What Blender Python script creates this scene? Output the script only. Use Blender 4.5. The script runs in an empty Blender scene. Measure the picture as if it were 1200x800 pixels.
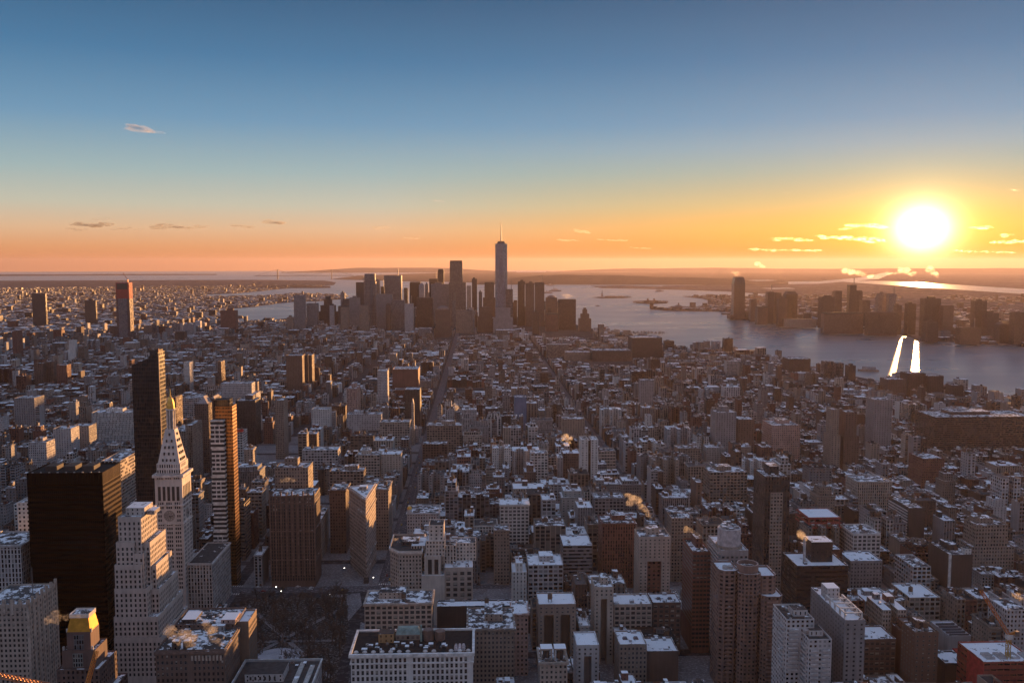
import bpy, math, random
import numpy as np
from mathutils import Vector, Matrix
from mathutils.bvhtree import BVHTree

random.seed(7)
scene = bpy.context.scene
COLL = scene.collection
rad = math.radians

# ------------------------------------------------------------------ camera, sky, sun, exposure
EYE = 328.0                                  # observation deck above street level, metres
PITCH, YAW, FPX = rad(5.06), rad(2.2), 1050.0 # Y runs downtown along the avenues, X towards the Hudson
RE = 7.4e6                                   # earth radius with refraction
cam_data = bpy.data.cameras.new('camera')
cam = bpy.data.objects.new('camera', cam_data)
COLL.objects.link(cam)
scene.camera = cam
cam.location = (0, 0, EYE)
cam.rotation_euler = (rad(90) - PITCH, 0, -YAW)
cam_data.sensor_width = 36.0
cam_data.lens = 36.0 * FPX / 1200.0
cam_data.clip_start = 1.0
cam_data.clip_end = 200000.0

SUN_AZ, SUN_EL = rad(26.65), rad(1.62)         # azimuth from +Y towards +X
SUN_DIR = Vector((math.sin(SUN_AZ) * math.cos(SUN_EL), math.cos(SUN_AZ) * math.cos(SUN_EL), math.sin(SUN_EL)))
sun_data = bpy.data.lights.new('sun', 'SUN')
sun_data.energy = 5.0
sun_data.angle = rad(0.5)
sun_data.color = (1.0, 0.48, 0.17)
sun = bpy.data.objects.new('sun', sun_data)
COLL.objects.link(sun)
sun.rotation_euler = SUN_DIR.to_track_quat('Z', 'Y').to_euler()

world = bpy.data.worlds.new('World')
scene.world = world
world.use_nodes = True


def math_node(nt, op, a, b=None, c=None):
    n = nt.nodes.new('ShaderNodeMath')
    n.operation = op
    for i, v in enumerate((a, b, c)):
        if v is None:
            continue
        if isinstance(v, (int, float)):
            n.inputs[i].default_value = v
        else:
            nt.links.new(v, n.inputs[i])
    return n.outputs[0]


def vec_node(nt, op, a, b=None, scale=None):
    n = nt.nodes.new('ShaderNodeVectorMath')
    n.operation = op
    for i, v in enumerate((a, b)):
        if v is None:
            continue
        if isinstance(v, (tuple, list, Vector)):
            n.inputs[i].default_value = v
        else:
            nt.links.new(v, n.inputs[i])
    if scale is not None:
        if isinstance(scale, (int, float)):
            n.inputs['Scale'].default_value = scale
        else:
            nt.links.new(scale, n.inputs['Scale'])
    return n.outputs['Value' if op in ('DOT_PRODUCT', 'LENGTH') else 'Vector']


def mix_color(nt, fac, a, b, mode='MIX'):
    n = nt.nodes.new('ShaderNodeMix')
    n.data_type = 'RGBA'
    n.blend_type = mode
    for key, v in ((0, fac), (6, a), (7, b)):
        if isinstance(v, (int, float)):
            n.inputs[key].default_value = v if key == 0 else (v, v, v, 1)
        elif isinstance(v, tuple):
            n.inputs[key].default_value = (*v[:3], 1)
        else:
            nt.links.new(v, n.inputs[key])
    return n.outputs[2]


def ramp(nt, fac, stops, interp='LINEAR'):
    n = nt.nodes.new('ShaderNodeValToRGB')
    n.color_ramp.interpolation = interp
    e = n.color_ramp.elements
    while len(e) < len(stops):
        e.new(0.5)
    for k, (p, c) in enumerate(stops):
        e[k].position = p
        e[k].color = (*c[:3], 1) if isinstance(c, tuple) else (c, c, c, 1)
    nt.links.new(fac, n.inputs[0])
    return n.outputs[0]


def build_world():
    nt = world.node_tree
    nt.nodes.clear()
    out = nt.nodes.new('ShaderNodeOutputWorld')
    bg = nt.nodes.new('ShaderNodeBackground')
    sky = nt.nodes.new('ShaderNodeTexSky')
    sky.sky_type = 'NISHITA'
    sky.sun_disc = False
    sky.sun_elevation = SUN_EL
    sky.sun_rotation = SUN_AZ
    sky.altitude = 300
    sky.air_density = 1.0
    sky.dust_density = 1.6
    sky.ozone_density = 2.0
    tc = nt.nodes.new('ShaderNodeTexCoord')
    d = vec_node(nt, 'NORMALIZE', tc.outputs['Generated'])
    sep = nt.nodes.new('ShaderNodeSeparateXYZ')
    nt.links.new(d, sep.inputs[0])
    z = sep.outputs[2]
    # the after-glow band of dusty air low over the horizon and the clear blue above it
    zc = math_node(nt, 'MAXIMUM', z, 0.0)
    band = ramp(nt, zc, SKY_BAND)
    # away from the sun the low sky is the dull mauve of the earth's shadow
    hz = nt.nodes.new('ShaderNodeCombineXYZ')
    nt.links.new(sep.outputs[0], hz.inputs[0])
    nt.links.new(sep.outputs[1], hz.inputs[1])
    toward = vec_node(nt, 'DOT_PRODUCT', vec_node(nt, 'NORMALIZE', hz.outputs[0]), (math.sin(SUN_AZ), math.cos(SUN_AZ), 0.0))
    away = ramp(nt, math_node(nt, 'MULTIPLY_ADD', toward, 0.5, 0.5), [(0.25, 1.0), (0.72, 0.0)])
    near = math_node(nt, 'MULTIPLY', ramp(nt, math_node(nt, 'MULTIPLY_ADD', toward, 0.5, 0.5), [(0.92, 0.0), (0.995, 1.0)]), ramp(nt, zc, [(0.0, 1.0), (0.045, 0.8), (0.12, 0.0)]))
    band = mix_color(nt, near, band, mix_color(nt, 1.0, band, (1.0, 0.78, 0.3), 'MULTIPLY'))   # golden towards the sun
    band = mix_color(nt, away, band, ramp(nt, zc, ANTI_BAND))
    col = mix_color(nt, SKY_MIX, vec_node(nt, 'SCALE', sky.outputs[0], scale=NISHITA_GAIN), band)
    # aureole round the low sun
    flat = vec_node(nt, 'NORMALIZE', vec_node(nt, 'MULTIPLY', d, (1, 1, 0)))
    cosaz = vec_node(nt, 'DOT_PRODUCT', flat, (math.sin(SUN_AZ), math.cos(SUN_AZ), 0.0))
    az = math_node(nt, 'ARCCOSINE', math_node(nt, 'MINIMUM', math_node(nt, 'MAXIMUM', cosaz, -0.9999999), 0.9999999))
    dz = math_node(nt, 'SUBTRACT', z, math.sin(SUN_EL + rad(0.28)))   # glare drawn a little above the lamp's sun
    for sigma, squash, power, strength, c in AUREOLE:
        e = math_node(nt, 'MULTIPLY', dz, squash)
        ang = math_node(nt, 'SQRT', math_node(nt, 'ADD', math_node(nt, 'MULTIPLY', az, az), math_node(nt, 'MULTIPLY', e, e)))
        g = math_node(nt, 'EXPONENT', math_node(nt, 'MULTIPLY', math_node(nt, 'POWER', math_node(nt, 'DIVIDE', ang, rad(sigma)), power), -1.0))
        col = vec_node(nt, 'ADD', col, vec_node(nt, 'SCALE', c, scale=math_node(nt, 'MULTIPLY', g, strength)))
    nt.links.new(col, bg.inputs[0])
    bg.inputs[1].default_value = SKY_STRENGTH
    nt.links.new(bg.outputs[0], out.inputs[0])


SKY_STRENGTH = 0.08
NISHITA_GAIN = 1.0
SKY_MIX = 0.95
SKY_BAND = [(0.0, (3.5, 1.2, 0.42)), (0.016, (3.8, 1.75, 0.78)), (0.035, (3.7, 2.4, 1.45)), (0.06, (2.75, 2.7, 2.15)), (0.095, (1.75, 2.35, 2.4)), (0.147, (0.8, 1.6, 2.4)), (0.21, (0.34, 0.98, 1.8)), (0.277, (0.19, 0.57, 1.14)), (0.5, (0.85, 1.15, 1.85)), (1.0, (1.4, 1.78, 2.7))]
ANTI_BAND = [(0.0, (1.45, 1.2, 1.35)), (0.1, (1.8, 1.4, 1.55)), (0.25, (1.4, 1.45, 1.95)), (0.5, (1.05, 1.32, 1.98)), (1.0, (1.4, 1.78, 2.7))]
# sigma (degrees), vertical squash, fall-off power, strength, colour
AUREOLE = [(1.05, 1.15, 1.45, 30.0, (1.0, 0.9, 0.62)), (3.2, 1.5, 1.5, 4.0, (1.0, 0.58, 0.06)), (10.0, 5.2, 1.3, 1.7, (1.0, 0.36, 0.0)), (24.0, 16.0, 1.5, 0.9, (1.0, 0.4, 0.0))]
build_world()
scene.view_settings.view_transform = 'Standard'
scene.view_settings.look = 'None'
scene.view_settings.exposure = 1.35
scene.view_settings.gamma = 1.0
scene.view_settings.use_curve_mapping = False
scene.render.engine = 'CYCLES'
cy = scene.cycles
cy.use_denoising = True
cy.max_bounces = 5
cy.diffuse_bounces = 2
cy.glossy_bounces = 2
cy.transmission_bounces = 2
cy.volume_bounces = 0
cy.transparent_max_bounces = 16
cy.sample_clamp_indirect = 4.0
cy.caustics_reflective = False
cy.caustics_refractive = False

# ------------------------------------------------------------------ geometry of the view, to survey where things stand
CP, SP, CY, SY = math.cos(PITCH), math.sin(PITCH), math.cos(YAW), math.sin(YAW)


def sight(px, py):
    u, v = (px - 600.0) / FPX, (400.0 - py) / FPX
    f, z = CP + v * SP, -SP + v * CP
    return u * CY + f * SY, -u * SY + f * CY, z


def at_distance(px, py, Y):
    x, y, z = sight(px, py)
    return x * Y / y, Y, EYE + z * Y / y


def at_height(px, py, z0):
    x, y, z = sight(px, py)
    h = math.hypot(x, y)
    b, c = z / h, EYE - z0
    disc = b * b - 2.0 * c / RE
    d = (-b - math.sqrt(max(disc, 0.0))) * RE
    return x / h * d, y / h * d, z0


def project(X, Y, Z):
    x, f, z = X * CY - Y * SY, X * SY + Y * CY, Z - EYE
    d, up = f * CP - z * SP, f * SP + z * CP
    return 600.0 + FPX * x / d, 400.0 - FPX * up / d


def drop(x, y):
    return (x * x + y * y) / (2.0 * RE)


# ------------------------------------------------------------------ mesh builder
class MB:
    """Collects flat polygons with a base colour, window pattern and material slot each; build() links them as ONE mesh object."""

    def __init__(self):
        self.v, self.uv, self.n, self.mi, self.col, self.win = [], [], [], [], [], []

    def poly(self, pts, mi=0, col=(0.5, 0.5, 0.5, 0.5), win=(0, 0, 1, 0), uv=None):
        for p in pts:
            self.v.extend(p)
        k = len(pts)
        self.uv.extend(uv if uv is not None else (0.0, 0.0) * k)
        self.n.append(k)
        self.mi.append(mi)
        self.col.append(col)
        self.win.append(win)

    def wall(self, a, b, z0, z1, mi, col, win, bay=3.2, floor=3.6, z0b=None):
        """vertical wall from plan point a to plan point b; outward normal to the right of a->b; uv counts bays and storeys"""
        L = math.hypot(b[0] - a[0], b[1] - a[1])
        nu = max(1, round(L / bay))
        h = z1 - z0
        nv = max(1, round(h / floor))
        self.poly(((a[0], a[1], z0), (b[0], b[1], z0), (b[0], b[1], z1), (a[0], a[1], z1)), mi, col, win, (0, 0, nu, 0, nu, nv, 0, nv))

    def prism(self, pts, z0, z1, wall=None, roof=None, bay=3.2, floor=3.6, bottom=False):
        """pts counter-clockwise seen from above; wall=(mi,col,win), roof=(mi,col)"""
        k = len(pts)
        if wall:
            for i in range(k):
                self.wall(pts[i], pts[(i + 1) % k], z0, z1, wall[0], wall[1], wall[2] if len(wall) > 2 else (0, 0, 1, 0), bay, floor)
        if roof:
            self.poly([(p[0], p[1], z1) for p in pts], roof[0], roof[1])
        if bottom:
            self.poly([(p[0], p[1], z0) for p in reversed(pts)], wall[0], wall[1])

    def box(self, x0, x1, y0, y1, z0, z1, wall, roof=None, bay=3.2, floor=3.6, bottom=False):
        self.prism(((x0, y0), (x1, y0), (x1, y1), (x0, y1)), z0, z1, wall, roof or (wall[0], wall[1]), bay, floor, bottom)

    def frustum(self, pts0, z0, pts1, z1, wall, cap=True):
        k = len(pts0)
        for i in range(k):
            a, b, c, d = pts0[i], pts0[(i + 1) % k], pts1[(i + 1) % k], pts1[i]
            L = max(1, round(math.hypot(b[0] - a[0], b[1] - a[1]) / 3.2))
            self.poly(((a[0], a[1], z0), (b[0], b[1], z0), (c[0], c[1], z1), (d[0], d[1], z1)), wall[0], wall[1], wall[2] if len(wall) > 2 else (0, 0, 1, 0),
                      (0, 0, L, 0, L, max(1, round((z1 - z0) / 3.6)), 0, max(1, round((z1 - z0) / 3.6))))
        if cap:
            self.poly([(p[0], p[1], z1) for p in pts1], wall[0], wall[1])

    def cyl(self, cx, cy_, r, z0, z1, wall, r1=None, k=10, cap=True):
        p0 = ring(cx, cy_, r, k)
        p1 = ring(cx, cy_, r if r1 is None else r1, k)
        self.frustum(p0, z0, p1, z1, wall, cap)

    def bar(self, a, b, w, mi=0, col=(0.5, 0.5, 0.5, 0.5), up=(0, 0, 1)):
        """square bar between two points"""
        a, b = Vector(a), Vector(b)
        d = (b - a).normalized()
        s = d.cross(Vector(up))
        if s.length < 1e-3:
            s = d.cross(Vector((1, 0, 0)))
        s = s.normalized() * w / 2
        t = s.cross(d).normalized() * w / 2
        c0 = [a + s + t, a - s + t, a - s - t, a + s - t]
        c1 = [p + (b - a) for p in c0]
        for i in range(4):
            j = (i + 1) % 4
            self.poly([tuple(q) for q in (c0[i], c0[j], c1[j], c1[i])], mi, col)
        self.poly([tuple(q) for q in reversed(c0)], mi, col)
        self.poly([tuple(q) for q in c1], mi, col)

    def extend(self, o):
        for k in ('v', 'uv', 'n', 'mi', 'col', 'win'):
            getattr(self, k).extend(getattr(o, k))

    def mesh(self, name, mats):
        me = bpy.data.meshes.new(name)
        nv = len(self.v) // 3
        me.vertices.add(nv)
        me.vertices.foreach_set('co', np.asarray(self.v, dtype=np.float32))
        n = np.asarray(self.n, dtype=np.int32)
        me.loops.add(nv)
        me.loops.foreach_set('vertex_index', np.arange(nv, dtype=np.int32))
        me.polygons.add(len(n))
        start = np.concatenate(([0], np.cumsum(n)[:-1])).astype(np.int32)
        me.polygons.foreach_set('loop_start', start)
        me.polygons.foreach_set('material_index', np.asarray(self.mi, dtype=np.int32))
        lay = me.uv_layers.new(name='UVMap')
        lay.data.foreach_set('uv', np.asarray(self.uv, dtype=np.float32))
        for key, vals in (('col', self.col), ('win', self.win)):
            at = me.attributes.new(key, 'FLOAT_COLOR', 'FACE')
            at.data.foreach_set('color', np.asarray([(*c, 0.5)[:4] for c in vals], dtype=np.float32).ravel())
        for m in mats:
            me.materials.append(m)
        me.update(calc_edges=True)
        me.validate()
        return me

    def build(self, name, mats, parent=None):
        if not self.n:
            return None
        o = bpy.data.objects.new(name, self.mesh(name, mats))
        COLL.objects.link(o)
        o.parent = parent
        return o


def ring(cx, cy_, r, k, a0=0.0):
    return [(cx + r * math.cos(a0 + 2 * math.pi * i / k), cy_ + r * math.sin(a0 + 2 * math.pi * i / k)) for i in range(k)]


def tag(o, label, cat, group=None):
    o['label'], o['category'] = label, cat
    if group:
        o['group'] = group
    return o


def kind(o, k):
    o['kind'] = k
    return o


def empty(name, loc):
    o = bpy.data.objects.new(name, None)
    COLL.objects.link(o)
    o.location = loc
    return o


# ------------------------------------------------------------------ materials
def material(name, base=(0.5, 0.5, 0.5), rough=0.7, metal=0.0, spec=0.5):
    m = bpy.data.materials.new(name)
    m.use_nodes = True
    b = m.node_tree.nodes['Principled BSDF']
    b.inputs['Base Color'].default_value = (*base, 1)
    b.inputs['Roughness'].default_value = rough
    b.inputs['Metallic'].default_value = metal
    b.inputs['Specular IOR Level'].default_value = spec
    return m, m.node_tree, b


def attr(nt, name):
    n = nt.nodes.new('ShaderNodeAttribute')
    n.attribute_name = name
    return n.outputs['Color'], n.outputs['Alpha']


def noise(nt, vec, scale, detail=2.0, rough=0.5):
    n = nt.nodes.new('ShaderNodeTexNoise')
    n.inputs['Scale'].default_value = scale
    n.inputs['Detail'].default_value = detail
    n.inputs['Roughness'].default_value = rough
    if vec is not None:
        nt.links.new(vec, n.inputs['Vector'])
    return n.outputs['Fac']


def position(nt):
    return nt.nodes.new('ShaderNodeNewGeometry').outputs['Position']


def make_facade(name, metal=0.0, wall_rough=0.8, glass=(0.012, 0.013, 0.017), lit=0.0):
    m, nt, b = material(name)
    uvn = nt.nodes.new('ShaderNodeUVMap')
    uvn.uv_map = 'UVMap'
    sep = nt.nodes.new('ShaderNodeSeparateXYZ')
    nt.links.new(uvn.outputs[0], sep.inputs[0])
    u, v = sep.outputs[0], sep.outputs[1]
    col, seed = attr(nt, 'col')
    win, gloss = attr(nt, 'win')
    ws = nt.nodes.new('ShaderNodeSeparateColor')
    nt.links.new(win, ws.inputs[0])
    inside = []
    for c, w in ((u, ws.outputs[0]), (v, ws.outputs[1])):
        f = math_node(nt, 'ABSOLUTE', math_node(nt, 'SUBTRACT', math_node(nt, 'FRACT', c), 0.5))
        inside.append(math_node(nt, 'LESS_THAN', f, math_node(nt, 'MULTIPLY', w, 0.5)))
    mask = math_node(nt, 'MULTIPLY', inside[0], inside[1])
    comb = nt.nodes.new('ShaderNodeCombineXYZ')
    nt.links.new(math_node(nt, 'FLOOR', u), comb.inputs[0])
    nt.links.new(math_node(nt, 'FLOOR', v), comb.inputs[1])
    nt.links.new(math_node(nt, 'MULTIPLY', seed, 97.0), comb.inputs[2])
    wn = nt.nodes.new('ShaderNodeTexWhiteNoise')
    wn.noise_dimensions = '3D'
    nt.links.new(comb.outputs[0], wn.inputs['Vector'])
    blind = math_node(nt, 'GREATER_THAN', wn.outputs['Value'], 0.72)
    pane = mix_color(nt, math_node(nt, 'MULTIPLY', blind, 0.45), glass, col)
    pane = mix_color(nt, 1.0, pane, vec_node(nt, 'SCALE', (1, 1, 1), scale=ws.outputs[2]), 'MULTIPLY')
    p = position(nt)
    n1 = noise(nt, p, 0.06, 3.0, 0.65)
    mapn = nt.nodes.new('ShaderNodeMapping')
    mapn.inputs['Scale'].default_value = (0.5, 0.5, 0.035)
    nt.links.new(p, mapn.inputs[0])
    n2 = noise(nt, mapn.outputs[0], 1.0, 2.0)
    var = math_node(nt, 'ADD', math_node(nt, 'MULTIPLY', n1, 0.55), math_node(nt, 'MULTIPLY', n2, 0.45))
    spandrel = math_node(nt, 'SUBTRACT', 1.0, math_node(nt, 'MULTIPLY', inside[0], gloss))
    var = math_node(nt, 'MULTIPLY', var, spandrel)
    wall = mix_color(nt, 1.0, col, vec_node(nt, 'SCALE', (1, 1, 1), scale=math_node(nt, 'ADD', math_node(nt, 'MULTIPLY', var, 1.3), 0.32)), 'MULTIPLY')
    nt.links.new(mix_color(nt, mask, wall, pane), b.inputs['Base Color'])
    r = nt.nodes.new('ShaderNodeMix')
    nt.links.new(math_node(nt, 'MULTIPLY', mask, math_node(nt, 'SUBTRACT', 1.0, math_node(nt, 'MULTIPLY', blind, 0.5))), r.inputs[0])
    r.inputs[2].default_value = wall_rough
    r.inputs[3].default_value = 0.13
    nt.links.new(r.outputs[0], b.inputs['Roughness'])
    b.inputs['Metallic'].default_value = metal
    # every pane hangs a little out of true
    g = nt.nodes.new('ShaderNodeNewGeometry')
    tilt = vec_node(nt, 'SCALE', vec_node(nt, 'SUBTRACT', wn.outputs['Color'], (0.5, 0.5, 0.5)), scale=math_node(nt, 'MULTIPLY', mask, 0.035))
    nt.links.new(vec_node(nt, 'NORMALIZE', vec_node(nt, 'ADD', g.outputs['Normal'], tilt)), b.inputs['Normal'])
    return m


def make_roof(name):
    m, nt, b = material(name, rough=0.9, spec=0.1)
    col, snow = attr(nt, 'col')
    p = position(nt)
    a = noise(nt, p, 0.14, 4.0, 0.66)
    c = noise(nt, p, 0.9, 2.0)
    t = math_node(nt, 'ADD', math_node(nt, 'MULTIPLY', a, 0.8), math_node(nt, 'MULTIPLY', c, 0.2))
    t = math_node(nt, 'ADD', t, math_node(nt, 'SUBTRACT', snow, 0.5))
    s = ramp(nt, t, [(0.0, 0.0), (0.49, 0.0), (0.535, 1.0), (1.0, 1.0)])
    base = mix_color(nt, 1.0, col, ramp(nt, noise(nt, p, 0.35, 3.0), [(0.2, 0.55), (0.8, 1.3)]), 'MULTIPLY')
    nt.links.new(mix_color(nt, s, base, (0.82, 0.84, 0.88)), b.inputs['Base Color'])
    return m


def make_plain(name, rough=0.75, metal=0.0, var=0.5, scale=0.3):
    """colour from the face attribute, broken up by noise"""
    m, nt, b = material(name, rough=rough, metal=metal)
    col, _ = attr(nt, 'col')
    n = noise(nt, position(nt), scale, 3.0, 0.6)
    nt.links.new(mix_color(nt, 1.0, col, ramp(nt, n, [(0.2, 1.0 - var), (0.8, 1.0 + var)]), 'MULTIPLY'), b.inputs['Base Color'])
    return m


FACADE = make_facade('facade')
ROOF = make_roof('roof_tar_and_snow')
PLAIN = make_plain('painted_trim')
METALWORK = make_plain('weathered_metal', 0.45, 0.6, 0.3)
GLASSWALL = make_facade('curtain_wall', metal=0.0, wall_rough=0.28)
BRONZE = make_facade('bronze_cladding', metal=0.85, wall_rough=0.32)
MATS = [FACADE, ROOF, PLAIN, METALWORK, GLASSWALL, BRONZE]
F_, R_, P_, M_, G_, Z_ = 0, 1, 2, 3, 4, 5

# ------------------------------------------------------------------ water and land
def make_water():
    m, nt, b = material('river_water', (0.12, 0.12, 0.125), 0.2)
    p = position(nt)
    mp = nt.nodes.new('ShaderNodeMapping')
    mp.inputs['Scale'].default_value = (0.0011, 0.0036, 0.001)
    nt.links.new(p, mp.inputs[0])
    w = noise(nt, mp.outputs[0], 1.0, 4.0, 0.6)
    nt.links.new(ramp(nt, w, [(0.32, 0.24), (0.68, 0.42)]), b.inputs['Roughness'])
    b.inputs['IOR'].default_value = 2.7
    bump = nt.nodes.new('ShaderNodeBump')
    bump.inputs['Strength'].default_value = 0.3
    bump.inputs['Distance'].default_value = 1.0
    nt.links.new(noise(nt, p, 0.035, 4.0, 0.65), bump.inputs['Height'])
    nt.links.new(bump.outputs[0], b.inputs['Normal'])
    return m


def make_land(name, a, c, scale, snow=0.35):
    m, nt, b = material(name, rough=0.95, spec=0.0)
    p = position(nt)
    n1 = noise(nt, p, scale, 5.0, 0.62)
    n2 = noise(nt, p, scale * 9, 4.0, 0.7)
    base = mix_color(nt, ramp(nt, n1, [(0.35, 0.0), (0.65, 1.0)]), a, c)
    s = ramp(nt, n2, [(0.5, 0.0), (0.62, snow)])
    nt.links.new(mix_color(nt, s, base, (0.5, 0.5, 0.53)), b.inputs['Base Color'])
    return m


WATER = make_water()
CITY_GROUND = make_land('street_asphalt', (0.035, 0.033, 0.036), (0.06, 0.057, 0.06), 0.02, 0.12)
FAR_LAND = make_land('far_winter_land', (0.045, 0.036, 0.036), (0.1, 0.08, 0.08), 0.0016, 0.2)
WOODS = make_land('winter_woods', (0.035, 0.028, 0.025), (0.06, 0.048, 0.042), 0.004, 0.08)
PARK_GROUND = make_land('park_ground', (0.03, 0.026, 0.022), (0.06, 0.05, 0.045), 0.05, 0.3)
SEA = -4.0


def water_disc():
    rs = [0, 300, 700, 1200] + [1200 * 1.09 ** k for k in range(1, 48)]
    rs = [r for r in rs if r < 69000] + [69000]
    mb = MB()
    K = 240
    for a, b in zip(rs[:-1], rs[1:]):
        for k in range(K):
            t0, t1 = 2 * math.pi * k / K, 2 * math.pi * (k + 1) / K
            q = [(a, t0), (b, t0), (b, t1), (a, t1)] if a > 0 else [(b, t0), (b, t1), (0, 0)]
            mb.poly([(r * math.cos(t), r * math.sin(t), SEA - r * r / (2 * RE)) for r, t in q])
    return kind(mb.build('water', [WATER]), 'structure')


def land_sheet(name, pts, z, mat, step=2500.0, skirt=4.0):
    """a shore outline (plan points) laid on the curved sea as one sheet with a low bank"""
    import bmesh
    bm = bmesh.new()
    f = bm.faces.new([bm.verts.new((p[0], p[1], 0)) for p in pts])
    bm.normal_update()
    if f.normal.z < 0:
        f.normal_flip()
    bmesh.ops.triangulate(bm, faces=[f])
    xs, ys = [p[0] for p in pts], [p[1] for p in pts]
    for axis, lo, hi in ((0, min(xs), max(xs)), (1, min(ys), max(ys))):
        n = int((hi - lo) / step)
        for k in range(1, n + 1):
            co = [0, 0, 0]
            co[axis] = lo + k * step
            no = [0, 0, 0]
            no[axis] = 1
            bmesh.ops.bisect_plane(bm, geom=bm.verts[:] + bm.edges[:] + bm.faces[:], plane_co=co, plane_no=no)
    edges = [e for e in bm.edges if e.is_boundary]
    ret = bmesh.ops.extrude_edge_only(bm, edges=edges)
    low = {g for g in ret['geom'] if isinstance(g, bmesh.types.BMVert)}
    for v in bm.verts:
        v.co.z = z - drop(v.co.x, v.co.y) - (skirt if v in low else 0.0)
    bmesh.ops.recalc_face_normals(bm, faces=bm.faces)
    me = bpy.data.meshes.new(name)
    bm.to_mesh(me)
    bm.free()
    me.materials.append(mat)
    o = bpy.data.objects.new(name, me)
    COLL.objects.link(o)
    return kind(o, 'structure')


def shore(px, z=SEA):
    return [at_height(a, b, z)[:2] for a, b in px]


water_disc()
MANHATTAN = [(-2600, -600), (-2600, 1500), (-2500, 2500), (-2200, 3300)] + shore([(100, 393), (186, 387.5), (222, 382), (258, 378), (283, 378), (344, 373), (420, 371.5), (500, 371), (600, 371.5), (655, 376), (690, 385), (712, 390), (737, 393.5), (765, 402), (780, 408), (800, 411.5), (860, 412.5), (905, 419), (945, 430), (960, 437), (1000, 442), (1050, 452), (1125, 461), (1200, 469)]) + [(1560, 1500), (1750, 800), (1800, -600)]
land_sheet('ground', MANHATTAN, 0.0, CITY_GROUND, 1500.0)
BROOKLYN = shore([(-140, 395), (60, 392), (150, 387), (186, 383), (215, 378), (262, 373.5), (285, 373), (262, 366), (264, 361.5), (293, 360), (317, 356.5), (344, 353.5), (372, 353), (400, 350.5), (408, 347), (380, 344.5), (345, 344), (310, 346.5), (277, 347.2), (240, 347), (243, 345), (277, 343.8), (310, 340.5), (330, 338.5), (350, 337), (391, 334), (394, 331), (380, 328.8), (350, 328.6), (300, 328), (150, 328.5), (0, 329), (-200, 330), (-500, 333), (-500, 395)])
land_sheet('brooklyn_land', BROOKLYN, -1.2, FAR_LAND)
JERSEY = shore([(1500, 440), (1320, 420), (1200, 406.5), (1123, 401), (1079, 400), (1062, 392.5), (1022, 391.5), (995, 387), (975, 385.5), (958, 381.5), (918, 380), (890, 377.5), (874, 374.5), (862, 374.5), (856, 372), (857, 366), (845, 365.2), (805, 364.6), (780, 364), (762, 362.5), (764, 361.5), (805, 361), (829, 360), (837, 356.5), (834, 353), (823, 350), (800, 347.4), (830, 346.6), (898, 347.4), (900, 344.6), (850, 341.5), (800, 339.8), (740, 338.2), (705, 337.7), (692, 335.4), (724, 334.6), (775, 335.8), (778, 335.0), (850, 334), (960, 332.5), (1030, 327), (1050, 318.9), (1300, 318.9), (1700, 319.5), (1700, 440)])
land_sheet('jersey_land', JERSEY, -1.0, FAR_LAND)
STATEN = shore([(388, 327.2), (470, 329.6), (530, 330.4), (560, 331.4), (640, 332), (700, 332), (780, 331.4), (850, 330.8), (960, 329.5), (1010, 325), (1040, 318.9), (900, 318.9), (700, 318.9), (520, 319.5), (420, 323)])
land_sheet('staten_island_land', STATEN, -0.6, WOODS)
for nm, px in (('ellis_island_ground', [(745, 355.3), (760, 352.5), (781, 352.8), (782, 355.4), (762, 356.3)]),
               ('liberty_island_ground', [(694, 348.6), (712, 347.2), (741, 348.4), (730, 349.3), (705, 349.6)]),
               ('terminal_pier_ground', [(845, 367.5), (858, 367.2), (858, 368.8), (846, 368.8)])):
    land_sheet(nm, shore(px), -1.5, WOODS)
# the Hackensack and Newark Bay show as bright strips in the Jersey land
for nm, px in (('hackensack_water', [(968, 328.6), (1040, 329.6), (1075, 331), (1200, 339), (1300, 345), (1300, 349), (1200, 345), (1120, 339.5), (1060, 335.4), (1000, 331.4)]),
               ('newark_bay_water', [(842, 328.9), (900, 328.2), (912, 328.8), (880, 329.8), (850, 329.9)]),
               ('marsh_water', [(892, 338), (925, 337.6), (932, 338.6), (905, 339.2)])):
    land_sheet(nm, shore(px), 0.6, WATER, skirt=0.5)


def ridge(name, px_pts, dist, heights, width, mat, z0=-2.0):
    """a long low hill: a rounded ridge whose crest follows the given heights (metres) at the given distance"""
    mb = MB()
    prof = [(-1.0, 0.0), (-0.7, 0.3), (-0.42, 0.68), (-0.18, 0.93), (0.0, 1.0), (0.25, 0.9), (0.6, 0.5), (1.0, 0.0)]
    rows = []
    for px, h in zip(px_pts, heights):
        x, y, _ = sight(px, 320)
        k = math.hypot(x, y)
        r = []
        for t, s in prof:
            d = dist + t * width
            X, Y = x / k * d, y / k * d
            r.append((X, Y, z0 + s * h - drop(X, Y)))
        rows.append(r)
    for a, b in zip(rows[:-1], rows[1:]):
        for i in range(len(prof) - 1):
            mb.poly([a[i], b[i], b[i + 1], a[i + 1]])
    return kind(mb.build(name, [mat]), 'structure')


rr = random.Random(3)


def crest(lo, hi, n, ease=0.15):
    out, v = [], rr.random()
    for k in range(n):
        v = min(1, max(0, v + rr.uniform(-0.28, 0.28)))
        e = min(1, k / (n * ease), (n - 1 - k) / (n * ease))
        out.append((lo + (hi - lo) * v) * max(0.02, e))
    return out


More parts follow.
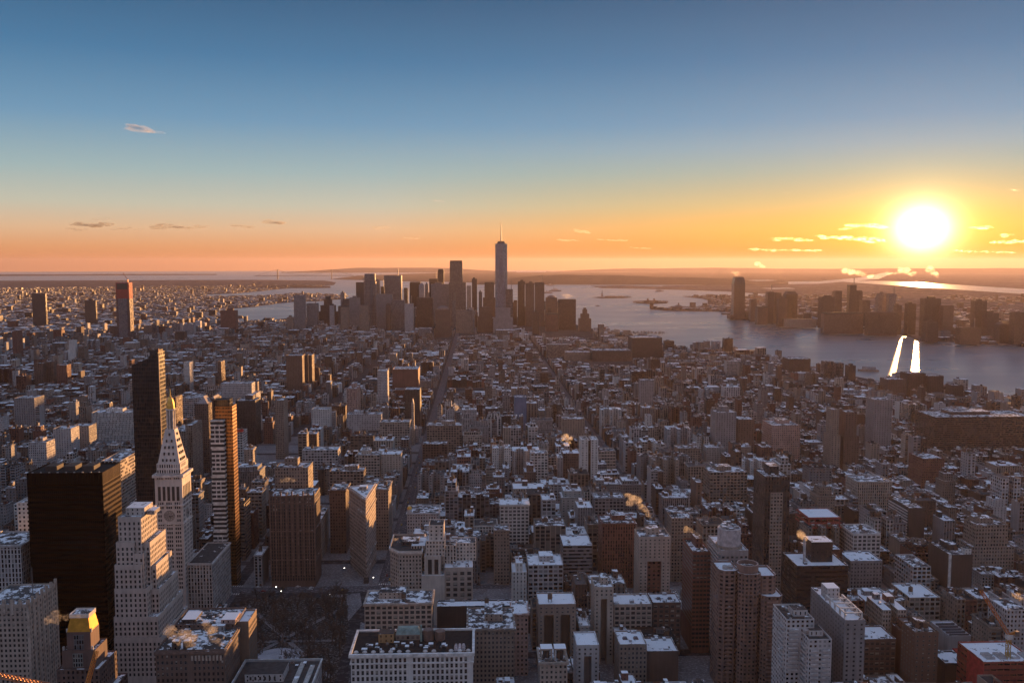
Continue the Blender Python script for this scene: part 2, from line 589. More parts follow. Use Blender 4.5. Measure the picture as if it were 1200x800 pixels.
ridge('staten_island_hills', [555 + 9 * k for k in range(42)], 15200, [a * (0.75 + 0.25 * math.cos((k - 9) / 9.0)) for k, a in enumerate(crest(120, 150, 42, 0.2))], 1500, WOODS)
ridge('highlands_hills', [330 + 11 * k for k in range(26)], 39000, crest(150, 190, 26, 0.3), 2500, WOODS)
ridge('watchung_hills', [640 + 16 * k for k in range(60)], 43000, crest(150, 205, 60, 0.1), 3000, WOODS)
ridge('bay_ridge_hills', [285 + 6 * k for k in range(18)], 12600, crest(25, 45, 18, 0.3), 500, WOODS)
ridge('long_island_hills', [-160 + 18 * k for k in range(24)], 30000, crest(15, 40, 24, 0.2), 1500, WOODS)
ridge('bergen_hills', [830 + 14 * k for k in range(50)], 7600, crest(25, 48, 50, 0.2), 900, FAR_LAND)

# ------------------------------------------------------------------ the survey of the single buildings
COLS = {'W': (0.60, 0.575, 0.55), 'L': (0.45, 0.43, 0.43), 'G': (0.25, 0.24, 0.245), 'B': (0.42, 0.355, 0.305), 'T': (0.27, 0.215, 0.18),
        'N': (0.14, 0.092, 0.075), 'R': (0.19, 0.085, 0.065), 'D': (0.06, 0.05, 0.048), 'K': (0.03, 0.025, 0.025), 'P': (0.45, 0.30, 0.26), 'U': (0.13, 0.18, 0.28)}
WINS = {'p': (3.0, 3.6, 0.46, 0.52), 'w': (4.4, 4.0, 0.72, 0.60), 'v': (2.6, 3.6, 0.50, 0.78), 'h': (3.0, 3.7, 1.0, 0.5), 'g': (2.0, 3.8, 0.9, 0.86),
        's': (4.2, 3.2, 0.34, 0.42), 'n': (3.0, 3.6, 0.0, 0.0), 'f': (1.6, 3.8, 0.55, 1.0)}
Y23 = 872.0
# kind | label | left right top visible-bottom (picture survey of the face towards the camera) | height hNN or distance YNN | depth | colour | windows | flags
SURVEY = '''
loft_building|brown loft block with dark overhanging cornice, snowy roof with many vents|548 603 738 795|h56|42|T|p|geo cornice vents pent
low_shop_building|long low building with a thin snow covered roof ledge behind the brown loft block|512 600 711 716|h34|14|D|n|snow
office_building|stone building with arched top windows and a set back penthouse|427 506 708 748|h56|30|B|w|geo cornice pent parapet
loft_building|narrow brownish pink loft with snow dusted roof beside the brown loft block|600 619 720 790|h50|26|P|p|cornice snow
loft_building|pale brick building whose front has two deep dark light courts|631 675 709 770|h56|26|T|s|geo court2 snow
loft_building|slim tall building with one dark light court and a plain top|697 719 689 770|h64|24|B|s|geo court1 pent
loft_building|wide low block with white snow roof and a row of shop-like windows|720 764 709 735|h44|24|B|w|geo snow
loft_building|brown wide-windowed block with a skylight on its snowy roof|765 798 707 735|h44|22|N|w|geo snow skylight
apartment_building|small light grey building with one black court framed by windows|676 702 757 800|h52|24|L|s|geo court1 snow
loft_building|cream building topped by two square open tank frames|633 665 777 800|h57|24|B|p|geo frames cornice
loft_building|grey brown block with flat snow roof and two square skylights|726 758 756 800|h40|26|T|p|geo snow skylight
garage_building|low brown garage with striped snow on its roof|758 795 764 800|h30|26|N|n|snow
office_building|whitish low block with a broad snow roof in two levels|619 660 663 700|h44|32|L|w|snow pent
office_building|grey office block under one broad snow covered roof|660 694 640 672|h50|36|G|h|snow
loft_building|slender tan building with rows of small windows beside the white loft|579 597 622 665|h56|20|T|p|cornice
loft_building|white gridded loft building with dark cornice and snow on top|586 620 592 638|h62|26|W|w|geo cornice snow
office_building|broad dark red brick block with a band of arched openings near the top|706 745 614 665|h66|32|R|v|cornice pent
loft_building|grey wide-windowed loft with coarse square window grid|697 731 584 605|h52|26|G|w|cornice
apartment_tower|tall cream building with a large brown recessed panel down its front|749 786 630 692|h74|26|B|s|geo panel pent
apartment_building|long tan building standing behind the cream building with the brown panel|787 812 608 690|h66|22|T|p|
apartment_tower|red brick apartment tower with cluttered roof and one brown bulkhead|812 833 648 760|h86|38|R|h|parapet pent geo
office_tower|tall dark brown slab with a narrow pale window strip on its front|897 926 560 660|h132|34|D|v|strip pent
apartment_tower|tall grey slab with white pergola frames and boxes on its roof|990 1014 728 800|h86|62|G|s|geo pergola snow
office_building|dark bulky building with rim of snow and a block tower on its roof|934 994 664 735|h80|34|K|h|block snow parapet chimney
loft_building|white loft building with big square windows beside the red netted block|1000 1032 626 655|h52|34|W|w|geo
office_building|grey gridded block with small bright windows and patchy snow roof|997 1034 658 690|h42|30|G|p|geo snow
apartment_building|tall narrow slab with pale striped balcony side and dark front|1065 1084 596 625|h58|48|D|n|stripe
apartment_building|stepped grey brown apartment block with tall bulkheads|1140 1190 617 665|h58|30|T|p|pent step
office_building|dark boxy building with one white edge and white roof box|1113 1140 651 690|h54|40|D|n|pent edge
loft_building|pale windowless flank building with a few large top windows|1070 1091 665 690|h46|36|L|w|
apartment_building|dark brown brick building with small pale framed windows|1072 1100 742 800|h60|20|N|s|geo pent
loft_building|beige low block with regular windows and snow on a flat roof|1066 1102 701 712|h32|36|B|w|snow
garage_building|low hall with saw-toothed snow roof|1112 1138 746 758|h30|30|L|n|snow saw
loft_building|brown loft with wide dark windows under a white roof rim|1013 1050 750 790|h38|26|N|w|geo snow
apartment_tower|white tower with dark pilaster at the right edge near the crane|1180 1206 716 790|h62|24|L|p|
garage_building|low roof with clean snow squares near the red netted corner block|1108 1141 778 800|h24|22|D|n|snow
office_tower|grand beige office tower with pierced parapet and sunlit ribbed flank|-24 33 710 790|h96|40|B|p|geo parapet mast
office_tower|pale slender tower with cornice rising behind the beige parapet tower|-32 24 640 690|h112|36|L|v|cornice
apartment_tower|white narrow tower behind and between the beige tower and the black slab|20 35 590 700|h128|30|W|p|pent
office_tower|beige gridded block with sunlit flank behind the black slab|118 141 541 610|h84|60|B|w|
apartment_tower|brick tower with rounded sunlit flank peeking behind the gold cupola|203 206 466 500|h96|34|N|p|
office_building|dark roofed building with orange sunlit ribbed flank behind the clock tower|200 217 506 560|h84|55|T|v|
office_building|narrow neighbour with the tallest orange sunlit flank behind the clock tower|217 225 499 545|h90|48|T|v|
apartment_tower|brown tower with small pyramid roofs and a sunlit edge behind the banded tower|228 244 474 560|h108|34|N|p|pyramid
apartment_tower|second pyramid-topped brown tower beside its twin|246 252 468 500|h112|34|N|p|pyramid
office_tower|dark brown block with lit corner turrets behind the bronze sided tower|276 299 470 510|h80|40|D|p|pent
apartment_building|white block with a red strip along its roof edge|272 284 507 545|h62|30|W|w|redstrip
apartment_building|large pale stepped housing block with side wings|252 300 450 470|h58|40|L|p|step
office_building|pale block with regular square window grid near the pyramid towers|214 236 467 490|h52|40|L|w|
apartment_tower|slim white tower with sunlit side far beyond the gold cupola|215 222 425 445|h72|30|W|p|
apartment_tower|small brown tower with sunlit side left of the long avenue|255 259 424 442|h72|36|N|p|
institution_building|broad white institutional building with tall window slots and recessed roof storey|107 157 484 520|h52|40|W|v|pent
apartment_building|boxy grey block standing alone among low roofs|16 40 467 500|h70|40|G|s|
apartment_building|pale stepped block with roof box at the far side of the low roofs|33 54 519 545|h60|28|L|p|pent
apartment_building|rounded pale apartment block with water tower|62 83 503 535|h62|30|L|s|tank
apartment_building|pale slab next to the rounded pale block|84 104 500 525|h56|30|G|s|
apartment_tower|slim white stepped tower standing on the low east side|79 88 399 420|Y2900|24|W|n|step
apartment_building|brown brick project slab with flat top on the east side|40 50 426 450|h58|26|N|s|
apartment_building|brown brick project slab, middle one of the east side row|52 62 424 448|h60|26|N|s|
apartment_building|brown brick project slab with lit edge at the right of the east side row|66 78 428 450|h56|26|R|s|
apartment_tower|brown tower with one orange sunlit edge near the picture edge|14 19 388 410|Y3000|40|R|s|
office_tower|ornate brown tower with close vertical piers beside the park|316 368 582 688|h93|34|N|v|geo ornate
office_tower|brick block with tall narrow windows rising behind the ornate brown tower|322 361 549 580|h112|28|T|p|pent
loft_building|brown ornate loft left behind the wedge building|386 405 575 640|h72|34|N|p|cornice
loft_building|beige arcaded block with a roof house, above the wedge building|386 426 553 572|h58|26|T|w|pent
loft_building|pale gabled loft right behind the wedge building|440 455 574 625|h70|40|T|p|cornice
loft_building|long grey loft with close window grid|354 396 528 545|h52|26|L|w|
loft_building|beige loft with square windows and roof shed|417 445 534 555|h56|28|B|w|pent
apartment_building|blank beige block joined to the square-windowed loft|446 470 533 553|h56|28|B|s|snow
loft_building|broad beige loft with deep cornice near the avenue|445 480 495 512|h56|28|B|w|cornice
loft_building|long pale lofts with tower stubs behind the broad beige loft|406 447 486 502|h54|26|L|p|pent
apartment_building|white boxy apartment block with small windows|365 386 480 500|h60|26|W|s|
apartment_tower|pink brick tower with turret corners and a sunlit flank|406 418 456 490|h92|50|P|v|pent
apartment_tower|slim brown tower with bright orange flank among low roofs|322 332 470 515|h98|34|T|p|
apartment_tower|tall dark brown slab with two bright orange flanks|335 354 417 458|Y2260|90|N|s|twinflank
office_building|dark red brick library-like block beside the avenue|460 490 433 455|h64|70|R|n|
apartment_tower|dark tower with thin sunlit edge right beside the avenue|474 492 457 500|h80|40|D|p|
clock_building|slim yellow stone clock tower catching the sun at the avenue|482 485 474 500|h74|12|B|p|pyramid
apartment_tower|grey tower with a bright sunlit flank|442 454 435 455|h88|30|L|p|
loft_building|large tan loft with rows of wide windows right of the avenue|500 541 499 525|h62|32|T|w|cornice pent
loft_building|smaller brown loft in front of the large tan loft|495 524 521 537|h50|28|N|w|
loft_building|grey loft with many windows and a gilded corner dome|477 514 602 628|h50|34|L|p|cornice dome
apartment_tower|white slab tower with narrow dark slot down its middle|681 701 516 550|h90|26|W|s|slot
apartment_building|brown low wing beside the white slab tower|660 680 532 550|h54|30|N|p|snow
office_building|small white block with wide windows and arched top|622 642 532 548|h58|26|W|w|
office_building|block wrapped in pale blue construction sheeting|603 617 466 486|h72|30|U|n|
apartment_building|stepped tan apartment block with stub tower|655 690 492 512|h62|36|T|s|step
apartment_tower|grey apartment tower with roof house among the western low roofs|839 863 484 515|h88|34|G|s|pent
apartment_building|reddish brown slab next to the grey apartment tower|865 884 492 515|h74|34|N|s|
loft_building|large tan loft with dark square windows, west side|832 876 554 590|h52|36|T|w|pent
apartment_tower|grey windowless looking slab above the village roofs|751 766 446 462|h70|28|G|s|
office_building|pale twin-block office near the far river bend|641 667 404 420|Y3050|40|T|w|
office_building|wide pale warehouse-like block left of the long dark warehouse|663 692 413 424|Y2980|60|T|p|
warehouse|long dark freight building spread along the river side|694 740 411 428|Y2950|80|N|p|
warehouse|dark tall warehouse hiding the shore|741 776 396 420|Y3050|90|D|s|
office_tower|small dark box tower standing on the river pier|849 859 397 412|h56|28|D|g|
apartment_tower|slim art deco apartment tower with sloping shoulder|975 986 481 540|h104|30|T|s|step
apartment_tower|darker partner tower beside the slim art deco tower|990 1008 484 540|h98|34|N|s|step
apartment_tower|broad grey slab pair behind the art deco towers|1025 1046 469 505|h92|34|G|s|
loft_building|beige loft with tall close windows under a flat roof|1005 1045 565 592|h58|36|B|v|cornice
warehouse|huge long dark block filling the far right middle distance|1096 1215 489 525|h64|70|N|h|pent
apartment_tower|glass tower on the shore, left of three glass towers|966 977 424 440|h56|24|G|g|
apartment_tower|glass tower on the shore, middle of three glass towers|980 989 426 442|h56|24|G|g|
apartment_tower|dark tower with stepped top, right of the three shore towers|995 1003 429 443|h54|26|D|s|pent
office_building|dark block against the sun glint on the river|1064 1085 438 452|h56|40|D|s|
office_building|round-shouldered dark block right of the sun glint|1088 1106 441 457|h52|40|D|s|
office_building|small dark block on the shore below the third light streak|1117 1129 452 462|h44|34|D|s|
apartment_building|brown block with domed tank left of the sun glint|1040 1062 445 457|h50|40|N|s|tank
apartment_building|red brick block with lit roof edges near the long dark block|1081 1107 538 560|h52|40|R|p|
loft_building|pinkish brick cluster with tall bulkheads, west middle distance|905 938 499 520|h64|50|P|p|pent
office_building|bulky dark waterfront block left of the three shore towers|925 950 421 436|h46|60|D|s|
'''
# the towers of the far tip of the island, against the bay
SKYLINE = '''
office_tower|slim grey slab with dark side standing alone left of the cluster|344 357 346 385|Y4300|30|G|p|
office_tower|squat grey tower with bright orange flank beside the lone slim slab|359 371 356 382|Y4350|60|G|p|
municipal_tower|dark wedding-cake tower with stepped crown|371 396 351 375|Y4450|50|D|p|crown
office_tower|dark tapering block with trapezoid top|396 415 350 380|Y4700|50|D|p|taper
office_tower|grey slab in front of the trapezoid topped block|409 421 349 382|Y4350|40|G|p|
office_tower|dark tower left of the tall fluted tower|417 428 331 375|Y4900|50|D|p|
apartment_tower|tallest fluted grey tower in the left half of the far cluster|426 440 321 382|Y4500|40|G|f|fluted
office_tower|tower with stepped sunlit orange flank behind the fluted tower|440 444 329 350|Y5000|60|T|p|
office_tower|broad flat topped tower with bright orange edge and rooftop mast|450 470 323 360|Y5050|70|G|f|mast
office_tower|broad slab with pale right strip in front of the mast tower|441 459 345 385|Y4400|60|G|p|
office_tower|black glass block right of the mast tower|480 493 332 360|Y5100|50|K|g|
office_tower|pale stone tower with pointed top|491 497 334 362|Y5050|30|L|p|pyramid
office_tower|thin tower with small cap between pale spire and dark block|498 502 333 362|Y5100|26|G|p|pent
office_tower|dark steel tower with sloping roof|503 513 327 360|Y5000|50|K|g|
office_tower|slim dark tower rising above the broad grey mass|513 520 317 345|Y4950|34|D|f|
office_tower|broad grey office mass with uneven top|505 527 333 384|Y4750|60|G|p|pent
office_tower|tall brown tower second in height, with dark cap|527 542 307 385|Y4650|46|T|f|cap
office_tower|lower wide shoulder block around the foot of the brown tower|526 546 331 386|Y4600|30|T|f|
office_tower|pale low tower in the gap right of the brown tower|547 552 335 360|Y4950|40|B|p|
office_tower|thin dark tower left of the spire tower|553 559 327 360|Y4950|40|D|p|
office_tower|brown bulky tower at the foot of the spire tower, left side|566 581 331 372|Y4850|60|N|p|step
office_tower|low broad dark block with ribbed front in front of the black glass block|488 507 349 384|Y4450|60|D|f|
telephone_tower|windowless dark brown tower with lit roof dome|510 528 363 398|Y3950|50|N|n|roofdome
office_tower|slab with glowing gap, left of three riverside towers|607 615 330 385|Y4650|36|D|p|
office_tower|riverside tower with peaked top, middle of three|616 626 332 388|Y4600|36|N|p|pent
office_tower|broad riverside tower, right of three|627 638 331 390|Y4600|40|N|p|
office_tower|domed office tower near the river|640 653 349 390|Y4600|46|N|p|roofdome
office_tower|large bank tower with curved flank and steam at its roof|655 675 351 395|Y4350|50|D|h|
office_tower|stepped brown tower closest to the river|679 693 363 396|Y4250|50|N|p|crown
office_tower|grey glass tower with rounded end right of the spire tower|593 601 339 368|Y4560|44|G|g|
telephone_tower|pale grey windowless block in front of the spire tower|578 601 361 386|Y4150|50|G|n|step
office_tower|dark slim block in front of the three riverside towers|624 632 366 394|Y4050|40|D|p|
office_tower|small pale block at the left foot of the far cluster|336 343 372 385|Y4200|40|T|p|
apartment_tower|brown housing tower standing before the east river water|258 276 364 384|Y4050|40|R|n|pent
office_tower|reddish flat block below the lone slim slab|399 408 360 386|Y4250|40|T|p|
court_building|brown civic block with step back left of the fluted tower|421 432 358 388|Y4250|44|T|p|step
office_tower|ribbed grey block before the broad mast tower|458 474 352 388|Y4350|50|G|f|
office_tower|pale narrow block before the ribbed low block|474 484 356 388|Y4250|40|L|p|
office_tower|brown stepped block below the spire tower|560 577 360 392|Y4200|50|N|p|step
office_tower|pinkish brown block right of the windowless dome tower|534 554 364 394|Y4150|50|T|p|
office_tower|thin grey slab rising behind the trapezoid topped block|399 404 343 352|Y4950|24|G|p|
office_tower|slim dark tower between the fluted tower and the mast tower|446 450 336 352|Y5200|24|D|f|
office_tower|slim grey tower between the mast tower and the black glass block|473 478 339 356|Y5150|24|G|f|cap
office_tower|short pale tower just left of the slim dark highest one in the middle|498 503 343 352|Y4850|24|T|p|
office_tower|thin tower in the gap left of the spire tower's brown neighbour|561 565 342 372|Y4900|24|G|f|
office_tower|thin brown tower between the rounded glass tower and the riverside slab|602 606 352 380|Y4700|24|N|p|
office_tower|small dark tower squeezed before the domed riverside tower|642 646 362 390|Y4450|24|D|p|
office_tower|narrow stone tower before the municipal wedding-cake tower|386 391 358 382|Y4380|24|L|p|cap
office_tower|narrow brown tower left of the ribbed grey block|452 457 358 388|Y4320|24|N|p|cap
office_tower|slender light slab before the brown tower's shoulder|530 534 352 386|Y4520|20|G|f|
office_tower|dull red block between domed tower and riverside three|640 654 369 396|Y4250|50|R|p|
apartment_tower|broad grey slab tower in the hazy east side distance|37 53 344 372|Y4700|16|D|p|
office_tower|dark broad block a little left of the red netted tower|99 112 352 368|Y4800|16|D|p|
'''
# the far shore of the river, against the light
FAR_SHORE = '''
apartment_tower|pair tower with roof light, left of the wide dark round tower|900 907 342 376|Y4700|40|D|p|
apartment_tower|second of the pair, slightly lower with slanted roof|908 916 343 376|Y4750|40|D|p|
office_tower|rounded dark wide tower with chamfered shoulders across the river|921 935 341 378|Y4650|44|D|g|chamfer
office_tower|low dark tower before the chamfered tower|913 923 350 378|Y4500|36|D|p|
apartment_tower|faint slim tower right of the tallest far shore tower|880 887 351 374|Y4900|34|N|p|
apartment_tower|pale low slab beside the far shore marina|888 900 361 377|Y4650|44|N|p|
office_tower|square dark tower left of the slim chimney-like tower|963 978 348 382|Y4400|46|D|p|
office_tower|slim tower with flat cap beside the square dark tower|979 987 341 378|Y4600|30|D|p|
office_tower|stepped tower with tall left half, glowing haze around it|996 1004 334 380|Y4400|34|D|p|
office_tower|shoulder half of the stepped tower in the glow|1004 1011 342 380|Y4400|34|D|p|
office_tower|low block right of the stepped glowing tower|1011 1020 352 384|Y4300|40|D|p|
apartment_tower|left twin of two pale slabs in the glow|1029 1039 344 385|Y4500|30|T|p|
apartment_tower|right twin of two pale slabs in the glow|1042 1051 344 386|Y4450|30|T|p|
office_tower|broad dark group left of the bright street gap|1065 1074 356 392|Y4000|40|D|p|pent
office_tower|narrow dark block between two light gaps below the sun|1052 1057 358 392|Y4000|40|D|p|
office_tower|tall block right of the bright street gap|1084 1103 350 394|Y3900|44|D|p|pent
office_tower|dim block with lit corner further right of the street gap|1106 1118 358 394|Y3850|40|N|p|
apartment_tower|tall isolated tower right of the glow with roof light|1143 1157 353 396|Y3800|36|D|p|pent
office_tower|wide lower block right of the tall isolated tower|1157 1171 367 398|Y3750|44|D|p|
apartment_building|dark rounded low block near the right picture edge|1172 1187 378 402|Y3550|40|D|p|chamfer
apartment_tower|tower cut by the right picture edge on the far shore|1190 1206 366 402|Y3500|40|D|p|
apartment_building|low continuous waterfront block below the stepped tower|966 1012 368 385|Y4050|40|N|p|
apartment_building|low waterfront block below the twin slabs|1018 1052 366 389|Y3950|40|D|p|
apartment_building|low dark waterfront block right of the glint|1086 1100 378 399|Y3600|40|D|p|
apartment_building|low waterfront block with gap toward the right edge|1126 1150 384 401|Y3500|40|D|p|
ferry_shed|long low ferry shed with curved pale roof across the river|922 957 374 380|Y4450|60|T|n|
'''  # low block below the stepped tower is widened leftwards to shade the water


class Hero:
    pass


def read_survey(text):
    out = []
    for line in text.strip().splitlines():
        k, label, px, place, depth, c, w, flags = line.split('|')
        h = Hero()
        h.kind, h.label, h.col, h.win, h.flags = k, label, COLS[c], WINS[w], flags.split()
        h.ck, h.wk = c, w
        h.xl, h.xr, h.yt, h.yb = (float(v) for v in px.split())
        h.depth = float(depth)
        xm = (h.xl + h.xr) / 2
        if place[0] == 'h':
            h.h = float(place[1:])
            h.Y = at_height(xm, h.yt, h.h)[1]
        else:
            h.Y = float(place[1:])
            h.h = at_distance(xm, h.yt, h.Y)[2] + drop(h.Y, 0)
        h.x0, h.x1 = at_distance(h.xl, h.yt, h.Y)[0], at_distance(h.xr, h.yt, h.Y)[0]
        h.y0, h.y1 = h.Y, h.Y + h.depth
        out.append(h)
    return out


HEROES, TIP, ACROSS = read_survey(SURVEY), read_survey(SKYLINE), read_survey(FAR_SHORE)
TAKEN = [(h.x0, h.x1, h.y0, h.y1) for h in HEROES + TIP + ACROSS]      # ground the single buildings stand on
SEEN = [(h.xl - 1, h.xr + 1, h.yb, h.Y) for h in HEROES + TIP]           # keep lower roofs out of the line of sight to them

# ------------------------------------------------------------------ building kit
WINDOW_MESHES = {}


def window_mesh(i):
    """one sash window of unit size standing in the wall plane: a frame round dark glass, some with a blind"""
    if i not in WINDOW_MESHES:
        mb = MB()
        fr, gl, bl = (0.16, 0.15, 0.15), (0.012, 0.013, 0.017), (0.3, 0.28, 0.25)
        t, d = 0.07, -0.12
        for x0, x1, z0, z1 in ((-.5, .5, 0, t), (-.5, .5, 1 - t, 1), (-.5, -.5 + t, t, 1 - t), (.5 - t, .5, t, 1 - t), (-.5 + t, .5 - t, .47, .53)):
            mb.box(x0, x1, d, 0.0, z0, z1, (P_, fr, (0, 0, 1, 0)), bottom=True)
        split = (1.0, 0.66, 0.3)[i]
        mb.poly([(-.46, -.03, .05), (.46, -.03, .05), (.46, -.03, split - .04), (-.46, -.03, split - .04)], G_, gl)
        if split < 1:
            mb.poly([(-.46, -.03, split - .04), (.46, -.03, split - .04), (.46, -.03, .95), (-.46, -.03, .95)], P_, bl)
        WINDOW_MESHES[i] = mb.mesh('window', MATS)
    return WINDOW_MESHES[i]


def put_windows(root, walls, rng, most=100):
    """walls: (a, b, z0, z1, bay, floor, w, h, skip) in the root's own coordinates, a->b with the outside on the right"""
    spots = []
    for order, (a, b, z0, z1, bay, floor, w, h, skip) in enumerate(walls):
        L = math.hypot(b[0] - a[0], b[1] - a[1])
        nu, nv = max(1, round(L / bay)), max(1, int((z1 - z0) / floor))
        ux, uy = (b[0] - a[0]) / L, (b[1] - a[1]) / L
        ang = math.atan2(uy, ux)
        for j in range(nv):
            z = z1 - (j + 1) * floor + (floor - h) * 0.45
            for i in range(nu):
                s = (i + 0.5) / nu
                if skip and skip(s, j):
                    continue
                spots.append((j + order * 0.5, a[0] + (b[0] - a[0]) * s, a[1] + (b[1] - a[1]) * s, z, ang, w, h))
    spots.sort(key=lambda t: t[0])
    for k, (_, x, y, z, ang, w, h) in enumerate(spots[:most]):
        r = rng.random()
        o = bpy.data.objects.new('window', window_mesh(0 if r < 0.7 else (1 if r < 0.88 else 2)))
        COLL.objects.link(o)
        o.parent = root
        o.location = (x, y, z)
        o.rotation_euler = (0, 0, ang)
        o.scale = (w, 1, h)
    rest = MB()
    for _, x, y, z, ang, w, h in spots[most:]:
        c, s = math.cos(ang), math.sin(ang)
        q = [(x + c * dx + s * 0.05, y + s * dx - c * 0.05, z + dz) for dx, dz in ((-w / 2, 0), (w / 2, 0), (w / 2, h), (-w / 2, h))]
        rest.poly(q, G_, (0.012, 0.013, 0.017, rng.random()))
    o = rest.build('window', MATS, root)
    if o:
        kind(o, 'stuff')


def shell(pts, z0, z1, col, win, mi=F_, bay=None, floor=None, parapet=1.1, snow=0.5, roofcol=(0.07, 0.065, 0.065), wins=None, seed=None):
    """walls and roof of one storeyed block as two builders; the walls rise past the roof as a parapet"""
    wl, rf = MB(), MB()
    sd = random.random() if seed is None else seed
    c4 = (*col[:3], sd)
    bay, floor = bay or win[0], floor or win[1]
    k = len(pts)
    top = z1 + parapet
    for i in range(k):
        w = win if wins is None else wins[i]
        wl.wall(pts[i], pts[(i + 1) % k], z0, top, mi, c4, (w[2], w[3], 1, w[4] if len(w) > 4 else 0), bay, floor)
    if parapet > 0:
        cx, cy_ = sum(p[0] for p in pts) / k, sum(p[1] for p in pts) / k
        ins = inset(pts, 0.45)
        for i in range(k):
            j = (i + 1) % k
            a, b, c, d = pts[i], pts[j], ins[j], ins[i]
            rf.poly([(a[0], a[1], top), (b[0], b[1], top), (c[0], c[1], top), (d[0], d[1], top)], R_, (*col[:3], snow - 0.1))
            wl.poly([(c[0], c[1], z1), (d[0], d[1], z1), (d[0], d[1], top), (c[0], c[1], top)], F_, c4)
        rf.poly([(p[0], p[1], z1) for p in ins], R_, (*roofcol, snow))
    else:
        rf.poly([(p[0], p[1], top) for p in pts], R_, (*roofcol, snow))
    return wl, rf


def inset(pts, t):
    """every edge of a counter-clockwise outline moved inwards by t"""
    k, out = len(pts), []
    for i in range(k):
        p0, p1, p2 = pts[i - 1], pts[i], pts[(i + 1) % k]
        d1, d2 = Vector((p1[0] - p0[0], p1[1] - p0[1])).normalized(), Vector((p2[0] - p1[0], p2[1] - p1[1])).normalized()
        n1, n2 = Vector((-d1.y, d1.x)), Vector((-d2.y, d2.x))
        m = n1 + n2
        m = m / max(0.3, m.dot(n1))
        out.append((p1[0] + m.x * t, p1[1] + m.y * t))
    return out


def rect(x0, x1, y0, y1):
    return [(x0, y0), (x1, y0), (x1, y1), (x0, y1)]


def courted(w, d, n, deep=0.45, share=0.24):
    """front outline with n light courts cut into it; y=0 is the front"""
    if n == 0:
        return rect(-w / 2, w / 2, 0, d)
    pts = [(-w / 2, 0)]
    cw = w * share
    for k in range(n):
        c = -w / 2 + w * (k + 0.5 + (0.0 if n == 1 else (0.06 if k == 0 else -0.06))) / n
        pts += [(c - cw / 2, 0), (c - cw / 2, d * deep), (c + cw / 2, d * deep), (c + cw / 2, 0)]
    return pts + [(w / 2, 0), (w / 2, d), (-w / 2, d)]


def tank(x, y, z, r=1.9, hh=3.6, wood=(0.13, 0.085, 0.06)):
    mb = MB()
    for sx in (-1, 1):
        for sy in (-1, 1):
            mb.bar((x + sx * r * 0.7, y + sy * r * 0.7, z), (x + sx * r * 0.7, y + sy * r * 0.7, z + 2.6), 0.3, M_, (0.08, 0.07, 0.07))
    mb.cyl(x, y, r, z + 2.6, z + 2.6 + hh, (P_, wood), k=10)
    mb.cyl(x, y, r * 1.08, z + 2.6 + hh, z + 3.9 + hh, (P_, (0.10, 0.075, 0.06)), r1=0.15, k=10)
    return mb


def bulkhead(x0, x1, y0, y1, z, hh, col, snow=0.5, doors=True):
    mb = MB()
    mb.box(x0, x1, y0, y1, z, z + hh, (F_, (*col[:3], random.random()), (0.25 if doors else 0, 0.5, 1, 0)), (R_, (0.07, 0.065, 0.065, snow)), bay=3.5, floor=3.5)
    return mb


def vent(x, y, z, rng):
    mb = MB()
    a, b, c = rng.uniform(0.7, 2.0), rng.uniform(0.7, 1.8), rng.uniform(0.8, 2.2)
    g = rng.uniform(0.12, 0.5)
    if rng.random() < 0.3:
        mb.cyl(x, y, a * 0.6, z, z + c, (M_, (g, g, g)), k=8)
    else:
        mb.box(x - a, x + a, y - b, y + b, z, z + c, (M_, (g, g * 0.98, g)), (R_, (g, g, g, 0.55)))
    return mb


def cornice_band(pts, z, hh, out, col):
    mb = MB()
    o = inset(pts, -out)
    k = len(pts)
    for i in range(k):
        j = (i + 1) % k
        a, b, c, d = o[i], o[j], pts[j], pts[i]
        mb.poly([(a[0], a[1], z), (b[0], b[1], z), (b[0], b[1], z + hh), (a[0], a[1], z + hh)], P_, col)
        mb.poly([(a[0], a[1], z + hh), (b[0], b[1], z + hh), (c[0], c[1], z + hh), (d[0], d[1], z + hh)], R_, (*col[:3], 0.45))
        mb.poly([(d[0], d[1], z), (c[0], c[1], z), (b[0], b[1], z), (a[0], a[1], z)], P_, col)
    return mb


def shade(c, k):
    return (c[0] * k, c[1] * k, c[2] * k)


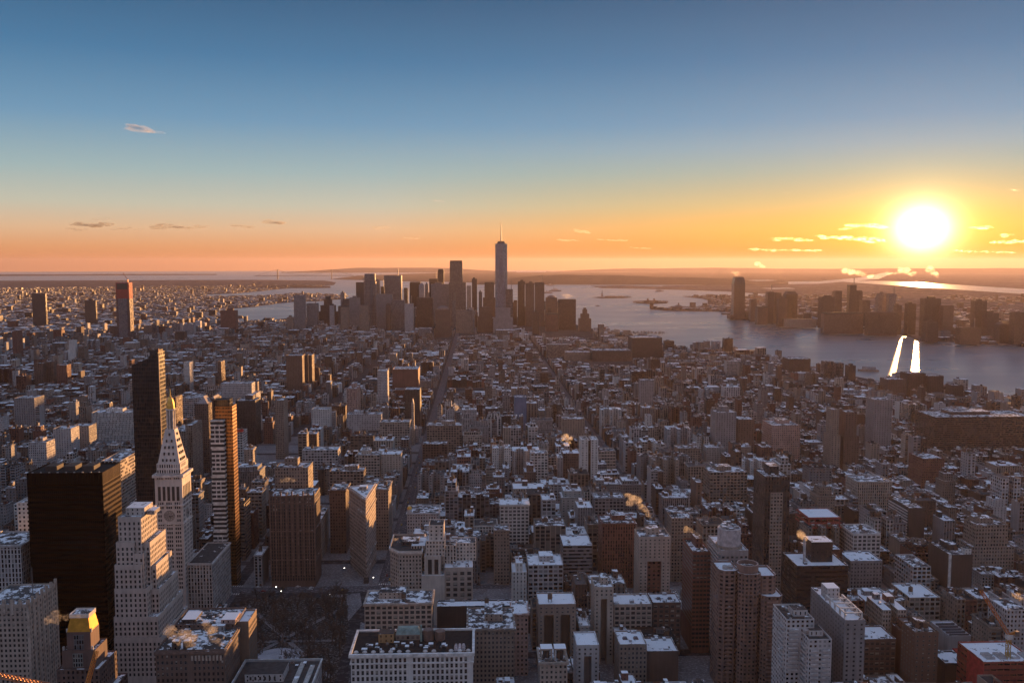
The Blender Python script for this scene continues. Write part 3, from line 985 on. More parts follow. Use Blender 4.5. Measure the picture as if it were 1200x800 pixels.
# ------------------------------------------------------------------ the surveyed buildings
def build_hero(h, near=True):
    rng = random.Random(h.label)
    w, d, H, fl = h.x1 - h.x0, h.depth, h.h, h.flags
    root = empty(h.kind, ((h.x0 + h.x1) / 2, h.y0, -drop((h.x0 + h.x1) / 2, h.y0)))
    tag(root, h.label, h.kind.split('_')[-1] if h.kind.split('_')[-1] in ('tower', 'building', 'warehouse') else 'building')
    if h.kind == 'ferry_shed':
        root['category'] = 'shed'
    h.root = root
    win, col = h.win, h.col
    mi = G_ if h.wk == 'g' else F_
    geo = 'geo' in fl
    side = 1 if (h.x0 + h.x1) / 2 < -30 else 3
    snow = 0.62 if 'snow' in fl else (0.5 if near else 0.35)
    par = 1.2 if near else 0.8

    def put(name, mb):
        return mb.build(name, MATS, root)

    def block(pts, z0, z1, wname='wall', rname='roof', win_=win, par_=par, geo_=False, col_=col, mi_=mi, snow_=snow):
        wins = None
        if geo_ and len(pts) == 4:
            wins = [win_] * 4
            wins[0] = wins[side] = WINS['n']
        a, b = shell(pts, z0, z1, col_, win_, mi_, parapet=par_, snow=snow_, wins=wins, roofcol=shade((0.075, 0.07, 0.07), rng.uniform(0.6, 1.6)))
        put(wname, a)
        put(rname, b)

    base = rect(-w / 2, w / 2, 0, d)
    nc = 2 if 'court2' in fl else 1 if 'court1' in fl else 0
    top = H
    if nc:
        block(courted(w, d, nc, 0.5, 0.26 if nc == 2 else 0.34), 0, H * 0.86, win_=WINS['n'] if geo else win, par_=0.0)
        block(base, H * 0.86 + 0.004, H, 'upper_wall', 'roof', win_=win, geo_=geo)
    elif 'panel' in fl:
        block(courted(w, d, 1, 0.09, 0.46), 0, H * 0.7, win_=WINS['n'], par_=0.0)
        pm = MB()
        pm.wall((-w * 0.22, d * 0.085), (w * 0.22, d * 0.085), 0, H * 0.7, F_, (*COLS['R'], 0.3), (0.5, 0.5, 1, 0), 4.0, 4.0)
        put('panel', pm)
        block(base, H * 0.7 + 0.004, H, 'upper_wall', 'roof', geo_=geo)
    elif 'step' in fl or 'crown' in fl:
        n = 3 if 'crown' in fl else 2
        z = 0.0
        for k in range(n):
            f = 1.0 - 0.24 * k * (1.3 if n == 3 else 1.0)
            z1 = H * ((0.62, 1.0) if n == 2 else (0.58, 0.8, 1.0))[k]
            block(rect(-w / 2 * f, w / 2 * f, d * (1 - f) / 2, d * (1 + f) / 2), z, z1, 'wall' if k == 0 else 'upper_wall', 'roof')
            z = z1 + 0.004
        if 'crown' in fl:
            put('cupola', _cyl(0, d / 2, w * 0.13, H, H + w * 0.16, col))
    elif 'taper' in fl:
        block(base, 0, H * 0.72)
        mb = MB()
        i0 = rect(-w * 0.32, w * 0.32, d * 0.2, d * 0.8)
        mb.frustum(i0, H * 0.72 + 0.004, inset(i0, w * 0.1), H, (F_, (*COLS['D'], 0.4), (0, 0, 1, 0)))
        put('tapered_top', mb)
    elif 'fluted' in fl:
        pts = []
        for k in range(7):
            x = -w / 2 + w * k / 6
            pts.append((x, 0 if k % 2 == 0 else d * 0.09))
        block(pts + [(w / 2, d), (-w / 2, d)], 0, H * 0.86)
        block(rect(-w * 0.44, w * 0.44, d * 0.15, d), H * 0.86 + 0.004, H, 'upper_wall', 'roof')
    elif 'chamfer' in fl:
        c = w * 0.22
        mb = MB()
        for a, b in zip(base, base[1:] + base[:1]):
            mb.wall(a, b, 0, H * 0.9, mi, (*col, 0.3), (win[2], win[3], 1, 0), *win[:2])
        mb.frustum(base, H * 0.9, rect(-w / 2 + c, w / 2 - c, d * 0.1, d * 0.9), H, (F_, (*col, 0.3), (0, 0, 1, 0)))
        put('wall', mb)
    elif 'twinflank' in fl:
        block(rect(-w / 2, w / 2, 0, d * 0.45), 0, H)
        block(rect(-w / 2 + 3, w / 2 + 7, d * 0.45 + 0.2, d * 0.62), 0, H * 0.97, 'wing_wall', 'wing_roof')
        block(rect(-w / 2 + 6, w / 2 + 14, d * 0.62 + 0.4, d), 0, H * 0.95, 'wing_wall', 'wing_roof')
    elif 'pyramid' in fl and h.kind != 'clock_building':
        block(base, 0, H)
        mb = MB()
        mb.frustum(inset(base, 1.0), H + 0.3, inset(base, min(w, d) / 2 - 0.4), H + w * 0.55, (P_, (0.28, 0.24, 0.24)))
        put('pyramid_roof', mb)
        top = None
    elif 'slot' in fl:
        block(rect(-w / 2, -w * 0.08, 0, d), 0, H)
        block(rect(w * 0.08, w / 2, 0, d), 0, H, 'wing_wall', 'wing_roof')
        block(rect(-w * 0.08 + 0.01, w * 0.08 - 0.01, 3, d - 0.1), 0, H - 1.5, 'slot_wall', 'slot_roof', col_=COLS['D'], win_=WINS['v'])
    else:
        wn = win
        block(base, 0, H, geo_=geo)
    # windows one by one on the two faces that the deck sees
    if geo:
        ww, wh = win[0] * win[2], win[1] * win[3]
        if h.wk == 'h':
            ww = win[0] * 0.8
        bay, flr = win[0], win[1]
        z0 = H * 0.86 if nc else H * 0.7 if 'panel' in fl else 0
        walls = [(base[0], base[1], max(z0, 4), H - 0.4, bay, flr, ww, wh, None)]
        if nc:
            cw = 0.26 if nc == 2 else 0.34
            cs = [0.5] if nc == 1 else [0.28, 0.72]
            walls.append((base[0], base[1], 6, H * 0.86, bay, flr, ww, wh, lambda s, j, cs=cs, cw=cw: any(abs(s - c) < cw / (1 if nc == 1 else 2) / 2 + 0.03 for c in cs)))
        if 'panel' in fl:
            walls.append((base[0], base[1], 6, H * 0.7, bay, flr, ww, wh, lambda s, j: abs(s - 0.5) < 0.25))
        a, b = base[side], base[(side + 1) % 4]
        walls.append((a, b, max(8, H * 0.25), H - 0.4, bay, flr, ww, wh, None))
        put_windows(root, walls, rng)
    # roof trim and plant
    if 'cornice' in fl:
        put('cornice', cornice_band(base, H - 0.6, 1.5, 1.0, shade(col, 0.8)))
    if 'dome' in fl:
        mb = MB()
        for k in range(5):
            a0, a1 = math.pi / 2 * k / 5, math.pi / 2 * (k + 1) / 5
            mb.frustum(ring(-w / 2 + 2.6, 2.6, 2.7 * math.cos(a0) + 0.01, 10), H + 5 + 3.6 * math.sin(a0), ring(-w / 2 + 2.6, 2.6, 2.7 * math.cos(a1) + 0.01, 10), H + 5 + 3.6 * math.sin(a1), (M_, (0.7, 0.42, 0.1)))
        put('dome', mb)
        put('turret', _cyl(-w / 2 + 2.6, 2.6, 2.6, H, H + 5.0, col))
    if 'pent' in fl and top:
        k = 5.5 if H < 75 else 8.0
        if not near:
            k = 9
        px = rng.uniform(-0.12, 0.12) * w
        put('penthouse', bulkhead(px - w * 0.2, px + w * 0.2, d * 0.4, d * 0.85, H + 0.02, k, shade(col, rng.uniform(0.75, 1.1)), snow))
    if 'tank' in fl or (near and H < 72 and rng.random() < 0.35 and 'frames' not in fl and 'saw' not in fl and top):
        put('water_tank', tank(rng.uniform(-0.3, 0.3) * w, d * rng.uniform(0.25, 0.35), H))
    if near and top and nc == 0 and 'saw' not in fl and h.Y < 1300:
        n = 14 if 'vents' in fl else 6
        for _ in range(n):
            put('roof_vent', vent(rng.uniform(-0.42, 0.42) * w, d * rng.choice((rng.uniform(0.1, 0.35), rng.uniform(0.88, 0.95))), H, rng))
    if 'skylight' in fl:
        for s in (-1, 1):
            mb = MB()
            mb.frustum(rect(s * w * 0.2 - 2, s * w * 0.2 + 2, d * 0.4, d * 0.55), H, rect(s * w * 0.2 - 1.2, s * w * 0.2 + 1.2, d * 0.43, d * 0.52), H + 1.6, (G_, (0.06, 0.06, 0.08)))
            put('skylight', mb)
    if 'frames' in fl:
        for s in (-1, 1):
            fr = MB()
            cx, r, z = s * w * 0.25, w * 0.19, H + 1
            for a, b in ((-1, -1), (1, -1), (1, 1), (-1, 1)):
                fr.bar((cx + a * r, d * 0.3 + b * r, z), (cx + a * r, d * 0.3 + b * r, z + 7), 0.9, P_, shade(col, 0.9))
            fr.box(cx - r - 0.5, cx + r + 0.5, d * 0.3 - r - 0.5, d * 0.3 + r + 0.5, z + 7, z + 8, (P_, shade(col, 0.9)), (R_, (0.4, 0.4, 0.42, 0.8)), bottom=True)
            put('tank_frame', fr)
            put('water_tank', _cyl(cx, d * 0.3, r * 0.7, z, z + 5.5, COLS['D']))
    if 'strip' in fl:
        put('window_strip', _box(-w * 0.28, w * 0.22, -0.5, 0.0, 0, H * 0.9, shade(COLS['B'], 0.75), (0.6, 0.5, 1, 0), 2.9, 3.3))
    if 'edge' in fl:
        put('edge_pilaster', _box(-w / 2 - 0.4, -w / 2 + 1.6, -0.4, 1.2, 0, H + 1.5, COLS['W']))
        put('roof_box', bulkhead(w * 0.2, w * 0.48, 2, 9, H + 0.02, 6, COLS['W']))
    if 'stripe' in fl:
        mb = MB()
        n = int(H / 3.2)
        for k in range(1, n):
            mb.box(-w / 2 - 1.3, -w / 2 - 0.01, 1.5, d - 1.5, k * 3.2, k * 3.2 + 1.2, (P_, COLS['L']), bottom=True)
        put('balcony_bands', mb)
    if 'saw' in fl:
        mb = MB()
        for k in range(5):
            y = 1.5 + k * (d - 3) / 5
            a = (d - 3) / 5
            for x0, x1 in ((-w / 2 + 1, w / 2 - 1),):
                mb.poly([(x0, y, H + 2.2), (x1, y, H + 2.2), (x1, y + a * 0.95, H + 0.1), (x0, y + a * 0.95, H + 0.1)], R_, (0.1, 0.1, 0.1, 0.75))
                mb.poly([(x0, y, H + 0.05), (x1, y, H + 0.05), (x1, y, H + 2.2), (x0, y, H + 2.2)], G_, (0.05, 0.05, 0.06))
        put('sawtooth_roof', mb)
    if 'pergola' in fl:
        for k in range(4):
            mb = MB()
            y = 3 + k * d * 0.14
            for x in (-w * 0.42, w * 0.42):
                mb.bar((x, y, H), (x, y, H + 5), 0.8, P_, COLS['W'])
                mb.bar((x, y + d * 0.12, H), (x, y + d * 0.12, H + 5), 0.8, P_, COLS['W'])
                mb.bar((x, y, H + 5), (x, y + d * 0.12, H + 5), 0.8, P_, COLS['W'])
            mb.bar((-w * 0.42, y, H + 5), (w * 0.42, y, H + 5), 0.8, P_, COLS['W'])
            put('pergola', mb)
        put('roof_box', bulkhead(-w * 0.3, w * 0.35, d * 0.62, d * 0.8, H + 0.02, 9, COLS['L'], 0.7))
    if 'block' in fl:
        put('tower_block', bulkhead(-w * 0.12, w * 0.3, d * 0.35, d * 0.85, H + 0.02, 17, COLS['K'], 0.6))
    if 'chimney' in fl:
        put('chimney', _cyl(-w * 0.26, d * 0.35, 1.1, H, H + 22, COLS['L']))
    if 'mast' in fl:
        mb = MB()
        mb.bar((w * 0.3, d * 0.5, H), (w * 0.3, d * 0.5, H + (20 if near else 38)), 0.5 if near else 3, M_, (0.2, 0.19, 0.19))
        put('mast', mb)
        if near:
            for k in range(7):
                put('parapet_pier', _box(w * (k / 6 - 0.5) - 1.0, w * (k / 6 - 0.5) + 1.0, -0.35, 1.2, H - 6, H + 4.5, col))
                put('flank_pier', _box(w / 2 - 1.0, w / 2 + 0.5, d * k / 6 - 0.9, d * k / 6 + 0.9, 8, H + 4.5, col))
    if 'ornate' in fl:
        for k in range(9):
            x = w * (k / 8 - 0.5)
            put('pier', _box(x - 0.7, x + 0.7, -0.9, 0.0, 12, H + (3.5 if k % 2 else 6.0), shade(col, 1.25)))
        for z in (H * 0.3, H * 0.62, H * 0.93):
            put('string_course', cornice_band(base, z, 1.0, 0.6, shade(col, 1.3)))
    if 'redstrip' in fl:
        put('roof_sign_band', _box(-w / 2, w / 2, -0.4, d * 0.3, H + 1.2, H + 4.2, (0.62, 0.05, 0.03)))
    if 'cap' in fl:
        put('dark_cap', _box(-w / 2 + 2, w / 2 - 2, 2, d - 2, H + 0.8, H + 8, COLS['D']))
    if 'roofdome' in fl:
        mb = MB()
        for k in range(4):
            a0, a1 = math.pi / 2 * k / 4, math.pi / 2 * (k + 1) / 4
            r = w * 0.4
            mb.frustum(ring(0, d / 2, r * math.cos(a0) + 0.05, 12), H + 0.6 * r * math.sin(a0), ring(0, d / 2, r * math.cos(a1) + 0.05, 12), H + 0.6 * r * math.sin(a1), (P_, shade(col, 1.5)))
        put('roof_dome', mb)
    if h.kind == 'clock_building':
        mb = MB()
        mb.frustum(base, H, inset(base, w / 2 - 0.3), H + 10, (P_, COLS['B']))
        put('pyramid_roof', mb)
    return root


def _box(x0, x1, y0, y1, z0, z1, col, win=(0, 0, 1, 0), bay=3.2, floor=3.6):
    mb = MB()
    mb.box(x0, x1, y0, y1, z0, z1, (F_ if win[0] else P_, (*col[:3], random.random()), win), (R_, (*shade(col, 0.7), 0.4)), bay, floor, bottom=True)
    return mb


def _cyl(x, y, r, z0, z1, col, k=16, mi=P_):
    mb = MB()
    mb.cyl(x, y, r, z0, z1, (mi, col), k=k)
    return mb


for h_ in HEROES:
    build_hero(h_)
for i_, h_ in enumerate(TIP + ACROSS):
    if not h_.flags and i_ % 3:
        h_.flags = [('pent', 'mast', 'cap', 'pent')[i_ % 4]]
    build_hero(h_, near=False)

# ------------------------------------------------------------------ the streets and the blocks between them
AVENUES = [(-2480, 24), (-2150, 24), (-1900, 22), (-1640, 24), (-1400, 20), (-1150, 28), (-926, 28), (-716, 28), (-561, 20), (-406, 36), (-246, 22), (-94, 28), (217, 28), (491, 28), (765, 28), (1039, 28), (1313, 28), (1587, 28)]
STREET0, STREET = 885.0, 80.5      # 23rd Street and the distance between two streets
PARKS = [(-226, -112, 652, 866), (-400, -290, 1372, 1600), (-190, 10, 2190, 2340)]   # trees instead of houses
BROADWAY = [(230, -200), (-94, 905), (-330, 1470), (-330, 4300)]
SPECIAL = [   # ground of the landmark buildings built one by one further down
    (-310, -240, 600, 668), (-300, -236, 700, 790), (-300, -236, 800, 875), (-420, -330, 900, 1060), (-285, -235, 900, 950), (-290, -226, 540, 605), (-210, -112, 540, 645),
    (-95, -2, 560, 700), (-112, 24, 770, 880), (-150, -86, 890, 985), (168, 236, 600, 720), (200, 245, 730, 800), (225, 260, 560, 620), (320, 365, 930, 985), (355, 402, 590, 650), (-1470, -1330, 3700, 3900), (60, 180, 4520, 4680)]
LOOKS = [('W', 0.10), ('L', 0.16), ('G', 0.15), ('B', 0.15), ('T', 0.17), ('N', 0.12), ('R', 0.11), ('D', 0.04)]


def inside(pts, x, y):
    r, j = False, len(pts) - 1
    for i in range(len(pts)):
        a, b = pts[i], pts[j]
        if (a[1] > y) != (b[1] > y) and x < (b[0] - a[0]) * (y - a[1]) / (b[1] - a[1]) + a[0]:
            r = not r
        j = i
    return r


def off_broadway(x, y, r):
    for a, b in zip(BROADWAY[:-1], BROADWAY[1:]):
        ax, ay, bx, by = *a, *b
        t = max(0, min(1, ((x - ax) * (bx - ax) + (y - ay) * (by - ay)) / ((bx - ax) ** 2 + (by - ay) ** 2)))
        if math.hypot(x - ax - t * (bx - ax), y - ay - t * (by - ay)) < r:
            return False
    return True


def zone(x, y, r):
    """typical height of a house here"""
    t = r.random()
    if y > 4150 and -800 < x < 480:
        return r.uniform(45, 125) if t < 0.6 and -700 < x < 420 else r.uniform(20, 60)
    if y > 3550 and -420 < x < 520:
        return r.uniform(24, 48) if t < 0.75 else r.uniform(40, 75)
    if y < 1350 and -260 < x < 500:
        return r.uniform(30, 58) if t < 0.55 else r.uniform(15, 28)
    if y < 1650 and x <= -260:
        return r.uniform(36, 66) if t < 0.28 else r.uniform(15, 32)
    if y < 1750 and x >= 500:
        return r.uniform(36, 60) if t < 0.1 else r.uniform(12, 24)
    if 1350 <= y < 1800:
        return r.uniform(34, 56) if t < 0.3 else r.uniform(14, 28)
    if x < -1150:
        return r.uniform(38, 58) if t < 0.10 else r.uniform(13, 22)
    if 1800 <= y < 2800:
        return r.uniform(32, 52) if t < 0.08 else r.uniform(12, 24)
    return r.uniform(30, 46) if t < 0.08 else r.uniform(15, 28)


def overlaps(a, b, m=1.0):
    return a[0] < b[1] + m and a[1] > b[0] - m and a[2] < b[3] + m and a[3] > b[2] - m


class Lot:
    pass


GRID = {}
for t_ in TAKEN + SPECIAL + PARKS:
    for gx in range(int(t_[0] // 100) - 1, int(t_[1] // 100) + 2):
        for gy in range(int(t_[2] // 100) - 1, int(t_[3] // 100) + 2):
            GRID.setdefault((gx, gy), []).append(t_)


def free(x0, x1, y0, y1):
    q = (x0, x1, y0, y1)
    for gx in range(int(x0 // 100), int(x1 // 100) + 1):
        for gy in range(int(y0 // 100), int(y1 // 100) + 1):
            for t in GRID.get((gx, gy), ()):
                if overlaps(q, t):
                    return False
    return True


def make_lots():
    r = random.Random(11)
    lots = []
    half = math.atan(600 / FPX) + 0.03
    for k in range(-48, 7):
        y0 = STREET0 - STREET * k + 9.0
        y1 = y0 + STREET - 18.0
        if y0 < 480 or y0 > 5400:
            continue
        for (xa, wa), (xb, wb) in zip(AVENUES[:-1], AVENUES[1:]):
            x0, x1 = xa + wa / 2, xb - wb / 2
            ang = [math.atan2(x, y1) - YAW for x in (x0, x1)]
            if ang[1] < -half or ang[0] > half:
                continue
            ym = (y0 + y1) / 2
            for row in (0, 1):
                x = x0
                while x < x1 - 5:
                    big = r.random()
                    lofty = (-260 < x < 500 and y0 < 1400) or y0 > 3500
                    w = r.uniform(18, 40) if big < (0.42 if lofty else 0.16) else r.uniform(7, 17)
                    if y0 > 2600:
                        w *= 1.25
                    w = min(w, x1 - x)
                    if x1 - (x + w) < 5:
                        w = x1 - x
                    h = zone(x + w / 2, ym, r)
                    d = r.uniform(25, 30.5) if (lofty or w > 17) else r.uniform(15, 24)
                    a, b = (y0, y0 + d) if row == 0 else (y1 - d, y1)
                    xs, xe = x, x + w
                    x += w + (0 if r.random() < 0.9 else r.uniform(2, 9))
                    cx, cy_ = (xs + xe) / 2, (a + b) / 2
                    if not (inside(MANHATTAN, cx, cy_) and inside(MANHATTAN, cx + (60 if cx > 0 else -30), cy_ + 40)):
                        continue
                    if not off_broadway(cx, cy_, 15 + w * 0.45):
                        continue
                    if not free(xs, xe, a, b):
                        # squeeze a narrow house into what is left of the lot
                        for lo, hi in ((xs, xs + w * 0.5), (xs + w * 0.5, xe)):
                            if w > 14 and free(lo, hi, a, b):
                                xs, xe = lo, hi
                                break
                        else:
                            continue
                    # do not stand in the line of sight to a surveyed building
                    px0, px1 = project(xs, a, h)[0], project(xe, a, h)[0]
                    pl, pr = min(px0, project(xs, b, h)[0]), max(px1, project(xe, b, h)[0])
                    if pr < -12 or pl > 1212:
                        if cy_ > 1500:
                            continue
                    for sl, sr, sb, sy in SEEN:
                        if b < sy + 1 and pr > sl and pl < sr:
                            lim = at_distance(min(max((sl + sr) / 2, pl), pr), sb, b)[2]
                            h = min(h, lim)
                    # the avenue and park stay open to view
                    if h < 7:
                        continue
                    L = Lot()
                    L.x0, L.x1, L.y0, L.y1, L.h = xs, xe, a, b, h
                    t = r.random()
                    for key, p in LOOKS:
                        t -= p
                        if t < 0:
                            break
                    if h < 24 and r.random() < 0.45:
                        key = r.choice('RNTD')
                    if h > 34 and key == 'D':
                        key = 'T'
                    L.ck, L.seed = key, r.random()
                    L.dist = math.hypot(cx, cy_)
                    lots.append(L)
    return lots


LOTS = make_lots()


def raise_lot(L, lod, part):
    """builds one ordinary city building; part(name) gives the builder that receives the next piece"""
    r = random.Random(int(L.seed * 1e9))
    w, d, H = L.x1 - L.x0, L.y1 - L.y0, L.h
    f = r.uniform(0.55, 1.12)
    col = shade(COLS[L.ck], f)
    wk = r.choice('ppppwwsv' if H < 30 else 'ppwwwvhs')
    win = WINS[wk]
    win = (win[0] * r.uniform(0.75, 1.45), win[1] * r.uniform(0.9, 1.15), win[2] * r.uniform(0.75, 1.15), win[3] * r.uniform(0.75, 1.2), r.choice((0, 0, 0.35, 0.7)))
    L.wk = wk
    L.features = []
    snow = min(0.85, max(0.24, r.gauss(0.52 if L.dist < 1500 else 0.45, 0.17)))
    L.snow = snow
    roofcol = shade((0.06, 0.056, 0.056), r.uniform(0.5, 2.2))
    base = rect(-w / 2, w / 2, -d / 2, d / 2)
    par = r.uniform(0.6, 1.3)
    c4 = (*col, r.random())
    if lod == 0:
        court = H > 34 and w > 17 and r.random() < 0.4
        if court:
            pts = courted(w, d, 1 if w < 28 else 2, 0.5, 0.28)
            pts = [(x, y - d / 2) for x, y in pts]
            a, b = shell(pts, 0, H, col, win, parapet=0.0, snow=snow, roofcol=roofcol)
            L.features.append('dark light court')
        else:
            # side walls on the lot line carry few windows
            wins = [win, WINS['s'] if r.random() < 0.6 else WINS['n'], win, WINS['s'] if r.random() < 0.6 else WINS['n']]
            a, b = shell(base, 0, H, col, win, parapet=par, snow=snow, roofcol=roofcol, wins=wins)
        part('wall').extend(a)
        part('roof').extend(b)
        if r.random() < 0.55 and H > 14 and not court:
            cc = shade(col, r.uniform(0.5, 1.05))
            part('cornice').extend(cornice_band(base, H - 0.7, 1.3, 0.7, cc))
        if H > 30 and w > 13 and not court and r.random() < 0.4:
            i0 = inset(base, r.uniform(2.0, 3.6))
            up = r.uniform(4.0, 10.0)
            a, b = shell(i0, H + 0.006, H + up, shade(col, r.uniform(0.85, 1.1)), win, parapet=0.7, snow=snow, roofcol=roofcol)
            part('setback_storeys').extend(a)
            part('setback_roof').extend(b)
            L.features.append('set back top')
            H += up
            w, d = w * 0.72, d * 0.72
        n = 1 if w < 12 else 2
        for k in range(n):
            bw, bd, bh = r.uniform(2.5, min(8, w * 0.4)), r.uniform(3, d * 0.3), r.uniform(2.6, 4.5 if H < 40 else 6.5)
            x, y = r.uniform(-w / 2 + bw / 2 + 0.7, w / 2 - bw / 2 - 0.7), r.uniform(0, d / 2 - bd / 2 - 0.7)
            part('bulkhead').extend(bulkhead(x - bw / 2, x + bw / 2, y - bd / 2, y + bd / 2, H + 0.01, bh, shade(COLS[r.choice('RNTGLD')], r.uniform(0.7, 1.1)), snow))
        if (H > 26 and r.random() < 0.55) or r.random() < 0.12:
            part('water_tank').extend(tank(r.uniform(-w * 0.28, w * 0.28), r.uniform(-d * 0.3, 0), H, r.uniform(1.5, 2.3)))
            L.features.append('water tank')
        for _ in range(r.randint(2, 4) if w < 16 else r.randint(4, 7)):
            part('roof_vent').extend(vent(r.uniform(-w * 0.4, w * 0.4), r.uniform(-d * 0.4, d * 0.4), H, r))
    else:
        mb = part('wall')
        k4 = (win[2], win[3], 1, win[4])
        for i in range(4):
            ww = k4 if i in (0, 2) else ((0.3, 0.42, 1, 0) if r.random() < 0.5 else (0, 0, 1, 0))
            mb.wall(base[i], base[(i + 1) % 4], 0, H + par, F_, c4, ww, win[0], win[1])
        if lod == 1:
            ins = inset(base, 0.5)
            for i in range(4):
                j = (i + 1) % 4
                a, b, c, e = base[i], base[j], ins[j], ins[i]
                mb.poly([(a[0], a[1], H + par), (b[0], b[1], H + par), (c[0], c[1], H + par), (e[0], e[1], H + par)], R_, (*col, snow - 0.1))
                if i in (0, 3, 1):
                    mb.poly([(c[0], c[1], H), (e[0], e[1], H), (e[0], e[1], H + par), (c[0], c[1], H + par)], F_, c4)
            cut = r.uniform(0.35, 0.65) if w > 9 else 1.0
            xm = -w / 2 + 0.5 + (w - 1) * cut
            mb.poly([(-w / 2 + .5, -d / 2 + .5, H), (xm, -d / 2 + .5, H), (xm, d / 2 - .5, H), (-w / 2 + .5, d / 2 - .5, H)], R_, (*roofcol, snow))
            if cut < 1:
                mb.poly([(xm, -d / 2 + .5, H), (w / 2 - .5, -d / 2 + .5, H), (w / 2 - .5, d / 2 - .5, H), (xm, d / 2 - .5, H)], R_, (*shade(roofcol, 1.4), min(.8, max(.2, snow + r.uniform(-.3, .3)))))
        else:
            mb.poly([(p[0], p[1], H + par) for p in base], R_, (*roofcol, snow - 0.06))
        n = r.choice((1, 1, 2)) if lod == 1 else (1 if r.random() < 0.6 else 0)
        for k in range(n):
            bw, bd, bh = r.uniform(2, min(7, w * 0.45)), r.uniform(2.5, d * 0.35), r.uniform(2.4, 5)
            x, y = r.uniform(-w / 2 + bw / 2, w / 2 - bw / 2), r.uniform(-d * 0.2, d / 2 - bd / 2)
            mb.box(x - bw / 2, x + bw / 2, y - bd / 2, y + bd / 2, H + 0.01, H + bh, (F_, (*shade(COLS[r.choice('RNTGLDW')], r.uniform(0.6, 1.1)), 0.5), (0, 0, 1, 0)), (R_, (*roofcol, snow)))
        if lod == 1:
            if r.random() < (0.4 if H > 28 else 0.12):
                x, y, q = r.uniform(-w * 0.25, w * 0.25), r.uniform(-d * 0.3, d * 0.2), r.uniform(1.5, 2.2)
                mb.cyl(x, y, q, H + 2.2, H + 5.6, (P_, (0.13, 0.085, 0.06)), k=8)
                mb.cyl(x, y, q * 1.05, H + 5.6, H + 6.8, (P_, (0.09, 0.07, 0.06)), r1=0.1, k=8)
                mb.box(x - 1, x + 1, y - 1, y + 1, H, H + 2.2, (M_, (0.07, 0.06, 0.06)))
            for _ in range(r.randint(1, 4)):
                x, y = r.uniform(-w * 0.4, w * 0.4), r.uniform(-d * 0.42, d * 0.42)
                g, q = r.uniform(0.1, 0.6), r.uniform(0.6, 1.8)
                mb.box(x - q, x + q, y - q * 0.8, y + q * 0.8, H, H + r.uniform(0.7, 2.4), (M_, (g, g, g)), (R_, (g, g, g, 0.55)))


# which ordinary buildings show largest from the deck: count sight lines that end on each
def sight_counts():
    vs, fs, own = [], [], []

    def add(x0, x1, y0, y1, h, who):
        n = len(vs)
        for z in (0.0, h):
            vs.extend(((x0, y0, z), (x1, y0, z), (x1, y1, z), (x0, y1, z)))
        for q in ((0, 1, 5, 4), (1, 2, 6, 5), (2, 3, 7, 6), (3, 0, 4, 7), (4, 5, 6, 7)):
            fs.append([n + i for i in q])
            own.append(who)
    for i, L in enumerate(LOTS):
        add(L.x0, L.x1, L.y0, L.y1, L.h, i)
    for h in HEROES + TIP:
        add(h.x0, h.x1, h.y0, h.y1, h.h, -1)
    for s in SPECIAL:
        add(*s, 45, -1)
    tree = BVHTree.FromPolygons(vs, fs)
    cnt = {}
    for py in range(330, 800, 3):
        for px in range(1, 1200, 3):
            d = Vector(sight(px, py)).normalized()
            hit = tree.ray_cast(Vector((0, 0, EYE)), d)
            if hit[2] is not None and own[hit[2]] >= 0:
                c = cnt.setdefault(own[hit[2]], [0, 0, 0])
                c[0] += 1
                c[1] += px
                c[2] += py
    return cnt


COUNTS = sight_counts()
ORDER = sorted(COUNTS, key=lambda i: -COUNTS[i][0])
SINGLES = set(ORDER[:298])

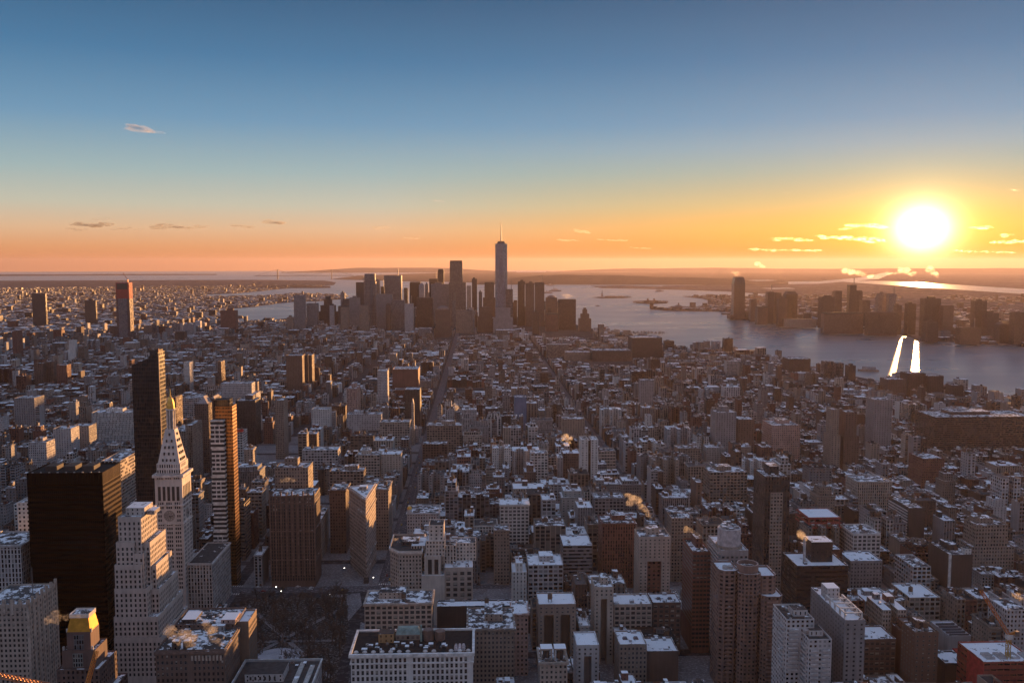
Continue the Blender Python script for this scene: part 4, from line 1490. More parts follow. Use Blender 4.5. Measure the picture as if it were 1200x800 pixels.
# places one can find in the picture, to say where an ordinary building stands
SPOTS = [(75, 650, 'the black slab'), (205, 600, 'the clock tower'), (428, 620, 'the wedge building'), (345, 640, 'the ornate brown tower'), (255, 560, 'the banded tower'), (170, 500, 'the slant-topped black tower'),
         (480, 770, 'the white hotel'), (576, 765, 'the brown cornice loft'), (520, 660, 'the setback block'), (466, 728, 'the arched penthouse building'), (655, 740, 'the two-court building'), (708, 725, 'the slim court building'),
         (742, 720, 'the snow-roofed row'), (690, 780, 'the small court building'), (648, 790, 'the tank-frame building'), (768, 660, 'the cream panel tower'), (822, 700, 'the red brick tower'), (855, 650, 'the drum-topped tower'),
         (880, 730, 'the round-crowned brick tower'), (908, 620, 'the tall brown slab'), (963, 695, 'the dark bulky building'), (945, 770, 'the balcony tower'), (990, 760, 'the pergola slab'), (965, 620, 'the red netted block'),
         (1016, 640, 'the big-windowed white loft'), (1015, 672, 'the grey gridded block'), (1072, 610, 'the stripe-sided slab'), (1165, 640, 'the stepped apartment block'), (1126, 670, 'the white-edged box'), (1086, 770, 'the dark brick block'),
         (1165, 720, 'the crane'), (1175, 785, 'the red corner block'), (603, 615, 'the white gridded loft'), (588, 645, 'the slender tan building'), (728, 640, 'the arched red block'), (640, 670, 'the two-level white block'),
         (495, 615, 'the gilded dome loft'), (690, 535, 'the white slot slab'), (520, 510, 'the large tan loft'), (855, 570, 'the west tan loft'), (990, 510, 'the art deco pair'), (1150, 505, 'the long dark block'),
         (1025, 580, 'the flat beige loft'), (850, 500, 'the western grey tower'), (130, 500, 'the white institution'), (345, 440, 'the twin-flanked slab'), (475, 445, 'the dark red library'), (412, 470, 'the pink tower'),
         (327, 490, 'the orange-flanked tower'), (610, 475, 'the blue-sheeted block'), (672, 500, 'the stub-tower block'), (1035, 485, 'the grey slab pair'), (922, 508, 'the pink brick cluster'), (375, 536, 'the long grey loft'),
         (430, 545, 'the roof-shed loft'), (30, 740, 'the beige parapet tower'), (240, 760, 'the cluttered roof block'), (95, 760, 'the gold roof'), (44, 530, 'the roof-box block'), (75, 520, 'the rounded pale block'), (1084, 682, 'the blank-flanked loft'),
         (275, 460, 'the pale housing block'), (225, 478, 'the square-grid block'), (715, 420, 'the riverside freight block'), (340, 715, 'the park'), (632, 540, 'the arch-topped white block'), (463, 503, 'the deep-cornice loft')]
HUE = {'W': 'white', 'L': 'pale grey', 'G': 'grey', 'B': 'beige', 'T': 'tan', 'N': 'brown', 'R': 'red brick', 'D': 'dark'}
NUM = ['one', 'two', 'three', 'four', 'five', 'six', 'seven', 'eight', 'nine', 'ten', 'eleven', 'twelve', 'thirteen', 'fourteen', 'fifteen', 'sixteen', 'seventeen', 'eighteen', 'nineteen', 'twenty']
USED = set()


def place_words(px, py):
    near = sorted(SPOTS, key=lambda s: (s[0] - px) ** 2 + (1.5 * (s[1] - py)) ** 2)
    for s in near[:6]:
        dx, dy = px - s[0], 1.5 * (py - s[1])
        q = math.hypot(dx, dy)
        far = 'just ' if q < 32 else ('' if q < 70 else 'well ')
        if abs(dy) > 1.8 * abs(dx):
            yield far + ('in front of ' if dy > 0 else 'behind ') + s[2]
        elif abs(dx) > 1.8 * abs(dy):
            yield far + ('right of ' if dx > 0 else 'left of ') + s[2]
        else:
            yield ('in front' if dy > 0 else 'behind') + ' and ' + ('right of ' if dx > 0 else 'left of ') + s[2]


def lot_label(L, px, py):
    n = max(3, min(20, round(L.h / 3.7)))
    w = L.x1 - L.x0
    form = ('narrow ' if w < 11 else 'broad ' if w > 27 else '')
    feat = ' with ' + L.features[0] if L.features else (' under snowy roof' if L.snow > 0.56 else ' with bare dark roof' if L.snow < 0.44 else '')
    for p in place_words(px, py):
        for t in (f'{form}{HUE[L.ck]} {NUM[n - 1]}-storey building{feat}, {p}', f'{form}{HUE[L.ck]} building of {NUM[n - 1]} floors{feat}, {p}'):
            if t not in USED and len(t.replace('-', ' ').split()) <= 16:
                USED.add(t)
                return t
    t = f'{HUE[L.ck]} {NUM[n - 1]}-storey house {next(place_words(px, py))}, {round(w)} paces wide'
    USED.add(t)
    return t


def build_city():
    rest = MB()
    for i, L in enumerate(LOTS):
        cx, cy_ = (L.x0 + L.x1) / 2, (L.y0 + L.y1) / 2
        if i in SINGLES:
            root = empty('city_building', (cx, cy_, 0))
            pieces = []

            def part(name):
                m = MB()
                pieces.append((name, m))
                return m
            raise_lot(L, 0, part)
            for name, m in pieces:
                m.build(name, MATS, root)
            c = COUNTS[i]
            tag(root, lot_label(L, c[1] / c[0], c[2] / c[0]), 'building', 'ordinary buildings of the city blocks')
            continue
        m = MB()
        raise_lot(L, 0 if L.dist < 1200 else 1 if L.dist < 2100 else 2, lambda name: m)
        v = np.asarray(m.v, dtype=np.float64).reshape(-1, 3) + (cx, cy_, -drop(cx, cy_))
        m.v = v.ravel().tolist()
        rest.extend(m)
    o = rest.build('city_buildings', MATS)
    kind(o, 'stuff')
    o['label'] = 'the mass of smaller city buildings with snowy roofs'


build_city()


def scatter_city(name, outline, n, seed, hs, label, zbase, near, far, tall=0.05, tallh=(30, 60)):
    """far quarters over the water: low houses and a few tall ones, one mass"""
    r = random.Random(seed)
    mb = MB()
    xs, ys = [p[0] for p in outline], [p[1] for p in outline]
    k = tries = 0
    while k < n and tries < n * 60:
        tries += 1
        px, d = r.uniform(-10, 1210), near * (far / near) ** r.random()
        x, y, _ = sight(px, 350)
        q = math.hypot(x, y)
        x, y = x / q * d, y / q * d
        if not inside(outline, x, y) or 1056 < px < 1089 or 1099 < px < 1107:
            continue
        if any(overlaps((x - 15, x + 15, y - 15, y + 15), (h.x0, h.x1, h.y0, h.y1), 6) for h in ACROSS):
            continue
        k += 1
        h = r.uniform(*tallh) if r.random() < tall else r.uniform(*hs)
        w, dd = r.uniform(12, 45), r.uniform(14, 40)
        g = shade(COLS[r.choice('GTNRDDND')], r.uniform(0.45, 0.9))
        z = zbase - drop(x, y)
        win = WINS[r.choice('psv')]
        mb.box(x - w / 2, x + w / 2, y, y + dd, z, z + h, (F_, (*g, r.random()), (win[2], win[3], 1, 0)), (R_, (0.07, 0.065, 0.065, r.gauss(0.48, 0.12))), win[0], win[1])
    o = mb.build(name, MATS)
    kind(o, 'stuff')
    o['label'] = label
    return o


scatter_city('brooklyn_rooftops', BROOKLYN, 9500, 5, (4, 10), 'low hazy quarters beyond the east river', -1.2, 3600, 13500, 0.015, (16, 40))
scatter_city('jersey_rooftops', JERSEY, 3200, 6, (7, 18), 'low hazy quarters on the far river shore', -1.0, 3300, 9500, 0.08, (25, 50))

# ------------------------------------------------------------------ landmark buildings
class Thing:
    """an Empty at the base of a thing; pieces are built in its own coordinates"""

    def __init__(self, name, label, cat, x, y, z=None, rot=0.0, group=None):
        self.o = empty(name, (x, y, -drop(x, y) if z is None else z))
        self.o.rotation_euler = (0, 0, rot)
        tag(self.o, label, cat, group)
        self.rng = random.Random(label)

    def put(self, name, mb, parent=None):
        return mb.build(name, MATS, parent or self.o)

    def block(self, x0, x1, y0, y1, z0, z1, col, wk='p', name='wall', roof='roof', par=1.0, snow=0.5, mi=F_, wins=None, pts=None, rc=(0.07, 0.065, 0.065), bay=None, floor=None):
        win = WINS[wk] if isinstance(wk, str) else wk
        a, b = shell(pts or rect(x0, x1, y0, y1), z0, z1, col, win, mi, bay, floor, par, snow, rc, wins)
        w = self.put(name, a)
        self.put(roof, b)
        return w

    def windows(self, walls, most=100):
        put_windows(self.o, walls, self.rng, most)


def at_y(px, py, Y, ox=0.0, oy=0.0):
    x, y, z = at_distance(px, py, Y)
    return x - ox, z


def black_slab():
    x1, y0, _ = at_height(120, 555, 168)
    x0 = at_distance(31, 555, y0)[0]
    w, d = x1 - x0, 34
    t = Thing('office_tower', 'huge black slab tower whose narrow flank glows orange', 'tower', x1 - w / 2, y0)
    bronze = (0.03, 0.0135, 0.0055)
    a, b = shell(rect(-w / 2, w / 2, 0, d), 0, 160, bronze, (1.5, 3.9, 0.86, 0.52), Z_, parapet=0)
    t.put('wall', a)
    a, b = shell(rect(-w / 2, w / 2, 0, d), 160.004, 168, bronze, (1.2, 8, 0.5, 1.0), Z_, parapet=1.0, snow=0.25, roofcol=(0.03, 0.03, 0.03))
    t.put('louvre_band', a)
    t.put('roof', b)
    for k in range(3):
        t.put('roof_plant', bulkhead(-w * 0.35 + k * w * 0.25, -w * 0.2 + k * w * 0.25, d * 0.35, d * 0.7, 168.01, 3.5, COLS['D'], 0.3, False))
    for k in range(9):
        t.put('roof_light', _box(-w * 0.45 + k * w * 0.11, -w * 0.45 + k * w * 0.11 + 1.0, 2, 3, 168, 169.2, COLS['L']))


def stepped_north_block():
    x1, y0, _ = at_height(165, 607, 132)
    x0 = at_distance(138, 607, y0)[0]
    w = x1 - x0
    col = (0.52, 0.455, 0.415)
    t = Thing('office_tower', 'massive pale stepped block with many square windows, beside the black slab', 'tower', x1 - w / 2, y0)
    a = w / 2
    tiers = [(-a, a, 0, 34, 132), (-a - 1, a - 5, -3, 36, 113), (-a, a + 5, 3, 38, 111), (a - 5, a + 2, -3, 30, 104), (-a - 2, a + 1, -5, 40, 96), (a - 2, a + 8, 6, 42, 92), (-a - 2, a + 5, -7, 42, 78), (a + 2, a + 11, 2, 46, 74), (-a - 3, a + 13, -8, 50, 56), (-a - 3, a + 15, -9, 54, 40)]
    walls = []
    for k, (p, q, r, s, h) in enumerate(tiers):
        t.block(p + k * 0.03, q + k * 0.03, r - k * 0.03, s + k * 0.03, 0, h, col, 'n', 'wall' if k == 0 else 'setback_wall', 'roof' if k == 0 else 'setback_roof', 1.2)
        walls.append(((p + k * .03, r - k * 0.03), (q + k * .03, r - k * .03), max(10, h - 48), h - 2.0, 3.3, 4.0, 1.4, 2.3, None))
        walls.append(((q + k * 0.03, r - k * .03), (q + k * .03, s + k * .03), max(10, h - 44), h - 2.0, 3.3, 4.0, 1.4, 2.3, None))
    t.windows(walls)
    t.put('penthouse', bulkhead(-a + 3, a, 8, 26, 132.02, 6, col, 0.6))
    t.put('penthouse', bulkhead(a + 1, a + 7, 10, 22, 132.02, 3, COLS['G'], 0.6))


def clock_tower():
    y0 = 806.0
    x0, _ = at_y(181, 557, y0)
    x1, z = at_y(213, 557, y0)
    w, d = x1 - x0, 25.0
    cx = (x0 + x1) / 2
    col = (0.64, 0.575, 0.54)
    t = Thing('clock_tower', 'pale marble clock tower with steep pyramid roof and gilded lantern', 'tower', cx, y0)
    S = z
    wins = [WINS['n'], WINS['n'], WINS['p'], WINS['p']]
    wl = t.block(-w / 2, w / 2, 0, d, 0, S, col, 'n', par=0.0, wins=wins)
    groups = lambda s, j: min(abs(s - 0.345), abs(s - 0.655)) < 0.035 or s < 0.06 or s > 0.94
    clock_z = at_distance(198, 604, y0)[2]

    def skip(s, j):
        z_ = S - (j + 1) * 3.9
        return groups(s, j) or (abs(s - 0.5) < 0.25 and abs(z_ + 1 - clock_z) < 6.2) or (S - 26 < z_ < S - 4)
    t.windows([((-w / 2, 0), (w / 2, 0), 30, S, w / 13, 3.9, 1.25, 2.2, skip), ((w / 2, 0), (w / 2, d), 30, S, d / 13, 3.9, 1.25, 2.2, skip)])
    # arcaded loggia, cornices
    for k in range(5):
        x = (k - 2) * w * 0.17
        t.put('loggia_arch', _box(x - 1.2, x + 1.2, -0.25, 0.1, S - 23, S - 10, COLS['D']))
        yy = d / 2 + (k - 2) * d * 0.17
        t.put('loggia_arch', _box(w / 2 - 0.1, w / 2 + 0.25, yy - 1.2, yy + 1.2, S - 23, S - 10, COLS['D']))
    base = rect(-w / 2, w / 2, 0, d)
    t.put('cornice', cornice_band(base, S - 1.5, 2.4, 1.7, col))
    t.put('string_course', cornice_band(base, S - 28, 1.4, 0.9, col))
    t.put('string_course', cornice_band(base, clock_z - 8, 1.0, 0.6, col))
    # clock faces, each a dial with rim and hands
    for face in range(2):
        dial = MB()
        r = 4.1

        def P(a, b, out):
            return (a, -out, clock_z + b) if face == 0 else (w / 2 + out, d / 2 + a, clock_z + b)
        pr, pd = [], []
        K = 24
        for i in range(K):
            a0 = 2 * math.pi * i / K
            pr.append((math.cos(a0), math.sin(a0)))
        for i in range(K):
            a, b = pr[i], pr[(i + 1) % K]
            dial.poly([P(a[0] * r, a[1] * r, 0.1), P(a[0] * (r + 1), a[1] * (r + 1), 0.1), P(b[0] * (r + 1), b[1] * (r + 1), 0.5), P(b[0] * r, b[1] * r, 0.5)][::1], P_, shade(col, 0.55))
        dial.poly([P(a * r, b * r, 0.22) for a, b in pr], P_, (0.3, 0.27, 0.26))
        for i in range(12):
            a0 = 2 * math.pi * i / 12
            ca, sa = math.cos(a0), math.sin(a0)
            dial.poly([P(ca * r * 0.72 - sa * .18, sa * r * 0.72 + ca * .18, 0.3), P(ca * r * 0.72 + sa * .18, sa * r * 0.72 - ca * .18, 0.3), P(ca * r * 0.95 + sa * .22, sa * r * 0.95 - ca * .22, 0.3), P(ca * r * 0.95 - sa * .22, sa * r * 0.95 + ca * .22, 0.3)], P_, (0.62, 0.58, 0.5))
        dob = t.put('clock_face', dial)
        for ang, L in ((rad(-60), 2.3), (rad(-10), 3.5)):
            hm = MB()
            hm.bar(P(0, 0, 0.42), P(math.cos(ang) * L, math.sin(ang) * L, 0.42), 0.42, P_, (0.03, 0.03, 0.03))
            t.put('clock_hand', hm, dob)
    # upper storey, pyramid, lantern, cupola, tip
    y_ = lambda py: at_distance(196, py, y0 + d / 2)[2]
    zb, zp, zl, zc, zt = S + 10, y_(502), y_(480), y_(466), y_(455)
    t.block(0, 0, 0, 0, S + 1.0, zb, col, (2.2, 5, 0.5, 0.6), 'upper_wall', 'upper_roof', 0.8, pts=inset(base, 1.6))
    pb, pt = inset(base, 2.4), inset(base, w * 0.33)
    mb = MB()
    mb.frustum(pb, zb + 0.1, pt, zp, (F_, (*col, 0.2), (0, 0, 1, 0)))
    t.put('pyramid_roof', mb)
    for k, n in enumerate((4, 3, 3, 2, 1)):
        f = (k + 0.6) / 5.4
        zz = zb + (zp - zb) * f
        for i in range(n):
            half = (w / 2 - 2.4) * (1 - f) + (w / 2 - w * 0.33) * f
            x = (i - (n - 1) / 2) * half * 1.5 / max(n, 2)
            yin = 2.4 + (w * 0.33 - 2.4) * f
            t.put('dormer', _box(x - 0.6, x + 0.6, yin - 0.9, yin + 1.0, zz - 1, zz + 1.3, COLS['D']))
            t.put('dormer', _box(w / 2 - yin - 1.0, w / 2 - yin + 0.9, d / 2 + x - 0.6, d / 2 + x + 0.6, zz - 1, zz + 1.3, COLS['D']))
    r = w * 0.145
    lan = t.put('lantern', _cyl(0, d / 2, r * 0.75, zp, zl, shade(col, 0.5)))
    for i in range(8):
        a0 = 2 * math.pi * i / 8
        mb = MB()
        mb.bar((r * math.cos(a0), d / 2 + r * math.sin(a0), zp), (r * math.cos(a0), d / 2 + r * math.sin(a0), zl), 0.9, P_, col)
        t.put('column', mb, lan)
    mb = MB()
    mb.cyl(0, d / 2, r * 1.25, zl, zl + 1.2, (P_, col), k=12)
    t.put('lantern_cornice', mb)
    mb = MB()
    for k in range(5):
        a0, a1 = math.pi / 2 * k / 5, math.pi / 2 * (k + 1) / 5
        mb.frustum(ring(0, d / 2, r * 1.05 * math.cos(a0) + 0.02, 12), zl + 1.2 + (zc - zl) * math.sin(a0), ring(0, d / 2, r * 1.05 * math.cos(a1) + 0.02, 12), zl + 1.2 + (zc - zl) * math.sin(a1), (M_, (0.85, 0.5, 0.12)))
    t.put('cupola', mb)
    mb = MB()
    mb.cyl(0, d / 2, 0.9, zc + 1, zt, (M_, (0.85, 0.55, 0.16)), r1=0.15, k=8)
    t.put('finial', mb)
    # the lower wing towards the park corner
    zw = 60
    wa = Thing('office_building', 'low grey wing with ribbed flank at the foot of the clock tower', 'building', cx + w / 2 + 11.5, y0 + 6)
    wa.block(-11, 11, 0, 62, 0, zw - 8, shade(col, 0.8), 'v', snow=0.4)
    wa.put('cornice', cornice_band(rect(-11, 11, 0, 62), zw - 9, 1.4, 0.7, shade(col, 0.8)))


def slant_tower():
    y0 = 950.0
    x0, za = at_y(154, 428, y0)
    x1, zb = at_y(185, 413, y0)
    w, d = x1 - x0, 20
    t = Thing('apartment_tower', 'sleek black glass tower with slanted top rising behind the clock tower', 'tower', (x0 + x1) / 2, y0)
    col = (0.045, 0.035, 0.03)
    xs = [-w / 2, w * 0.13, w * 0.15, w / 2]
    zs = [za, za + (zb - za) * 0.55, za + (zb - za) * 0.72, zb]
    mb = MB()
    H = zs
    c4 = (*col, 0.37)
    for (xa, z_a), (xb, z_b) in zip(zip(xs, zs), list(zip(xs, zs))[1:]):
        n = max(1, round((xb - xa) / 1.7))
        mb.poly([(xa, 0, 0), (xb, 0, 0), (xb, 0, z_b), (xa, 0, z_a)], G_, c4, (0.88, 0.9, 1, 0), (0, 0, n, 0, n, z_b / 4.2, 0, z_a / 4.2))
        mb.poly([(xb, d, 0), (xa, d, 0), (xa, d, z_a), (xb, d, z_b)], G_, c4, (0.88, 0.9, 1, 0), (0, 0, n, 0, n, z_b / 4.2, 0, z_a / 4.2))
        mb.poly([(xa, 0, z_a), (xb, 0, z_b), (xb, d, z_b), (xa, d, z_a)], M_, (0.03, 0.03, 0.03))
    for x, z in ((w / 2, zb), (-w / 2, za)):
        q = [(x, 0, 0), (x, d, 0), (x, d, z), (x, 0, z)]
        mb.poly(q if x > 0 else q[::-1], G_, c4, (0.88, 0.8, 1, 0), (0, 0, 10, 0, 10, 54, 0, 54) if x > 0 else (0, 54, 10, 54, 10, 0, 0, 0))
    t.put('wall', mb)
    t.put('roof_frame', _box(w * 0.16, w / 2 - 1, 2, d - 2, zb - 6, zb + 2.5, COLS['D']))
    t.put('edge_fin', _box(w / 2, w / 2 + 0.8, -0.3, 0.9, 0, zb - 3, (0.34, 0.24, 0.16)))
    t.put('crane_light', _box(w / 2 - 2, w / 2, 2, 4, zb + 0.1, zb + 4, COLS['R']))


def banded_tower():
    y0 = 892.0
    x0, zf = at_y(246, 493, y0)
    x1, _ = at_y(262, 493, y0)
    xc0, zc = at_y(252, 477, y0 + 6)
    xc1, _ = at_y(272, 477, y0 + 6)
    t = Thing('apartment_tower', 'slim tower with white banded pods in front of a bronze core', 'tower', (xc0 + xc1) / 2, y0)
    ox = (xc0 + xc1) / 2
    a, b = shell(rect(xc0 - ox, xc1 - ox, 6, 22), 0, zc, (0.3, 0.16, 0.07), (1.6, 3.6, 0.7, 0.5), Z_, parapet=0.8, snow=0.2)
    t.put('core_wall', a)
    t.put('core_roof', b)
    a, b = shell(rect(xc0 - ox - 2, xc1 - ox - 3, 8, 20), zc - 4, zc + 7, COLS['K'], WINS['g'], G_, parapet=0.3, snow=0.1)
    t.put('crown_wall', a)
    t.put('crown_roof', b)
    zs = [0, 30, 58, 86, 114, 142, zf]
    for k in range(6):
        lo, hi = zs[k] + (1.5 if k else 0), zs[k + 1]
        i = 0.0 if k % 2 else 0.8
        n = max(1, int((hi - lo) / 3.9))
        pod = t.put('pod', _box(x0 - ox + i + .3, x1 - ox - .3, 0.3, 5.9, lo, hi, (0.03, 0.03, 0.035)))
        for j in range(n + 1):
            z = lo + (hi - lo) * j / n
            t.put('white_band', _box(x0 - ox + i, x1 - ox, 0.0, 5.95, z - 0.9, min(z + 0.9, hi + 0.4), COLS['W']), pod)
        for s in (0.33, 0.66):
            x = x0 - ox + (x1 - x0) * s
            if k != 2:
                t.put('white_pier', _box(x - 0.5, x + 0.5, 0.12, 0.4, lo + 3.9, hi - 3.9, COLS['L']), pod)


def gold_mansard():
    zg = 92.0
    xa, y0, _ = at_height(78, 742, zg)
    xb = at_distance(106, 742, y0)[0]
    w, d, cx = xb - xa, 13.0, (xa + xb) / 2
    t = Thing('office_tower', 'brown setback tower with yellow gilded mansard roof and white rim', 'tower', cx, y0)
    zt = at_distance(94, 723, y0 + 2)[2]
    brown = (0.13, 0.085, 0.075)
    mb = MB()
    b0 = rect(-w / 2, w / 2, 0, d)
    mb.frustum(b0, zg + 0.01, rect(-w * 0.36, w * 0.4, 1.4, d - 1.6), zt, (M_, (0.62, 0.33, 0.05)))
    t.put('gilded_roof', mb)
    t.block(-w * 0.39, w * 0.43, 1.0, d - 1.2, zt + 0.01, zt + 1.6, (0.6, 0.55, 0.52), 'n', 'roof_rim', 'rim_top', 1.0)
    z1, z2 = zg - (742 - 758) * -0.62, 0
    hs = [(0.0, zg, w / 2, 0.0, d), (0.0, zg - 11, w / 2 + 2.3, -2.5, d + 3), (0, zg - 22, w / 2 + 4.5, -6, d + 9), (0, zg - 40, w / 2 + 8, -9, d + 14)]
    for k, (_, h, r, ya, yb) in enumerate(hs):
        t.block(-r, r + k * 1.2, ya, yb, 0, h, brown if k else (0.16, 0.1, 0.09), 'n' if k < 2 else 'p', 'wall' if k == 0 else 'setback_wall', 'roof' if k == 0 else 'setback_roof', 0.9)
    t.put('glass_bay', _box(-w * 0.2, w * 0.22, -0.35, 0.0, zg - 10.5, zg - 0.8, (0.16, 0.16, 0.17), (0.7, 0.8, 1, 0), 1.5, 3))
    t.put('glass_bay', _box(-w * 0.2, w * 0.22, -2.9, -2.5, zg - 21, zg - 12, (0.2, 0.21, 0.2), (0.6, 0.7, 1, 0), 1.5, 3))
    for s in (-1, 1):
        for ya, z in ((0.6, zg + 0.5), (-2.0, zg - 10.2)):
            t.put('finial', _box(s * (w / 2 + (0 if z > zg else 1.6)) - 0.5, s * (w / 2 + (0 if z > zg else 1.6)) + 0.5, ya, ya + 1, z, z + 2.4, COLS['L']))


def cluttered_block():
    H = 74.0
    xa, y0, _ = at_height(182, 764, H)
    xb = at_distance(263, 764, y0)[0]
    w = xb - xa
    d = at_height(230, 717, H)[1] - y0
    cx = (xa + xb) / 2
    t = Thing('office_building', 'dark brown office block with cluttered snowy roof and sunlit right flank', 'building', cx, y0)
    br = (0.15, 0.105, 0.09)
    wn = [WINS['n'], WINS['n'], WINS['p'], WINS['p']]
    t.block(-w / 2, w / 2, 0, d * 0.55, 0, H, br, 'n', wins=wn, par=1.4, snow=0.5)
    xr = at_distance(284, 735, y0 + d * 0.62)[0] - cx
    t.block(-w / 2, w / 2 - 3, d * 0.55 + 0.02, d, 0, H + 2, br, 'p', 'rear_wall', 'rear_roof', 1.4, 0.5)
    t.block(w / 2 - 2.98, xr + 4, d * 0.64, d - 1, 0, H + 1, (0.24, 0.165, 0.125), 'n', 'wing_wall', 'wing_roof', 1.4, 0.6)
    f = lambda s, j: abs(s - 0.5) < 0.03
    t.windows([((-w / 2, 0), (w / 2, 0), 28, H - 1, 3.0, 4.0, 1.3, 2.1, f), ((w / 2, 0), (w / 2, d * 0.55), 28, H - 1, 3.0, 4.0, 1.3, 2.1, None), ((xr + 4, d * 0.64), (xr + 4, d - 1), 28, H - 1, 2.6, 4.0, 1.2, 2.2, None)])
    t.put('cornice', cornice_band(rect(-w / 2, w / 2, 0, d * 0.55), H - 1.2, 1.8, 0.8, shade(br, 1.2)))
    # round cistern rim, plant boxes, light arches at the eaves
    mb = MB()
    cxr, cyr, r = w * 0.27, d * 0.27, 5.2
    for a, b in zip(ring(0, 0, 1, 20), ring(0, 0, 1, 20)[1:] + ring(0, 0, 1, 20)[:1]):
        mb.poly([(cxr + a[0] * r, cyr + a[1] * r, H), (cxr + b[0] * r, cyr + b[1] * r, H), (cxr + b[0] * r, cyr + b[1] * r, H + 2), (cxr + a[0] * r, cyr + a[1] * r, H + 2)], P_, (0.2, 0.18, 0.17))
        mb.poly([(cxr + a[0] * r * .86, cyr + a[1] * r * .86, H + 2), (cxr + a[0] * r, cyr + a[1] * r, H + 2), (cxr + b[0] * r, cyr + b[1] * r, H + 2), (cxr + b[0] * r * .86, cyr + b[1] * r * .86, H + 2)][::-1], P_, (0.2, 0.18, 0.17))
    t.put('cistern_rim', mb)
    for k in range(9):
        x = w * 0.03 + k * w * 0.052
        t.put('eaves_arch', _box(x - 0.6, x + 0.6, -0.3, 0, H - 6, H - 2.5, COLS['B']))
    for _ in range(26):
        t.put('roof_vent', vent(t.rng.uniform(-w * 0.46, w * 0.1), t.rng.uniform(2, d * 0.5), H, t.rng))
    for x0, x1, ya, yb, hh, c in ((-w * .28, -w * .18, 3, 7, 6, 'D'), (-w * .12, -w * .02, 3, 7, 6, 'D'), (w * 0.1, w * 0.3, d * 0.48, d * 0.53, 4, 'G')):
        t.put('roof_plant', bulkhead(x0, x1, ya, yb, H + 0.01, hh, COLS[c], 0.6))
    t.put('penthouse', bulkhead(-w * 0.42, -w * 0.2, d * 0.62, d * 0.85, H + 2.02, 3, COLS['D'], 0.7))
    t.put('penthouse', bulkhead(w * 0.2, w * 0.42, d * 0.6, d * 0.8, H + 2.02, 3, COLS['P'], 0.7))
    for _ in range(16):
        t.put('roof_vent', vent(t.rng.uniform(-w * 0.4, w * 0.15), t.rng.uniform(d * 0.6, d * 0.95), H + 2, t.rng))


def park_corner_block():
    H = 48.0
    xa, yb, _ = at_height(288, 775, H)
    xb = at_distance(377, 775, yb)[0]
    w, d, cx = xb - xa, 42, (xa + xb) / 2
    t = Thing('office_building', 'low block with white roof rim, snow strips and a sunken court, beside the park', 'building', cx, yb - d)
    t.block(-w / 2, w / 2, 0, d, 0, H, COLS['L'], 'p', par=1.3, snow=0.3)
    t.put('white_coping', cornice_band(rect(-w / 2, w / 2, 0, d), H + 0.4, 1.1, 0.7, COLS['W']))
    t.put('penthouse', bulkhead(-w * 0.36, w * 0.12, d * 0.25, d * 0.68, H + 0.02, 5.5, COLS['L'], 0.25))
    for k in range(6):
        t.put('window', _box(-w * 0.3 + k * 3.2, -w * 0.3 + k * 3.2 + 1.3, d * 0.25 - 0.1, d * 0.25, H + 1.6, H + 3.9, COLS['K']))
    for x0, x1, y0, y1 in ((w * 0.24, w * 0.3, 3, d - 3), (w * 0.38, w * 0.44, 3, d - 8)):
        t.put('roof_walkway', _box(x0, x1, y0, y1, H + 0.02, H + 0.8, COLS['W']))
    for _ in range(12):
        t.put('roof_vent', vent(t.rng.uniform(-w * 0.42, w * 0.4), t.rng.uniform(d * 0.72, d * 0.95), H, t.rng))


